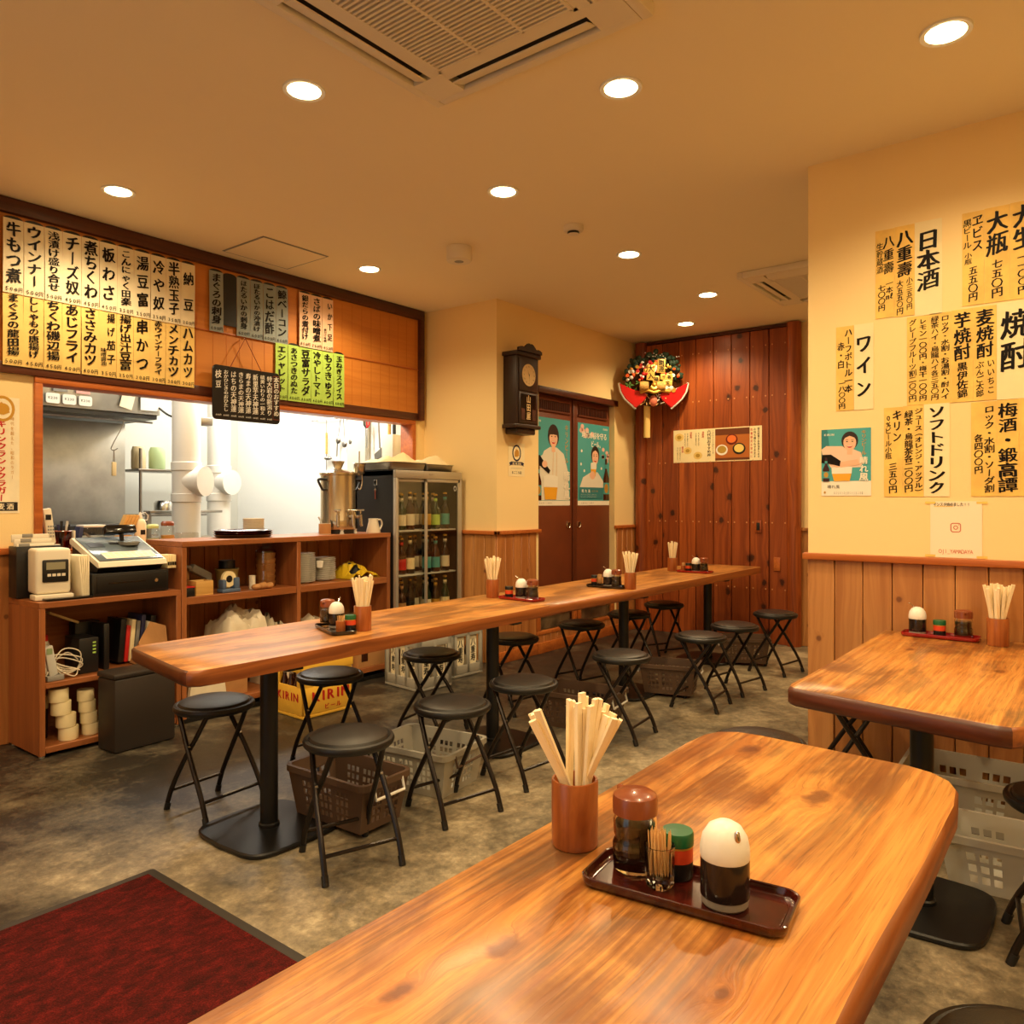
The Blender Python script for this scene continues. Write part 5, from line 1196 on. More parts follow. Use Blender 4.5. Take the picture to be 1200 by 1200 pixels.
q = MB(); q.lathe([(0.0, 0.0), (0.032, 0.0), (0.035, 0.006), (0.035, 0.13), (0.028, 0.15), (0.014, 0.16), (0.012, 0.175)], 22); q.build('body', m_paperw, t)
q = MB(); q.lathe([(0.013, 0.16), (0.013, 0.175), (0.005, 0.20), (0.0, 0.202)], 16); q.tube([(0.0, 0, 0.19), (0.03, 0, 0.20), (0.05, 0, 0.18), (0.045, 0, 0.15), (0.014, 0, 0.155)], 0.003, 6); q.build('spout_cap', m_white, t)
q = MB(); q.T = FY(-0.015, -0.0355, 0.06); q.rect(0, 0, 0.03, 0.03); q.build('label', m_black, t)
def jar(x, y, r, h, cap, fill, fh, label):
    t = thing('glass_jar', label, 'jar', (x, y, 1.013), 0, 'jars on the kitchen worktop')
    q = MB(); q.lathe([(0.0, 0.0), (r * .94, 0.0), (r, 0.005), (r, h * .82), (r * .85, h * .9), (r * .85, h)], 22, caps=False); q.build('jar_body', m_jar, t)
    q = MB(); q.lathe([(0.0, 0.003), (r * .92, 0.004), (r * .92, fh), (0.0, fh)], 18); q.build('filling', fill, t)
    q = MB(); q.lathe([(r * .9, h * .96), (r * .92, h * 1.12), (r * .7, h * 1.22), (0.0, h * 1.24)], 20); q.build('lid', cap, t); return t
jar(2.50, 4.88, 0.042, 0.10, M('pale_green_lid', (190, 200, 130), .4), M('green_filling', (150, 150, 60), .5), 0.03, 'clear jar with a pale green lid on the kitchen worktop')
jar(2.60, 4.88, 0.045, 0.115, m_capbrown, M('amber_filling', (200, 150, 80), .4), 0.05, 'clear jar with a brown lid on the kitchen worktop')
q = MB(); q.prism(rrect(2.67, 4.83, 2.79, 4.93, 0.015), 1.0135, 1.030, 1); q.prism(rrect(2.665, 4.825, 2.795, 4.935, 0.02), 1.031, 1.075, 0, None, 0.006); tag(q.build('food_container', [m_jar, m_orange]), 'clear container with orange base right of the brown lidded jar', 'container')
q = MB(); q.bbox(2.54, 4.70, 1.0135, 2.62, 4.76, 1.032, 0, 0.003); tag(q.build('small_black_box', m_black), 'small black box at the edge of the hatch by the jars', 'box')
q = MB(); q.bbox(2.30, 4.68, 1.0135, 2.52, 4.75, 1.022, 0, 0.003); tag(q.build('red_tray', m_red), 'thin red tray edge in the hatch behind the register', 'tray')
# ---- inside the register cabinet
q = MB(); pts = []
for k_ in range(5):
    r = random.Random(k_); c0 = (1.64 + 0.03 * k_, 4.26, 0.39 + 0.02 * k_)
    pts = smooth_path([(1.625, 4.24 + .01 * k_, 0.40 + 0.035 * k_), (1.66 + r.uniform(0, .05), 4.25, 0.52 - .02 * k_), (1.75 + r.uniform(0, .05), 4.24, 0.50 - .03 * k_), (1.78, 4.26, 0.41), (1.70, 4.25, 0.40 + .01 * k_), (1.68, 4.27, 0.46), (1.74, 4.27, 0.50), (1.82, 4.3, 0.43)], 6)
    q.tube(pts, 0.003, 6)
tag(q.build('cable_tangle', m_offw), 'tangle of white cables on the upper shelf of the register cabinet', 'cable')
q = MB(); q.cbox(1.648, 4.245, 0.475, 0.042, 0.025, 0.155, 0, 0.007, R=Matrix.Rotation(math.radians(-10), 4, 'Y')); q.bbox(1.625, 4.22, 0.373, 1.705, 4.29, 0.40, 1, 0.006); q.box(1.626, 4.2305, 0.51, 1.652, 4.2325, 0.54, 2)
tag(q.build('old_handset', [m_lgrey, m_grey, M('lcd_green', (150, 170, 130), .3)]), 'grey cordless handset in a cradle amid the white cables', 'phone')
q = MB(); q.bbox(1.80, 4.28, 0.373, 1.90, 4.46, 0.56, 0, 0.006)
for i in range(4): q.box(1.868, 4.278, 0.475 + i * .018, 1.884, 4.2798, 0.483 + i * .018, 1)
tag(q.build('wifi_router', [m_black, m_papergr]), 'black router with a column of indicator lights by the cables', 'router')
q = MB(); q.bbox(1.935, 4.30, 0.373, 1.965, 4.45, 0.62, 0, 0.004); q.bbox(1.86, 4.47, 0.373, 1.99, 4.55, 0.62, 0, 0.004); tag(q.build('network_box', m_black), 'taller black network box in the shade behind the router', 'router')
for i, (mt, w_, h_) in enumerate(((m_black, .03, .24), (m_red, .02, .20), (m_paperc, .022, .23), (m_grey, .018, .22), (m_navy, .022, .25), (m_paperw, .02, .21), (m_black, .03, .24))):
    x = 2.06 + i * .028; q = MB(); q.cbox(x, 4.44, 0.374 + h_ / 2 + .012, w_, .17, h_, 0, .001, R=Matrix.Rotation(math.radians(5), 4, 'Y'))
    tag(q.build('book', mt), ['black folder leftmost in the cabinet row', 'red booklet in the cabinet row beside the black folder', 'cream booklet in the cabinet row under the register', 'grey booklet in the middle of the cabinet row', 'dark blue book in the cabinet row under the register', 'white booklet near the right of the cabinet row', 'black book rightmost in the cabinet row'][i], 'book', 'books in the register cabinet')
q = MB(); q.add([(2.10, 4.24, .376), (2.27, 4.24, .376), (2.275, 4.29, .57), (2.20, 4.32, .60), (2.12, 4.29, .50), (2.10, 4.36, .376), (2.27, 4.36, .376)], [(0, 1, 2, 3, 4), (4, 3, 2, 6, 5), (0, 4, 5), (1, 6, 2), (0, 5, 6, 1)]); tag(q.build('paper_bag', m_carton), 'crumpled brown paper bag at the right of the cabinet shelf', 'bag')
q = MB(); q.cbox(1.80, 4.50, .655, .16, .09, .012, 0, .001, R=Matrix.Rotation(math.radians(25), 4, 'Y')); tag(q.build('folded_paper', m_paperc), 'tilted folded paper at the back of the register cabinet', 'paper')
q = MB(); q.lathe([(0, 0), (.03, 0), (.03, .15), (.022, .17), (.022, .20), (0, .20)], 18, 0, (1.70, 4.47, .373), ks=[0, 0, 0, 1, 1]); tag(q.build('red_cap_bottle', [m_offw, m_red]), 'small bottle with a red cap behind the cable tangle', 'bottle')
# receipt rolls
def roll(x, y, z, r, h, rx, lb):
    q = MB(); q.lathe([(0.012, 0), (r, 0), (r + .001, .004), (r + .001, h - .004), (r, h), (0.012, h)], 24); q.lathe([(0.012, 0), (0.012, h)], 12, caps=False)
    return tag(q.build('receipt_roll', m_paperc, None, (x, y, z), 0, rot=(math.radians(rx), math.radians(rx * .6), 0)), lb, 'paper roll', 'paper rolls under the register')
wr = ['lowest', 'second', 'third', 'top']
for i in range(4): roll(1.745 - .012 * i + (.0 if i < 2 else -.012), 4.275, .053 + i * .068, .046, .066, 0, 'cream paper roll, %s of the left stack by the black bin' % wr[i])
for i in range(4): roll(1.858 - .008 * i, 4.285, .053 + i * .060, .040, .058, 0, 'cream paper roll, %s of the right stack half behind the black bin' % wr[i])
roll(1.655, 4.40, .205, .04, .07, 0, 'single paper roll standing on a dark can behind the left stack')
q = MB(); q.lathe([(0, 0), (.038, 0), (.038, .15), (0, .15)], 20, 0, (1.655, 4.40, .053)); tag(q.build('spray_can', m_bottlek), 'dark can in the left corner of the cabinet under a paper roll', 'can')
# bin
t = thing('waste_bin', 'tall narrow dark brown waste bin in front of the register cabinet', 'bin', (2.005, 4.075, 0), math.radians(3))
m_bin = M('dark_bin_plastic', (46, 38, 32), .5)
q = MB(); q.bbox(-.165, -.085, .004, .165, .085, .375, 0, .010); q.build('bin_body', m_bin, t)
q = MB(); q.bbox(-.170, -.088, .376, .170, .088, .405, 0, .010); 
q.build('lid', m_bin, t)
for x in (-.13, .13): q = MB(); q.lathe([(.014, -.012), (.014, .012)], 12, 0, (x, -.070, .014), axis='X'); q.build('castor', m_black, t)
# ---- inside the counter
S2 = .729
t = thing('tape_dispenser', 'slate blue desk tape dispenser on the upper counter shelf', 'tape dispenser', (2.66, 4.265, S2), math.radians(4))
q = MB(); q.bbox(-.065, -.03, 0, .065, .03, .022, 0, .006); q.bbox(.025, -.027, .020, .060, .027, .085, 0, .006); q.bbox(-.060, -.027, .020, -.030, .027, .080, 0, .012); q.build('body', m_blue, t)
q = MB(); q.lathe([(.022, -.010), (.048, -.010), (.048, .010), (.022, .010), (.022, -.010)], 24, 0, (-.004, 0, .080), axis='Y', caps=False); q.build('tape_roll', m_paperc, t)
q = MB(); q.lathe([(0, -.012), (.021, -.012), (.021, .012), (0, .012)], 18, 0, (-.004, 0, .080), axis='Y'); q.build('tape_core', m_black, t)
t = thing('masu_box', 'pale open wooden box at the left of the upper counter shelf', 'box', (2.475, 4.27, S2))
q = MB(); q.bbox(-.055, -.05, 0, .055, .05, .008, 0, .001)
for a in (((-.055, -.05), (.055, -.042)), ((-.055, .042), (.055, .05)), ((-.055, -.042), (-.047, .042)), ((.047, -.042), (.055, .042))): q.bbox(a[0][0], a[0][1], .008, a[1][0], a[1][1], .085, 0, .001)
q.build('box_body', m_woodlt, t)
q = MB(); q.lathe([(0, 0), (.055, 0), (.07, .12), (.074, .12), (.074, .128), (.066, .128), (.052, .008), (0, .008)], 26, 0, (2.755, 4.44, S2)); tag(q.build('bucket', m_olive), 'olive plastic tub at the back of the upper counter shelf', 'tub')
q = MB(); q.lathe([(0, 0), (.05, 0), (.05, .05), (0, .05)], 20, 0, (2.755, 4.44, S2 + .13)); tag(q.build('black_pot', m_black), 'black pot stacked on the olive tub in the counter', 'pot')
for i in range(6):
    q = MB(); q.lathe([(0, 0), (.055, 0), (.062, .034), (.062, .036), (.055, .036), (0, .006)], 22, 0, (2.985, 4.36, S2 + i * .0365)); tag(q.build('paper_bowl', m_carton), 'paper bowl in the bagged stack at the right of the upper left bay', 'bowl', 'bagged paper bowls')
q = MB(); r = random.Random(4); pr = [(.066 + r.uniform(-.002, .004), .232 * i / 9) for i in range(10)] + [(.045, .245), (.05, .262)]; q.lathe([(a, b) for a, b in pr], 18, 0, (2.985, 4.36, S2 + .001), caps=False); tag(q.build('plastic_sleeve', m_bag), 'crinkled clear plastic sleeve around the paper bowl stack', 'plastic bag')
q = MB(); q.lathe([(0, 0), (.02, 0), (.02, .085), (0, .085)], 16, 0, (2.845, 4.30, S2)); tag(q.build('white_tube', m_offw), 'short white tube standing beside the bagged paper bowls', 'tube')
for i, (x, y, r_, lb) in enumerate(((2.83, 4.235, .03, 'small crumpled tan packet in front of the white tube'), (2.885, 4.25, .034, 'crumpled tan packet left of the bagged bowls'), (2.93, 4.245, .03, 'crumpled tan packet directly before the bagged bowls'))):
    q = MB(); q.sphere((x, y, S2 + r_ * .62), r_, 0, 9, 1.1, .8, .6); q.sphere((x + .012, y, S2 + r_ * .9), r_ * .6, 0, 7, 1, .7, .6); tag(q.build('paper_packet', m_carton), lb, 'packet', 'tan packets in the counter')
t = thing('tool_heap', 'dark grey glue gun lying among odds and ends on the counter shelf', 'tool', (2.55, 4.40, S2), .3)
q = MB(); q.cbox(0, 0, .12, .17, .045, .05, 0, .012, R=Matrix.Rotation(math.radians(25), 4, 'Y')); q.cbox(.06, 0, .05, .05, .04, .11, 0, .012); q.tube([(-.08, 0, .155), (-.12, 0, .165)], .01, 8); q.build('tool_body', m_grey, t)
for i, (x, z, mt, lb) in enumerate(((2.40, 0, m_black, 'black box at the far left of the upper counter shelf'), (2.43, .082, m_carton, 'brown box stacked at the far left of the upper counter shelf'))):
    q = MB(); q.bbox(x - .03, 4.40, S2 + z, x + .05, 4.52, S2 + z + .08, 0, .002); tag(q.build('small_box', mt), lb, 'box')
q = MB(); q.bbox(2.36, 4.225, S2, 2.415, 4.30, S2 + .05, 0, .002); q.bbox(2.358, 4.222, S2 + .051, 2.417, 4.302, S2 + .058, 1, .002); tag(q.build('red_lid_case', [m_black, m_red]), 'flat black case with a red lid beside the pale wooden box', 'case')
# plates
def plate(x, y, z, r, lb, grp):
    q = MB(); q.lathe([(0, 0), (r * .55, 0), (r * .6, .004), (r, .0125), (r * .99, .0145), (r * .6, .008), (0, .006)], 28, ks=[0, 0, 0, 1, 0, 0]); return tag(q.build('plate', [m_plate, m_greyrim], None, (x, y, z)), lb, 'plate', grp)
p0 = plate(3.275, 4.36, S2, .085, 'white plate in the taller stack beside the counter divider', 'taller plate stack')
for i in range(1, 19): dup(p0, (3.275 + rnd.uniform(-.002, .002), 4.36, S2 + i * .0105 * 1.0))
p1 = plate(3.47, 4.39, S2, .088, 'white plate in the shorter stack right of the taller one', 'shorter plate stack')
for i in range(1, 15): dup(p1, (3.47 + rnd.uniform(-.002, .002), 4.39, S2 + i * .0105))
t = thing('small_cup', 'small cream cup hanging by its handle between the plate stacks', 'cup', (3.372, 4.30, S2 + .10)); q = MB(); q.lathe([(0, 0), (.02, 0), (.026, .045), (.024, .045), (.018, .004), (0, .004)], 16); q.build('cup_body', m_plate, t)
o = None
q = MB(); g = 12; r = random.Random(9); pts = []
for i in range(g + 1):
    for j in range(g + 1):
        u, v = i / g, j / g; h = .03 + .085 * math.exp(-((u - .40) ** 2 + (v - .6) ** 2) / .16) + .012 * math.sin(u * 14 + v * 9) + r.uniform(-.008, .008)
        pts.append((3.60 + u * .26, 4.23 + v * .26, S2 + max(.004, h * (1 - (2 * u - 1) ** 6))))
fs = [(i * (g + 1) + j, (i + 1) * (g + 1) + j, (i + 1) * (g + 1) + j + 1, i * (g + 1) + j + 1) for i in range(g) for j in range(g)]
q.add(pts, fs, 0); b = len(pts); q.add([(p[0], p[1], S2 + .001) for p in pts], [f_[::-1] for f_ in fs], 0)
for i, kk in enumerate(q.F[:len(fs)]):
    if (i % 12 in (2, 3) and i // 12 in (2, 3, 4, 5)) or r.random() < .03: q.K[i] = 1
tag(q.build('yellow_bag', [m_yellow, m_black]), 'yellow printed plastic bag crumpled on the right upper counter shelf', 'bag')
def blob(name, x0, x1, y0, y1, z, h, mt, label, seed, cat='bag', k=14):
    q = MB(); r = random.Random(seed); pts = []
    for i in range(k + 1):
        for j in range(k + 1):
            u, v = i / k, j / k; e = max(0, 1 - (2 * u - 1) ** 4) * max(0, 1 - (2 * v - 1) ** 4)
            pts.append((x0 + u * (x1 - x0), y0 + v * (y1 - y0), z + .002 + h * e ** .3 * (.78 + .16 * math.sin(u * 9 + seed) * math.sin(v * 7 + seed) + .10 * math.sin(u * 23 + v * 17 + seed)) + r.uniform(-.007, .007) * e))
    fs = [(i * (k + 1) + j, (i + 1) * (k + 1) + j, (i + 1) * (k + 1) + j + 1, i * (k + 1) + j + 1) for i in range(k) for j in range(k)]
    q.add(pts, fs, 0, True); q.add([(p[0], p[1], z + .0008) for p in pts], [f_[::-1] for f_ in fs], 0)
    return tag(q.build(name, mt), label, cat)
S3 = .0955
m_bagw = M('white_bag_film', (226, 214, 190), .35)
q = MB(); q.bbox(2.40, 4.25, S3, 2.78, 4.55, .36, 0, .004); tag(q.build('stored_carton', m_carton), 'brown carton on the lower shelf of the left counter bay', 'carton')
blob('plastic_bag', 2.62, 2.94, 4.23, 4.52, .361, .26, m_bagw, 'big crumpled translucent white bag on the lower counter shelf', 3)
blob('plastic_bag', 2.945, 3.105, 4.22, 4.50, S3, .46, m_bagw, 'rounded white bag right of the big crumpled bag', 6)
for i in range(4): q = MB(); q.cbox(2.485, 4.37, .370 + i * .018, .19, .22, .016, 0, .002, rz=.1 * i); tag(q.build('magazine', [m_paperc, m_carton, m_paperw, m_offw][i]), '%s magazine of the small pile at the left of the lower counter shelf' % ['lowest', 'second', 'third', 'topmost'][i], 'magazine', 'magazines in the counter')
blob('plastic_bag', 3.17, 3.62, 4.23, 4.55, S3, .40, m_bagw, 'grey white bag behind the first condiment tray in the counter', 11)
t = thing('cardboard_box', 'brown printed cardboard box in the lower right bay of the counter', 'box', (0, 0, 0)); q = MB(); q.bbox(3.64, 4.215, S3 + .001, 3.895, 4.53, .45, 0, .003); q.build('box_body', m_carton, t)
q = MB(); q.T = FY(3.66, 4.2135, .12)
for i, s_ in enumerate(('取扱注意', '天地無用', '割れ物')): q.htext(s_, .13, .27 - i * .075, .17, .045, 0, 0, .02)
q.rect(.01, .02, .07, .08, 0, 0); q.build('printing', m_bottle, t)
blob('shopping_bag', 2.37, 2.62, 4.215, 4.245, .0955, .2, m_bagw, 'white printed bag low in the left counter bay beside the beer crate', 14)

# ---- on the counter
CT2 = 1.0525
for i in range(3):
    q = MB(); z = CT2 + i * .013
    q.lathe([(0, 0), (.16, 0), (.168, .004), (.185, .020), (.181, .021), (.163, .007), (0, .005)], 40, 0, (2.86, 4.42, z)); tag(q.build('round_tray', m_darklac if i else m_blacklac), 'dark round serving tray, %s of three on the counter' % ['lowest', 'middle', 'topmost'][i], 'tray', 'round serving trays')
for i in range(5):
    q = MB(); q.lathe([(0, 0), (.062, 0), (.066, .004), (.068, .0135), (.064, .0135), (.061, .005), (0, .004)], 26, 0, (2.935, 4.42, CT2 + .0485 + i * .0142)); tag(q.build('saucer', m_offw), 'small cream dish in the pile on the round serving trays', 'dish', 'cream dishes on the trays')
t = thing('hot_water_urn', 'tall stainless hot water urn with taps on the counter by the fridge', 'urn', (3.63, 4.42, CT2))
q = MB(); q.lathe([(0, .03), (.125, .03), (.128, .035), (.128, .10), (.124, .11), (.124, .415), (.131, .42), (.131, .428)], 40); q.build('body', m_urn, t)
q = MB(); q.lathe([(.120, 0), (.12, .03), (0, .03)], 30); q.build('base_ring', m_black, t)
q = MB(); q.lathe([(.134, .428), (.134, .434), (.10, .452), (.05, .462), (0, .464)], 36); q.lathe([(.022, .462), (.026, .47), (.045, .512), (.048, .52), (.04, .52), (0, .50)], 24); q.build('lid', m_urn, t)
for s in (-1, 1):
    q = MB(); q.tube(smooth_path([(s * .122, -.02, .385), (s * .185, -.02, .385), (s * .19, -.02, .37), (s * .155, -.02, .315), (s * .122, -.02, .315)], 4), .009, 8); q.build('handle', m_black, t)
for a in (-130, -90, -45):
    A = math.radians(a); T = Matrix.Rotation(A, 4, 'Z'); q = MB(); q.T = T
    q.tube([(.12, 0, .12), (.165, 0, .12)], .012, 10); q.tube([(.160, 0, .135), (.162, 0, .07), (.168, 0, .05)], [.014, .012, .010], 10); q.tube([(.158, 0, .14), (.160, 0, .165)], .007, 8); q.tube([(.14, -.022, .168), (.18, .022, .168)], .007, 8); q.build('tap', m_steel, t)
q = MB(); q.lathe([(.035, 0), (.035, .006), (0, .008)], 22, 0, (.02, -.1265, .13), axis='Y'); q.cbox(.02, -.135, .085, .03, .02, .07, 0, .004); q.build('gauge_plate', m_steel, t)
for x in (-.05, .02, .07): q = MB(); q.lathe([(.018, -.001), (.012, .02), (.018, .032), (0, .032)], 14, 0, (x, -.10, 0)); q.build('foot', m_lgrey, t)
t = thing('steel_funnel_cup', 'steel sake warmer cup hooked on the top rim of the urn', 'cup', (3.755, 4.335, CT2 + .415))
q = MB(); q.lathe([(0, 0), (.022, .003), (.04, .025), (.044, .085), (.052, .09), (.049, .093), (.041, .085), (.036, .028), (0, .008)], 26); q.tube([(.0, -.0, .09), (.0, 0, .18)], .005, 8); q.tube(smooth_path([(-.0, -.03, .01), (-.005, -.035, -.06), (-.02, -.03, -.10), (-.032, -.02, -.085)], 5), .004, 7); q.build('cup_body', m_steel, t)
t = thing('steel_pitcher', 'small white pitcher with a looped handle right of the urn', 'pitcher', (3.845, 4.285, CT2))
q = MB(); q.lathe([(0, 0), (.050, 0), (.052, .01), (.034, .085), (.036, .105), (.032, .105), (.03, .085), (.046, .01), (0, .006)], 26); q.build('jug_body', m_offw, t)
q = MB(); q.tube(smooth_path([(.034, 0, .09), (.07, 0, .095), (.085, 0, .06), (.06, 0, .02), (.046, 0, .02)], 5), .006, 8); q.build('handle', m_offw, t)
t = thing('ladle_pot', 'short printed pot with a white spoon leaning out beside the urn', 'pot', (3.455, 4.35, CT2))
q = MB(); q.lathe([(0, 0), (.04, 0), (.042, .004), (.042, .075), (.039, .075), (.038, .006), (0, .006)], 22, ks=[0, 0, 1, 0, 0, 0]); q.build('pot_body', [m_offw, m_carton], t)
q = MB(); q.tube([(.01, 0, .01), (-.035, 0, .09), (-.055, 0, .125)], [.004, .004, .007], 7); q.build('spoon', m_lgrey, t)
q = MB(); q.tube(smooth_path([(.03, 0, .03), (.06, 0, .06), (.05, 0, .10)], 4), .004, 6); q.build('loop_handle', m_black, t)

# ------------------------------------------------------------------ fridge with bottles
FX0, FX1, FY0, FY1 = 3.945, 4.672, 4.15, 4.60
t = thing('display_fridge', 'black drinks fridge with two sliding glass doors beside the counter', 'fridge', (0, 0, 0))
q = MB(); wt = .025
q.box(FX0, FY0 + .03, .08, FX0 + wt, FY1, 1.51); q.box(FX1 - wt, FY0 + .03, .08, FX1, FY1, 1.51); q.box(FX0, FY0 + .03, 1.475, FX1, FY1, 1.515); q.box(FX0, FY0 + .03, .0, FX1, FY1, .12); q.box(FX0, FY1 - .02, .08, FX1, FY1, 1.51, 1)
q.build('cabinet', [m_black, m_lgrey], t)
q = MB()
q.bbox(FX0, FY0, 1.455, FX1, FY0 + .032, 1.515, 0, .003); q.bbox(FX0, FY0, .08, FX0 + .022, FY0 + .032, 1.455, 0, .003); q.bbox(FX1 - .022, FY0, .08, FX1, FY0 + .032, 1.455, 0, .003); q.bbox(FX0, FY0, .08, FX1, FY0 + .032, .16, 0, .003)
q.T = FY(4.30, FY0 - .0006, 1.48); q.htext('Hoshii', .02, .01, .06, .016, 0, 1, .01); q.build('front_frame', [m_alu, m_frame], t)
xm2 = 4.275
for i, (x0, x1, y) in enumerate(((FX0 + .022, xm2 + .02, FY0 + .018), (xm2 - .02, FX1 - .022, FY0 + .004))):
    d = None; q = MB(); fw = .022
    q.bbox(x0, y, .165, x0 + fw, y + .013, 1.452, 0, .002); q.bbox(x1 - fw, y, .165, x1, y + .013, 1.452, 0, .002); q.bbox(x0, y, 1.43, x1, y + .013, 1.452, 0, .002); q.bbox(x0, y, .165, x1, y + .013, .19, 0, .002)
    d = q.build('sliding_door', m_alu, t)
    q = MB(); q.box(x0 + fw, y + .004, .19, x1 - fw, y + .008, 1.43); q.build('glass', m_pane, d)
q = MB(); q.ell(4.595, 0, .018, .022, 0, 0); q = MB(); q.T = FY(4.58, FY0 + .0075, 1.375); q.ell(.015, .01, .017, .022, 0, 0, 16); q.ell(.015, .01, .010, .013, .0005, 1, 12); q.build('door_sticker', [m_lgrey, m_black], t)
SHZ = (.40, .73, 1.065)
q = MB(); q.bbox(FX0 + .06, FY0 + .05, 1.462, FX1 - .06, FY0 + .075, 1.474, 0, .002); q.build('added_glow_strip', M('fridge_fill_glow', (255, 240, 205), .4, emit=(255, 214, 150), es=3.6), t)  # glowing strip added to brighten the fridge interior
for z in SHZ:
    q = MB(); q.bbox(FX0 + wt, FY0 + .045, z - .012, FX1 - wt, FY1 - .022, z, 0, .002)
    q.build('shelf', m_lgrey, t)
q = MB(); q.T = FX(FX0 - .001, 4.37, 1.40); q.ell(.0, .025, .016, .022, .003, 0, 14); q.prism([(-.016, .005), (.016, .005), (.016, .045), (-.016, .045)], 0, .003, 0); q.tube([(0, .005, .004), (0, -.02, .006)], .003, 6, 1); q.ell(0, -.03, .012, .012, .005, 1, 10); q.tube([(0, -.03, .005), (.001, -.10, .005)], .004, 6, 2)
tag(q.build('hook_with_opener', [m_white, m_steel, m_string]), 'white hook with a hanging opener on the dark side of the fridge', 'hook')
def bottle(x, y, z, h, r, mt, lab, lb, grp, name='drink_bottle'):
    t = thing(name, lb, 'bottle', (x, y, z + .0006), 0, grp)
    q = MB(); q.lathe([(0, 0), (r * .94, 0), (r, .006), (r, h * .50), (r * .92, h * .57), (r * .45, h * .72), (r * .38, h * .93), (r * .42, h * .95), (r * .40, h)], 20); q.build('glass_body', mt, t)
    q = MB(); q.lathe([(r * 1.012, h * .12), (r * 1.012, h * .42)], 20, caps=False); q.lathe([(r * .43, h * .78), (r * .41, h * .88)], 14, caps=False); q.build('paper_label', lab, t)
    q = MB(); q.lathe([(r * .46, h * .955), (r * .46, h * .995), (r * .3, h * 1.005), (0, h * 1.006)], 14); q.build('cap', m_gold, t)
    return t
FYB = 4.255
row = 0
for z, nm, left, right in ((SHZ[2], 'top', [(m_bottlek, m_paperc), (m_bottleg, m_label), (m_bottle, m_label)], [(m_bottlek, m_gold), (m_bottleg, m_papergr), (m_bottlek, m_aqua)]),
                           (SHZ[1], 'middle', [(m_bottlek, m_paperw), (m_bottle, m_red), (m_bottlek, m_paperc)], [(m_bottlek, m_aqua), (m_bottle, m_aqua), (m_bottlek, m_label)]),
                           (SHZ[0], 'lowest', [(m_bottlek, m_label), (m_bottle, m_carton), (m_bottlek, m_black)], [(m_bottleg, m_label), (m_bottlek, m_gold), (m_bottleg, m_paperc)])):
    for side, lst, xs in (('left', left, (4.01, 4.10, 4.19)), ('right', right, (4.35, 4.45, 4.56))):
        for i, (a, b_) in enumerate(lst):
            bottle(xs[i], FYB + (.0 if side == 'left' else -.02), z, .29 if i != 1 else .275, .036, a, b_, 'bottle on the %s visible fridge shelf, %s behind the %s glass door' % (nm, ['first', 'second', 'third'][i], side), 'bottles in the fridge, front row')
            bottle(xs[i] + .02, FYB + .13, z, .285, .036, m_bottlek, m_label, 'dark bottle in the back row of the %s fridge shelf, %s side' % (nm, side), 'bottles in the fridge, back row, %s %s' % (nm, side))
# pans and cloths on the fridge
def pan(x, y, L, W, rz, lb):
    q = MB(); o = rrect(-L / 2, -W / 2, L / 2, W / 2, .02, 4); n = len(o); Z0 = 1.516
    for s_, z in ((.90, Z0), (.94, Z0 + .006), (.99, Z0 + .055), (1.03, Z0 + .058), (1.03, Z0 + .060), (.975, Z0 + .057), (.92, Z0 + .006)):
        for p in o: q.v((p[0] * s_, p[1] * s_, z))
    for i in range(6):
        for j in range(n): q.f((i * n + j, i * n + (j + 1) % n, (i + 1) * n + (j + 1) % n, (i + 1) * n + j), 0, True)
    q.f(list(range(n))[::-1]); q.f([6 * n + j for j in range(n)])
    return tag(q.build('steel_pan', m_steel_d, None, (x, y, 0), rz), lb, 'pan', 'steel pans on the fridge')
pan(4.125, 4.375, .37, .36, 0, 'shallow steel pan on the left of the fridge top under a cloth'); pan(4.51, 4.40, .33, .32, .04, 'shallow steel pan on the right of the fridge top under a cloth')
def cloth(x0, x1, y0, y1, z, seed, lb):
    q = MB(); k = 16; r = random.Random(seed); pts = []
    for i in range(k + 1):
        for j in range(k + 1):
            u, v = i / k, j / k; ed = min(u, v, 1 - u, 1 - v)
            h = .008 + .055 * abs(math.sin(u * 5 + seed)) * abs(math.sin(v * 4 + seed * 2)) + r.uniform(0, .006) + (.012 if ed > .1 else 0)
            h = h * min(1, ed / .22) + .002
            pts.append((x0 + u * (x1 - x0) + .008 * math.sin(v * 9 + seed), y0 + v * (y1 - y0) + .012 * math.sin(u * 8 + seed), z + h))
    fs = [(i * (k + 1) + j, (i + 1) * (k + 1) + j, (i + 1) * (k + 1) + j + 1, i * (k + 1) + j + 1) for i in range(k) for j in range(k)]
    q.add(pts, fs, 0, True); q.add([(p[0], p[1], p[2] - .003) for p in pts], [f_[::-1] for f_ in fs], 0, True)
    return tag(q.build('dish_cloth', m_cloth), lb, 'cloth', 'cream cloths over the pans')
cloth(3.98, 4.30, 4.20, 4.55, 1.578, 2, 'cream cloth heaped over the left steel pan on the fridge'); cloth(4.36, 4.67, 4.25, 4.56, 1.572, 5, 'flatter cream cloth over the right steel pan on the fridge')

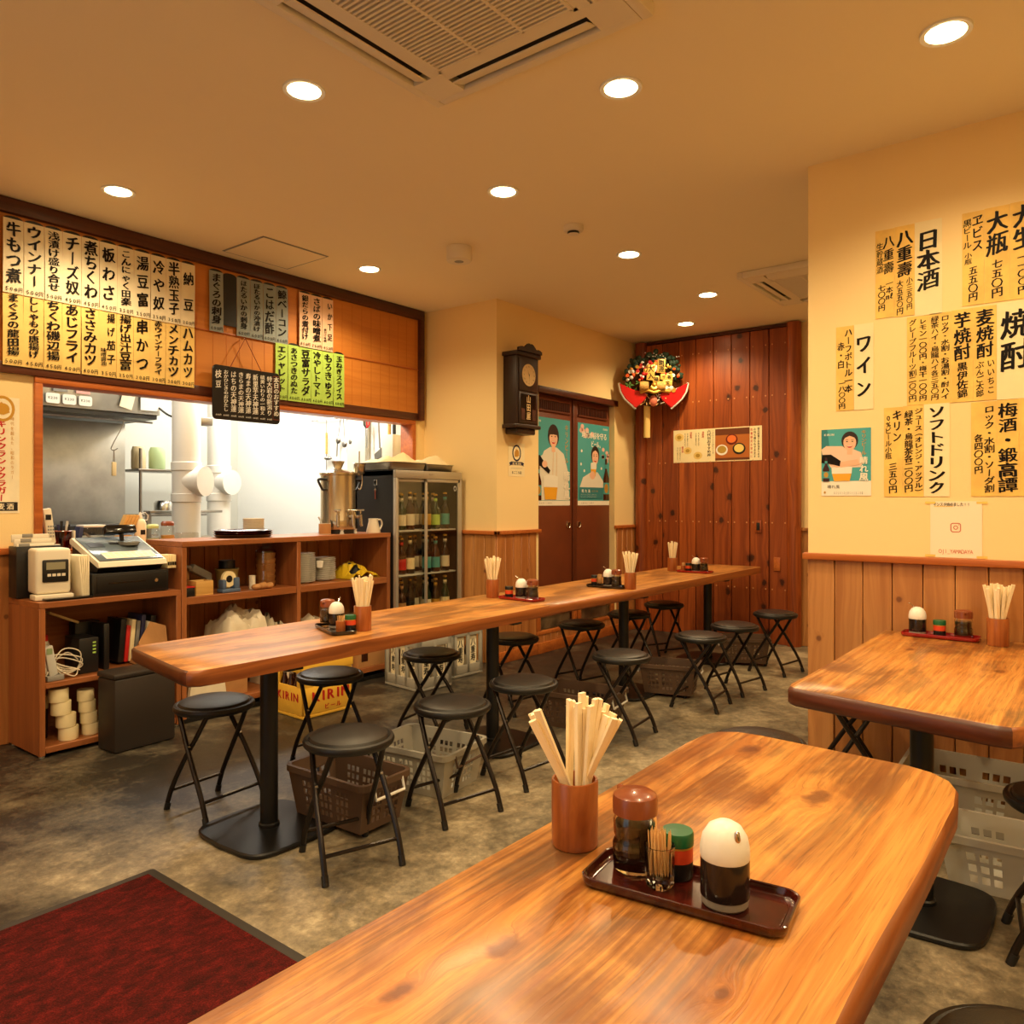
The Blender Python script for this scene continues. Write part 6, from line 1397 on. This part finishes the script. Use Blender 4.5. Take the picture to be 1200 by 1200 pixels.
# ------------------------------------------------------------------ crates on the floor
def beer_crate(loc, rz):
    t = thing('beer_crate', 'yellow beer crate with red lettering full of dark bottles by the counter', 'crate', loc, rz)
    L, W, H = .36, .30, .335; q = MB(); w_ = .012
    q.bbox(-L / 2, -W / 2, .002, L / 2, W / 2, .02, 0, .004)
    for sy in (-1, 1):
        y0, y1 = sorted((sy * W / 2, sy * (W / 2 - w_)))
        q.bbox(-L / 2, y0, .02, L / 2, y1, .185, 0, .004); q.bbox(-L / 2 - .006, y0 - .006, .272, L / 2 + .006, y1 + .006, H, 0, .005)
        for x0, x1 in ((-L / 2, -L / 2 + .075), (L / 2 - .075, L / 2)): q.bbox(x0, y0, .18, x1, y1, .28, 0, .004)
    for sx in (-1, 1):
        x0, x1 = sorted((sx * L / 2, sx * (L / 2 - w_)))
        q.bbox(x0, -W / 2, .02, x1, W / 2, .185, 0, .004); q.bbox(x0 - .006, -W / 2, .272, x1 + .006, W / 2, H, 0, .005)
        for y0, y1 in ((-W / 2, -W / 2 + .06), (W / 2 - .06, W / 2)): q.bbox(x0, y0, .18, x1, y1, .28, 0, .004)
    q.build('crate_body', m_yellowp, t)
    q = MB(); q.T = FY(-L / 2, -W / 2 - .0015, 0); q.htext('KIRIN', L * .56, .125, L * .74, .085, 0, 0, .045); q.htext('ビール', L * .60, .052, L * .36, .036, 0, 0, .03); q.build('red_lettering', m_red, t)
    q = MB(); q.T = FX(-L / 2 - .0015, W / 2, 0); q.htext('KIRIN', W * .5, .125, W * .7, .07, 0, 0, .045); q.build('red_lettering', m_red, t)
    return t
bc = (2.995, 3.885, 0); beer_crate(bc, math.radians(-2))
b0 = None
for i in range(5):
    for j in range(4):
        p = (bc[0] - .135 + i * .066, bc[1] - .10 + j * .066, .0205)
        if b0 is None: b0 = bottle(p[0], p[1], p[2], .285, .029, m_bottle, m_label, 'brown beer bottle standing in the yellow crate', 'bottles in the yellow crate', 'beer_bottle')
        else: dup(b0, p)
m_crate2 = m_crateg
def sake_crate(x, y, rz, lb):
    t = thing('bottle_crate', lb, 'crate', (x, y, 0), rz, 'grey bottle crates'); L, W, H = .30, .37, .345; q = MB()
    q.bbox(-L / 2, -W / 2, .002, L / 2, W / 2, .02, 0, .003)
    def side(put, ln, n):
        m_ = .035; sw = (ln - 2 * m_ - (n - 1) * .03) / n
        put(0, m_, .02, H); put(ln - m_, ln, .02, H); put(0, ln, .02, .085); put(0, ln, H - .05, H)
        for i in range(n - 1): put(m_ + (i + 1) * sw + i * .03, m_ + (i + 1) * sw + (i + 1) * .03, .02, H)
        return [(m_ + i * (sw + .03), sw) for i in range(n)]
    e = .014
    for s in (-1, 1):
        y0, y1 = sorted((s * W / 2, s * (W / 2 - e))); sl = side(lambda a, b_, z0, z1: q.bbox(-L / 2 + a, y0, z0, -L / 2 + b_, y1, z1, 0, .003), L, 2)
        x0, x1 = sorted((s * L / 2, s * (L / 2 - e))); sl2 = side(lambda a, b_, z0, z1: q.bbox(x0, -W / 2 + a, z0, x1, -W / 2 + b_, z1, 0, .003), W, 3)
    q.build('crate_body', m_crate2, t)
    for a, w_ in sl:
        q = MB(); q.T = FY(-L / 2 + a, -W / 2 + e + .004, .0); W2 = w_ * .72
        q.poly([(w_ * .14, .30)] + [(w_ / 2 - W2 / 2 * math.cos(x), .105 - W2 / 2 * math.sin(x)) for x in [PI * i / 10 for i in range(11)]] + [(w_ * .86, .30)], 0, 0); q.vtext('八重寿', w_ / 2, .27, .17, w_ * .5, .0008, 1, .03, 0); q.add([(w_ * .1, .06, -.004), (w_ * .9, .06, -.004), (w_ * .9, .3, -.004), (w_ * .1, .3, -.004)], [(0, 1, 2, 3)], 1); q.build('bottle_label_panel', [m_paperw, m_ink], t)
    for a, w_ in sl2:
        q = MB(); q.T = FX(-L / 2 + e + .004, W / 2 - a, .0); W2 = w_ * .72
        q.poly([(w_ * .14, .30)] + [(w_ / 2 - W2 / 2 * math.cos(x), .105 - W2 / 2 * math.sin(x)) for x in [PI * i / 10 for i in range(11)]] + [(w_ * .86, .30)], 0, 0); q.vtext('八重寿', w_ / 2, .27, .17, w_ * .5, .0008, 1, .03, 0); q.build('bottle_label_panel', [m_paperw, m_ink], t)
    return t
sake_crate(3.86, 3.84, math.radians(-6), 'grey bottle crate with white vertical labels, left of two before the fridge')
sake_crate(4.30, 3.93, math.radians(-4), 'grey bottle crate with white vertical labels, right of two before the fridge')
for cx, cy, nm in ((3.86, 3.84, 'left'), (4.30, 3.93, 'right')):
    for i in range(2):
        for j in range(3): 
            dup(b0, (cx - .06 + i * .12, cy - .115 + j * .115, .0205), label='dark bottle standing in the %s grey bottle crate' % nm)['group'] = 'bottles in the %s grey crate' % nm
# ------------------------------------------------------------------ wall clock
t = thing('wall_clock', 'dark wooden pendulum wall clock with a carved crest above the emblem sticker', 'clock', (4.945, 3.828, 1.82))
Wc, D, Hc = .29, .135, .70
q = MB(); q.bbox(-Wc / 2, -D, .06, Wc / 2, 0, .63, 0, .006); q.bbox(-Wc / 2 - .018, -D - .016, .615, Wc / 2 + .018, 0, .650, 0, .006)
q.bbox(-Wc / 2 - .018, -D - .014, .045, Wc / 2 + .018, 0, .075, 0, .006); q.bbox(-Wc / 2 + .02, -D + .012, .0, Wc / 2 - .02, 0, .05, 0, .012); q.build('case', m_clockw, t)
q = MB(); q.T = FY(0, -D - .012, .648); cr = [(-Wc / 2 - .012, 0)] + [(-Wc / 2 - .012 + (Wc + .024) * i / 16, .022 + .045 * math.exp(-((i - 8) / 3.2) ** 2) + .012 * abs(math.sin(i * PI / 4))) for i in range(17)] + [(Wc / 2 + .012, 0)]
q.prism(cr, 0, .02, 0, None, .003); q.build('crest', m_clockw, t)
q = MB(); q.bbox(-Wc / 2 + .022, -D - .008, .34, Wc / 2 - .022, -D, .60, 0, .005); q.bbox(-Wc / 2 + .022, -D - .008, .085, Wc / 2 - .022, -D, .33, 0, .005); q.build('door_frame', m_clockw, t)
q = MB(); q.T = FY(0, -D - .009, .47); q.prism([(.088 * math.cos(2 * PI * i / 32), .088 * math.sin(2 * PI * i / 32)) for i in range(32)], 0, .004, 0); q.build('dial', m_dial, t)
q = MB(); q.T = FY(0, -D - .0145, .47)
for i, s_ in enumerate(('XII', 'I', 'II', 'III', 'IIII', 'V', 'VI', 'VII', 'VIII', 'IX', 'X', 'XI')):
    a = PI / 2 - i * PI / 6; q.htext(s_, .068 * math.cos(a), .068 * math.sin(a), .010 * len(s_) * .62, .018, 0, 0, .01)
for a, L, w_ in ((math.radians(118), .050, .006), (math.radians(-86), .066, .0045)):
    c, s = math.cos(a), math.sin(a); q.poly([(-s * w_ / 2 - c * .01, c * w_ / 2 - s * .01), (s * w_ / 2 - c * .01, -c * w_ / 2 - s * .01), (c * L, s * L)], .001, 0)
q.ell(0, 0, .006, .006, .0015, 0, 10); q.build('hands_and_numerals', m_black, t)
q = MB(); q.T = FY(0, -D - .0092, .0); q.rect(-.10, .105, .10, .315, 0, 0); q.vtext('山田屋', 0, .312, .20, .055, .0008, 1, .03, 0); q.rect(-.095, .11, -.05, .20, .0006, 2); q.rect(.05, .11, .095, .20, .0006, 2); q.build('pendulum_window', [m_black_g, m_dial, m_frame], t)

# ------------------------------------------------------------------ lucky rake decoration in the corner
kx, ky, kz = 6.70, 3.50, 2.42
nrm = Vector((-0.80, -0.60, -0.06)).normalized(); U_ = Vector((0.60, -0.80, 0)).normalized()
t = thing('lucky_rake', 'colourful lucky rake with red fish tails and gold plaques in the corner', 'decoration', (0, 0, 0))
F_ = frame((kx, ky, kz), U_, nrm)
q = MB(); q.T = F_; q.prism([(.27 * math.cos(a), .02 + .24 * math.sin(a)) for a in [2 * PI * i / 28 for i in range(28)]], -.03, 0.0, 0, None, .006); q.build('back_board', m_bottle, t)
q = MB(); 
for s in (-1, 1):
    q.T = F_ @ Matrix.Translation((s * .03, 0, .02))
    p_ = [(s * .02, -.11), (s * .08, -.08), (s * .17, -.06), (s * .30, .0), (s * .28, -.08), (s * .24, -.15), (s * .14, -.24), (s * .09, -.20), (s * .05, -.16)]
    if s < 0: p_ = p_[::-1]
    q.prism(p_, 0, .035, 0, None, .008)
    for i in range(10):
        a, b_ = p_[5], p_[6] if s > 0 else p_[2]
    e = [(s * .30, .0), (s * .285, -.08), (s * .245, -.15), (s * .14, -.245)]
    q.tube([(x, y, .02) for x, y in e], .011, 8, 1)
q.build('sea_bream_tails', [M('glossy_red', (214, 30, 34), .25, coat=.5), m_white], t)
r = random.Random(12)
q = MB(); q.T = F_
for i in range(90):
    a = r.uniform(-.1, PI + .1) if i < 60 else r.uniform(.4, PI - .4); rr = r.uniform(.19, .30)
    q.sphere((rr * math.cos(a) * .95, .06 + rr * math.sin(a) * .82, r.uniform(.0, .04)), r.uniform(.014, .028), 0, 8, 1, 1, .6)
for i in range(14): q.sphere((r.uniform(-.12, .24), r.uniform(.22, .31), .045), .006, 1, 6)
q.build('pine_boughs', [m_pine, m_white], t)
q = MB(); q.T = F_
for x, y, w_, h_, tx in ((-.03, .10, .075, .15, '大入'), (.07, .16, .075, .13, '開運'), (.12, .055, .12, .055, '千客'), (.02, .035, .06, .06, '福'), (.13, .0, .09, .05, '宝')):
    q.cbox(x, y, .055, w_, h_, .022, 0, .004, rz=-.06); 
    (q.vtext(tx, x, y + h_ * .45, h_ * .9, w_ * .75, .0675, 1, .03, 0) if h_ > w_ else q.htext(tx, x, y, w_ * .85, h_ * .75, .0675, 1, .03))
q.build('gold_plaques', [M('pale_gold', (236, 194, 96), .35, .2), m_ink], t)
q = MB(); q.T = F_
for x in (-.095, .065): q.lathe([(0, -.04), (.045, -.04), (.052, 0), (.045, .04), (0, .04)], 16, 0, (x, -.035, .06), axis='X'); 
for x in (-.095, .065): q.sphere((x, -.035, .07), .048, 0, 12, 1, 1, .8)
q.build('rice_bales', M('straw', (206, 156, 78), .7, var=.2, vscale=60), t)
q = MB(); q.T = F_
q.tube(smooth_path([(-.13, -.09, .06), (-.06, -.075, .075), (.0, -.095, .085), (.06, -.075, .075), (.15, -.085, .06)], 5), .017, 8); q.tube(smooth_path([(-.03, -.04, .075), (0, -.06, .085), (.03, -.04, .075)], 4), .018, 8); q.sphere((0, -.02, .08), .024, 0, 10); q.build('straw_rope', m_gold, t)
q = MB(); q.T = F_
for x, y, s in ((-.235, -.02, 1), (-.18, -.085, 1.2), (-.14, .005, .8)): 
    for k_ in range(5): 
        a = k_ * 1.256; q.prism([(x, y), (x + .03 * s * math.cos(a - .35), y + .022 * s * math.sin(a - .35)), (x + .05 * s * math.cos(a), y + .036 * s * math.sin(a)), (x + .03 * s * math.cos(a + .35), y + .022 * s * math.sin(a + .35))], .04, .05, 0)
q.build('green_leaves', m_leaf, t)
for nm, cols, n_ in (('treasure_charms', [m_red, m_white, m_gold, m_bottlek, m_orange], 80),):
    for i in range(n_):
        q = MB(); q.T = F_
        a = r.uniform(0, PI); rr = r.uniform(.10, .25); x, y = rr * math.cos(a) * 1.05 - .01, .02 + rr * math.sin(a) * .75
        k_ = r.randrange(5)
        if i % 3 == 0: q.sphere((x, y, .05), r.uniform(.012, .022), k_, 8)
        elif i % 3 == 1: q.cbox(x, y, .045, .022, .03, .02, k_, .003, rz=r.uniform(0, 3))
        else: q.lathe([(.018, 0), (.018, .006), (0, .006)], 12, k_, (x, y, .05))
        q.build('treasure_charm', cols, t)
    for i in range(5): q = MB(); q.T = F_; q.lathe([(.008, 0), (.022, 0), (.022, .008), (.008, .008)], 14, 1 if i % 2 else 2, (.10 + .022 * i, -.07 + .02 * (i % 2), .055)); q.build('coin', cols, t)
q = MB(); q.T = F_
for i in range(26):
    a = r.uniform(PI + .2, 2 * PI - .2); x, y = r.uniform(-.10, .10), r.uniform(-.20, -.12); q.tube([(x, y, .03), (x + r.uniform(-.03, .03), y + r.uniform(-.03, .03), .06)], .004, 5, i % 2)
q.sphere((0, -.17, .04), .05, 2, 12, .8, 1.1, .6); q.build('plum_blossom_sprays', [m_white, m_twig, M('salmon_pink', (228, 128, 100), .4)], t)
q = MB(); q.T = F_; q.tube([(-.045, -.02, -.05), (-.045, -.52, -.05)], .032, 14); q.build('bamboo_handle', m_papery, t)

# ------------------------------------------------------------------ kitchen beyond the hatch
t = thing('range_hood', 'long stainless extraction hood with small plaques seen through the hatch', 'range hood', (0, 0, 0))
q = MB(); q.bbox(.2, 6.2, 1.99, 3.24, 6.9, 2.65, 0, .004); q.build('hood_body', m_stain, t)
q = MB(); q.box(.22, 6.215, 1.955, 3.22, 6.89, 1.989); q.tube([(.3, 6.25, 1.93), (3.2, 6.25, 1.93)], .008, 8, 1); q.build('shaded_underside_and_rail', [m_black, m_steel_d], t)  # black box paints in the hood's shaded underside; the tube is the rail
for i in range(3):
    q = MB(); q.T = FY(2.37 + i * .115, 6.187, 2.01); q.prism(rrect(0, 0, .095, .075, .015), 0, .004, 0); q.htext('K230', .0475, .04, .065, .025, .0045, 1, .02)
    tag(q.build('hood_plaque', [m_white, m_pine]), 'small white plaque with green lettering on the hood edge, %s from the left' % ['first', 'second', 'third'][i], 'plaque', 'plaques on the hood')
for x, w_, h_, rz, mt, lb in ((2.42, .10, .05, 0, m_grey, 'grey note at the top left of the hood'), (2.58, .10, .05, 0, M('pinkish_note', (230, 170, 160), .6), 'pinkish note on the hood above the plaques'), (2.92, .10, .17, .25, m_paperw, 'tilted white note taped to the hood'), (3.07, .17, .19, 0, m_white, 'large white note at the right end of the hood')):
    q = MB(); q.cbox(x + w_ / 2, 6.184, (2.02 if h_ > .1 else 2.10) + h_ / 2, w_, .002, h_, 0, 0, R=Matrix.Rotation(rz, 4, 'Y')); tag(q.build('paper_note', mt), lb, 'note')
q = MB(); q.bbox(.2, 6.62, 1.0, 3.155, 6.66, 1.94, 0, .003); tag(q.build('splash_panel', m_stain), 'large dull stainless splash panel behind the stove', 'panel')
q = MB(); q.bbox(.2, 6.15, 0.0, 3.2, 6.61, 1.02, 0, .004); q.bbox(.3, 6.25, 1.021, 3.1, 6.55, 1.10, 1, .01); tag(q.build('stove', [m_stain, m_black]), 'stainless stove with a black top below the splash panel', 'stove')
t = thing('s_hook', 'long steel hook hanging from the hood rail with a cork tag', 'hook', (2.94, 6.25, 1.93)); q = MB()
q.tube(smooth_path([(-.03, 0, -.01), (0, 0, .014), (.025, 0, -.01), (.01, 0, -.06), (-.06, 0, -.20), (-.07, 0, -.235), (-.045, 0, -.24), (-.02, 0, -.225)], 5), .004, 6); q.build('hook', m_steel_d, t)
q = MB(); q.tube([(-.05, 0, -.245), (-.055, 0, -.33)], .003, 5); q.tube([(-.048, 0, -.245), (-.045, 0, -.33)], .003, 5); q.cbox(-.05, 0, -.39, .035, .02, .11, 1, .006); q.build('tag', [m_steel_d, m_dial], t)
q = MB(); q.tube(smooth_path([(3.225, 6.21, 2.06), (3.23, 6.04, 1.98), (3.29, 5.95, 1.95), (3.36, 5.95, 1.96)], 5), .009, 8, 0); q.cbox(3.37, 5.95, 1.96, .06, .05, .08, 0, .006); q.cbox(3.47, 5.95, 1.945, .14, .09, .07, 1, .012)
tag(q.build('clamp_lamp', [m_black, m_steel_d]), 'steel clamp lamp on a bent arm at the right end of the hood', 'lamp')
def duct(x, y, r, z0, z1, lb, zc, dirx):
    t = thing('duct_pipe', lb, 'pipe', (x, y, 0), 0, 'white kitchen ducts')
    q = MB(); q.lathe([(r, z0), (r, z1)], 28); q.build('riser', m_white, t)
    for z in (zc - .13, zc + .115): q = MB(); q.lathe([(r + .001, z - .035), (r + .008, z - .03), (r + .008, z + .03), (r + .001, z + .035)], 28, caps=False); q.build('coupling', m_white, t)
    q = MB(); q.tube([(0, 0, zc), (dirx * .10, -.12, zc)], r * .98, 24); q.build('branch', m_white, t)
    q = MB(); v = Vector((dirx * .10, -.12, 0)).normalized(); q.tube([Vector((dirx * .10, -.12, zc)) - v * .02, Vector((dirx * .10, -.12, zc)) + v * .03], r * 1.12, 26); q.build('end_cap', m_white, t)
duct(3.20, 5.72, .105, .3, 2.66, 'white duct pipe with a round capped branch, left of two in the kitchen', 1.44, .62)
duct(3.80, 6.25, .098, .3, 2.66, 'white duct pipe with a round capped branch, right of two in the kitchen', 1.45, .3)
t = thing('kitchen_rack', 'steel shelf rack behind the white ducts in the kitchen', 'rack', (0, 0, 0))
q = MB()
for x in (3.35, 4.10):
    for y in (6.75, 7.1): q.tube([(x, y, 0), (x, y, 1.75)], .014, 8)
q.build('posts', m_steel_d, t)
for z in (.75, 1.15, 1.55): q = MB(); q.bbox(3.32, 6.72, z, 4.13, 7.13, z + .02, 0, .003); q.build('shelf', m_steel_d, t)
for x, z, r_, h_, mt, nm, lb in ((3.55, 1.571, .07, .20, M('milky_green', (190, 214, 160), .4), 'food_tub', 'milky green tub on the top of the kitchen rack between the ducts'), (3.38, 1.571, .06, .20, M('garlic_net', (226, 206, 160), .7), 'garlic_net', 'beige net bag on the kitchen rack left of the first duct'),
                                  (3.62, 1.171, .09, .12, m_steel, 'cooking_pot', 'steel pot on the middle shelf of the kitchen rack'), (3.60, .771, .10, .16, m_black, 'cooking_pot', 'black pot on the lowest shelf of the kitchen rack')):
    q = MB(); q.lathe([(0, 0), (r_ * .9, 0), (r_, .01), (r_, h_ * .8), (r_ * .8, h_), (0, h_)], 20, 0, (x, 6.85, z)); tag(q.build(nm, mt), lb, 'tub' if 'tub' in nm else ('net bag' if 'net' in nm else 'pot'))
q = MB(); q.bbox(3.0, 5.95, .0, 3.55, 6.12, 1.0, 0, .004); q.bbox(3.0, 5.9, 1.19, 3.62, 6.0, 1.21, 0, .003); q.bbox(3.0, 5.93, 1.0, 3.03, 5.98, 1.19, 0, .002); tag(q.build('side_bench', m_stain), 'narrow steel bench behind the first white duct', 'bench')
# utensils hanging on the white wall
q = MB(); q.tube([(4.69, 4.95, 2.06), (4.69, 6.1, 2.06)], .007, 8)
for y in (5.0, 5.5, 6.05): q.tube([(4.69, y, 2.06), (4.718, y, 2.06)], .005, 6)
tag(q.build('utensil_rail', m_steel), 'thin steel utensil rail on the white kitchen wall', 'rail')
t = thing('ladle', 'long ladle hanging on the white kitchen wall above the urn', 'ladle', (4.675, 5.86, 2.05)); q = MB(); q.tube([(0, 0, 0), (0, 0, -.12)], .004, 6); q.build('hanging_loop', m_steel_d, t); q = MB(); q.tube([(0, 0, -.32), (0, 0, -.62)], .005, 6); q.sphere((-.0, -.02, -.36), .045, 0, 12, .6, 1.2, .4); q.build('steel_bowl', m_steel_d, t)
q = MB(); q.tube([(0, 0, -.12), (0, 0, -.32)], .012, 8); q.build('wooden_grip', m_woodlt, t)
for i, (y, L) in enumerate(((5.66, .20), (5.62, .24), (5.58, .22))):
    q = MB(); q.tube([(4.678, y, 2.05), (4.672, y - .05 * (i - .5), 2.05 - L * .8)], .004, 6); q.sphere((4.670, y - .05 * (i - .5), 2.05 - L), .032, 0, 12, .5, 1, 1); tag(q.build('measuring_spoon', m_steel_d), 'small round measuring spoon, %s of three on the kitchen wall' % ['left', 'middle', 'right'][i], 'spoon', 'measuring spoons')
q = MB(); q.tube([(4.675, 5.70, 1.86), (4.672, 5.71, 1.70)], .008, 7); tag(q.build('thermometer_probe', m_grey), 'grey probe hanging left of the measuring spoons', 'probe')
q = MB(); q.bbox(4.66, 5.30, 1.40, 4.716, 5.55, 2.04, 0, .006); tag(q.build('grey_cutting_board', m_kgrey), 'tall grey board leaning on the white kitchen wall behind the urn', 'board')
t = thing('kitchen_scissors', 'kitchen scissors with a red and black handle on the wall rail', 'scissors', (4.65, 5.27, 2.04)); q = MB()
for s in (-1, 1): q.tube(smooth_path([(0, s * .004, -.10), (0, s * .035, -.07), (0, s * .03, -.02), (0, s * .004, -.03), (0, s * .004, -.10)], 4), .007, 7, 0 if s < 0 else 1)
q.build('handles', [m_red, m_black], t); q = MB(); q.cbox(0, 0, -.19, .004, .022, .18, 0, .001); q.build('blades', m_steel, t)
q = MB(); q.T = FX(4.65, 5.16, 1.50); q.prism([(.0, .2), (.10, .26), (.14, .2), (.16, .05), (.1, .0), (.02, .05)], 0, .01, 0); q.tube([(.07, .25, .005), (.05, .5, .005)], .008, 7, 0); tag(q.build('steel_skimmer', m_steel_d), 'flat steel skimmer hanging near the scissors', 'skimmer')
q = MB(); q.bbox(4.60, 4.88, 1.66, 4.71, 5.02, 1.86, 0, .005); tag(q.build('tool_holder', m_offw), 'cream holder box with brushes on the kitchen wall', 'holder')
for y, mt, lb in ((4.98, m_woodlt, 'wooden handled brush standing in the cream holder box'), (4.92, m_black, 'black handled knife standing in the cream holder box')):
    q = MB(); q.tube([(4.655, y, 1.865), (4.655, y, 2.06)], .015, 8); tag(q.build('kitchen_brush' if mt is m_woodlt else 'kitchen_knife', mt), lb, 'brush' if mt is m_woodlt else 'knife')
q = MB(); q.T = FX(4.717, 4.87, 1.66); q.box(0, 0, -.001, .10, .36, 0, 0); tag(q.build('wall_note', m_white), 'white note on the kitchen wall beside the hatch jamb', 'note')
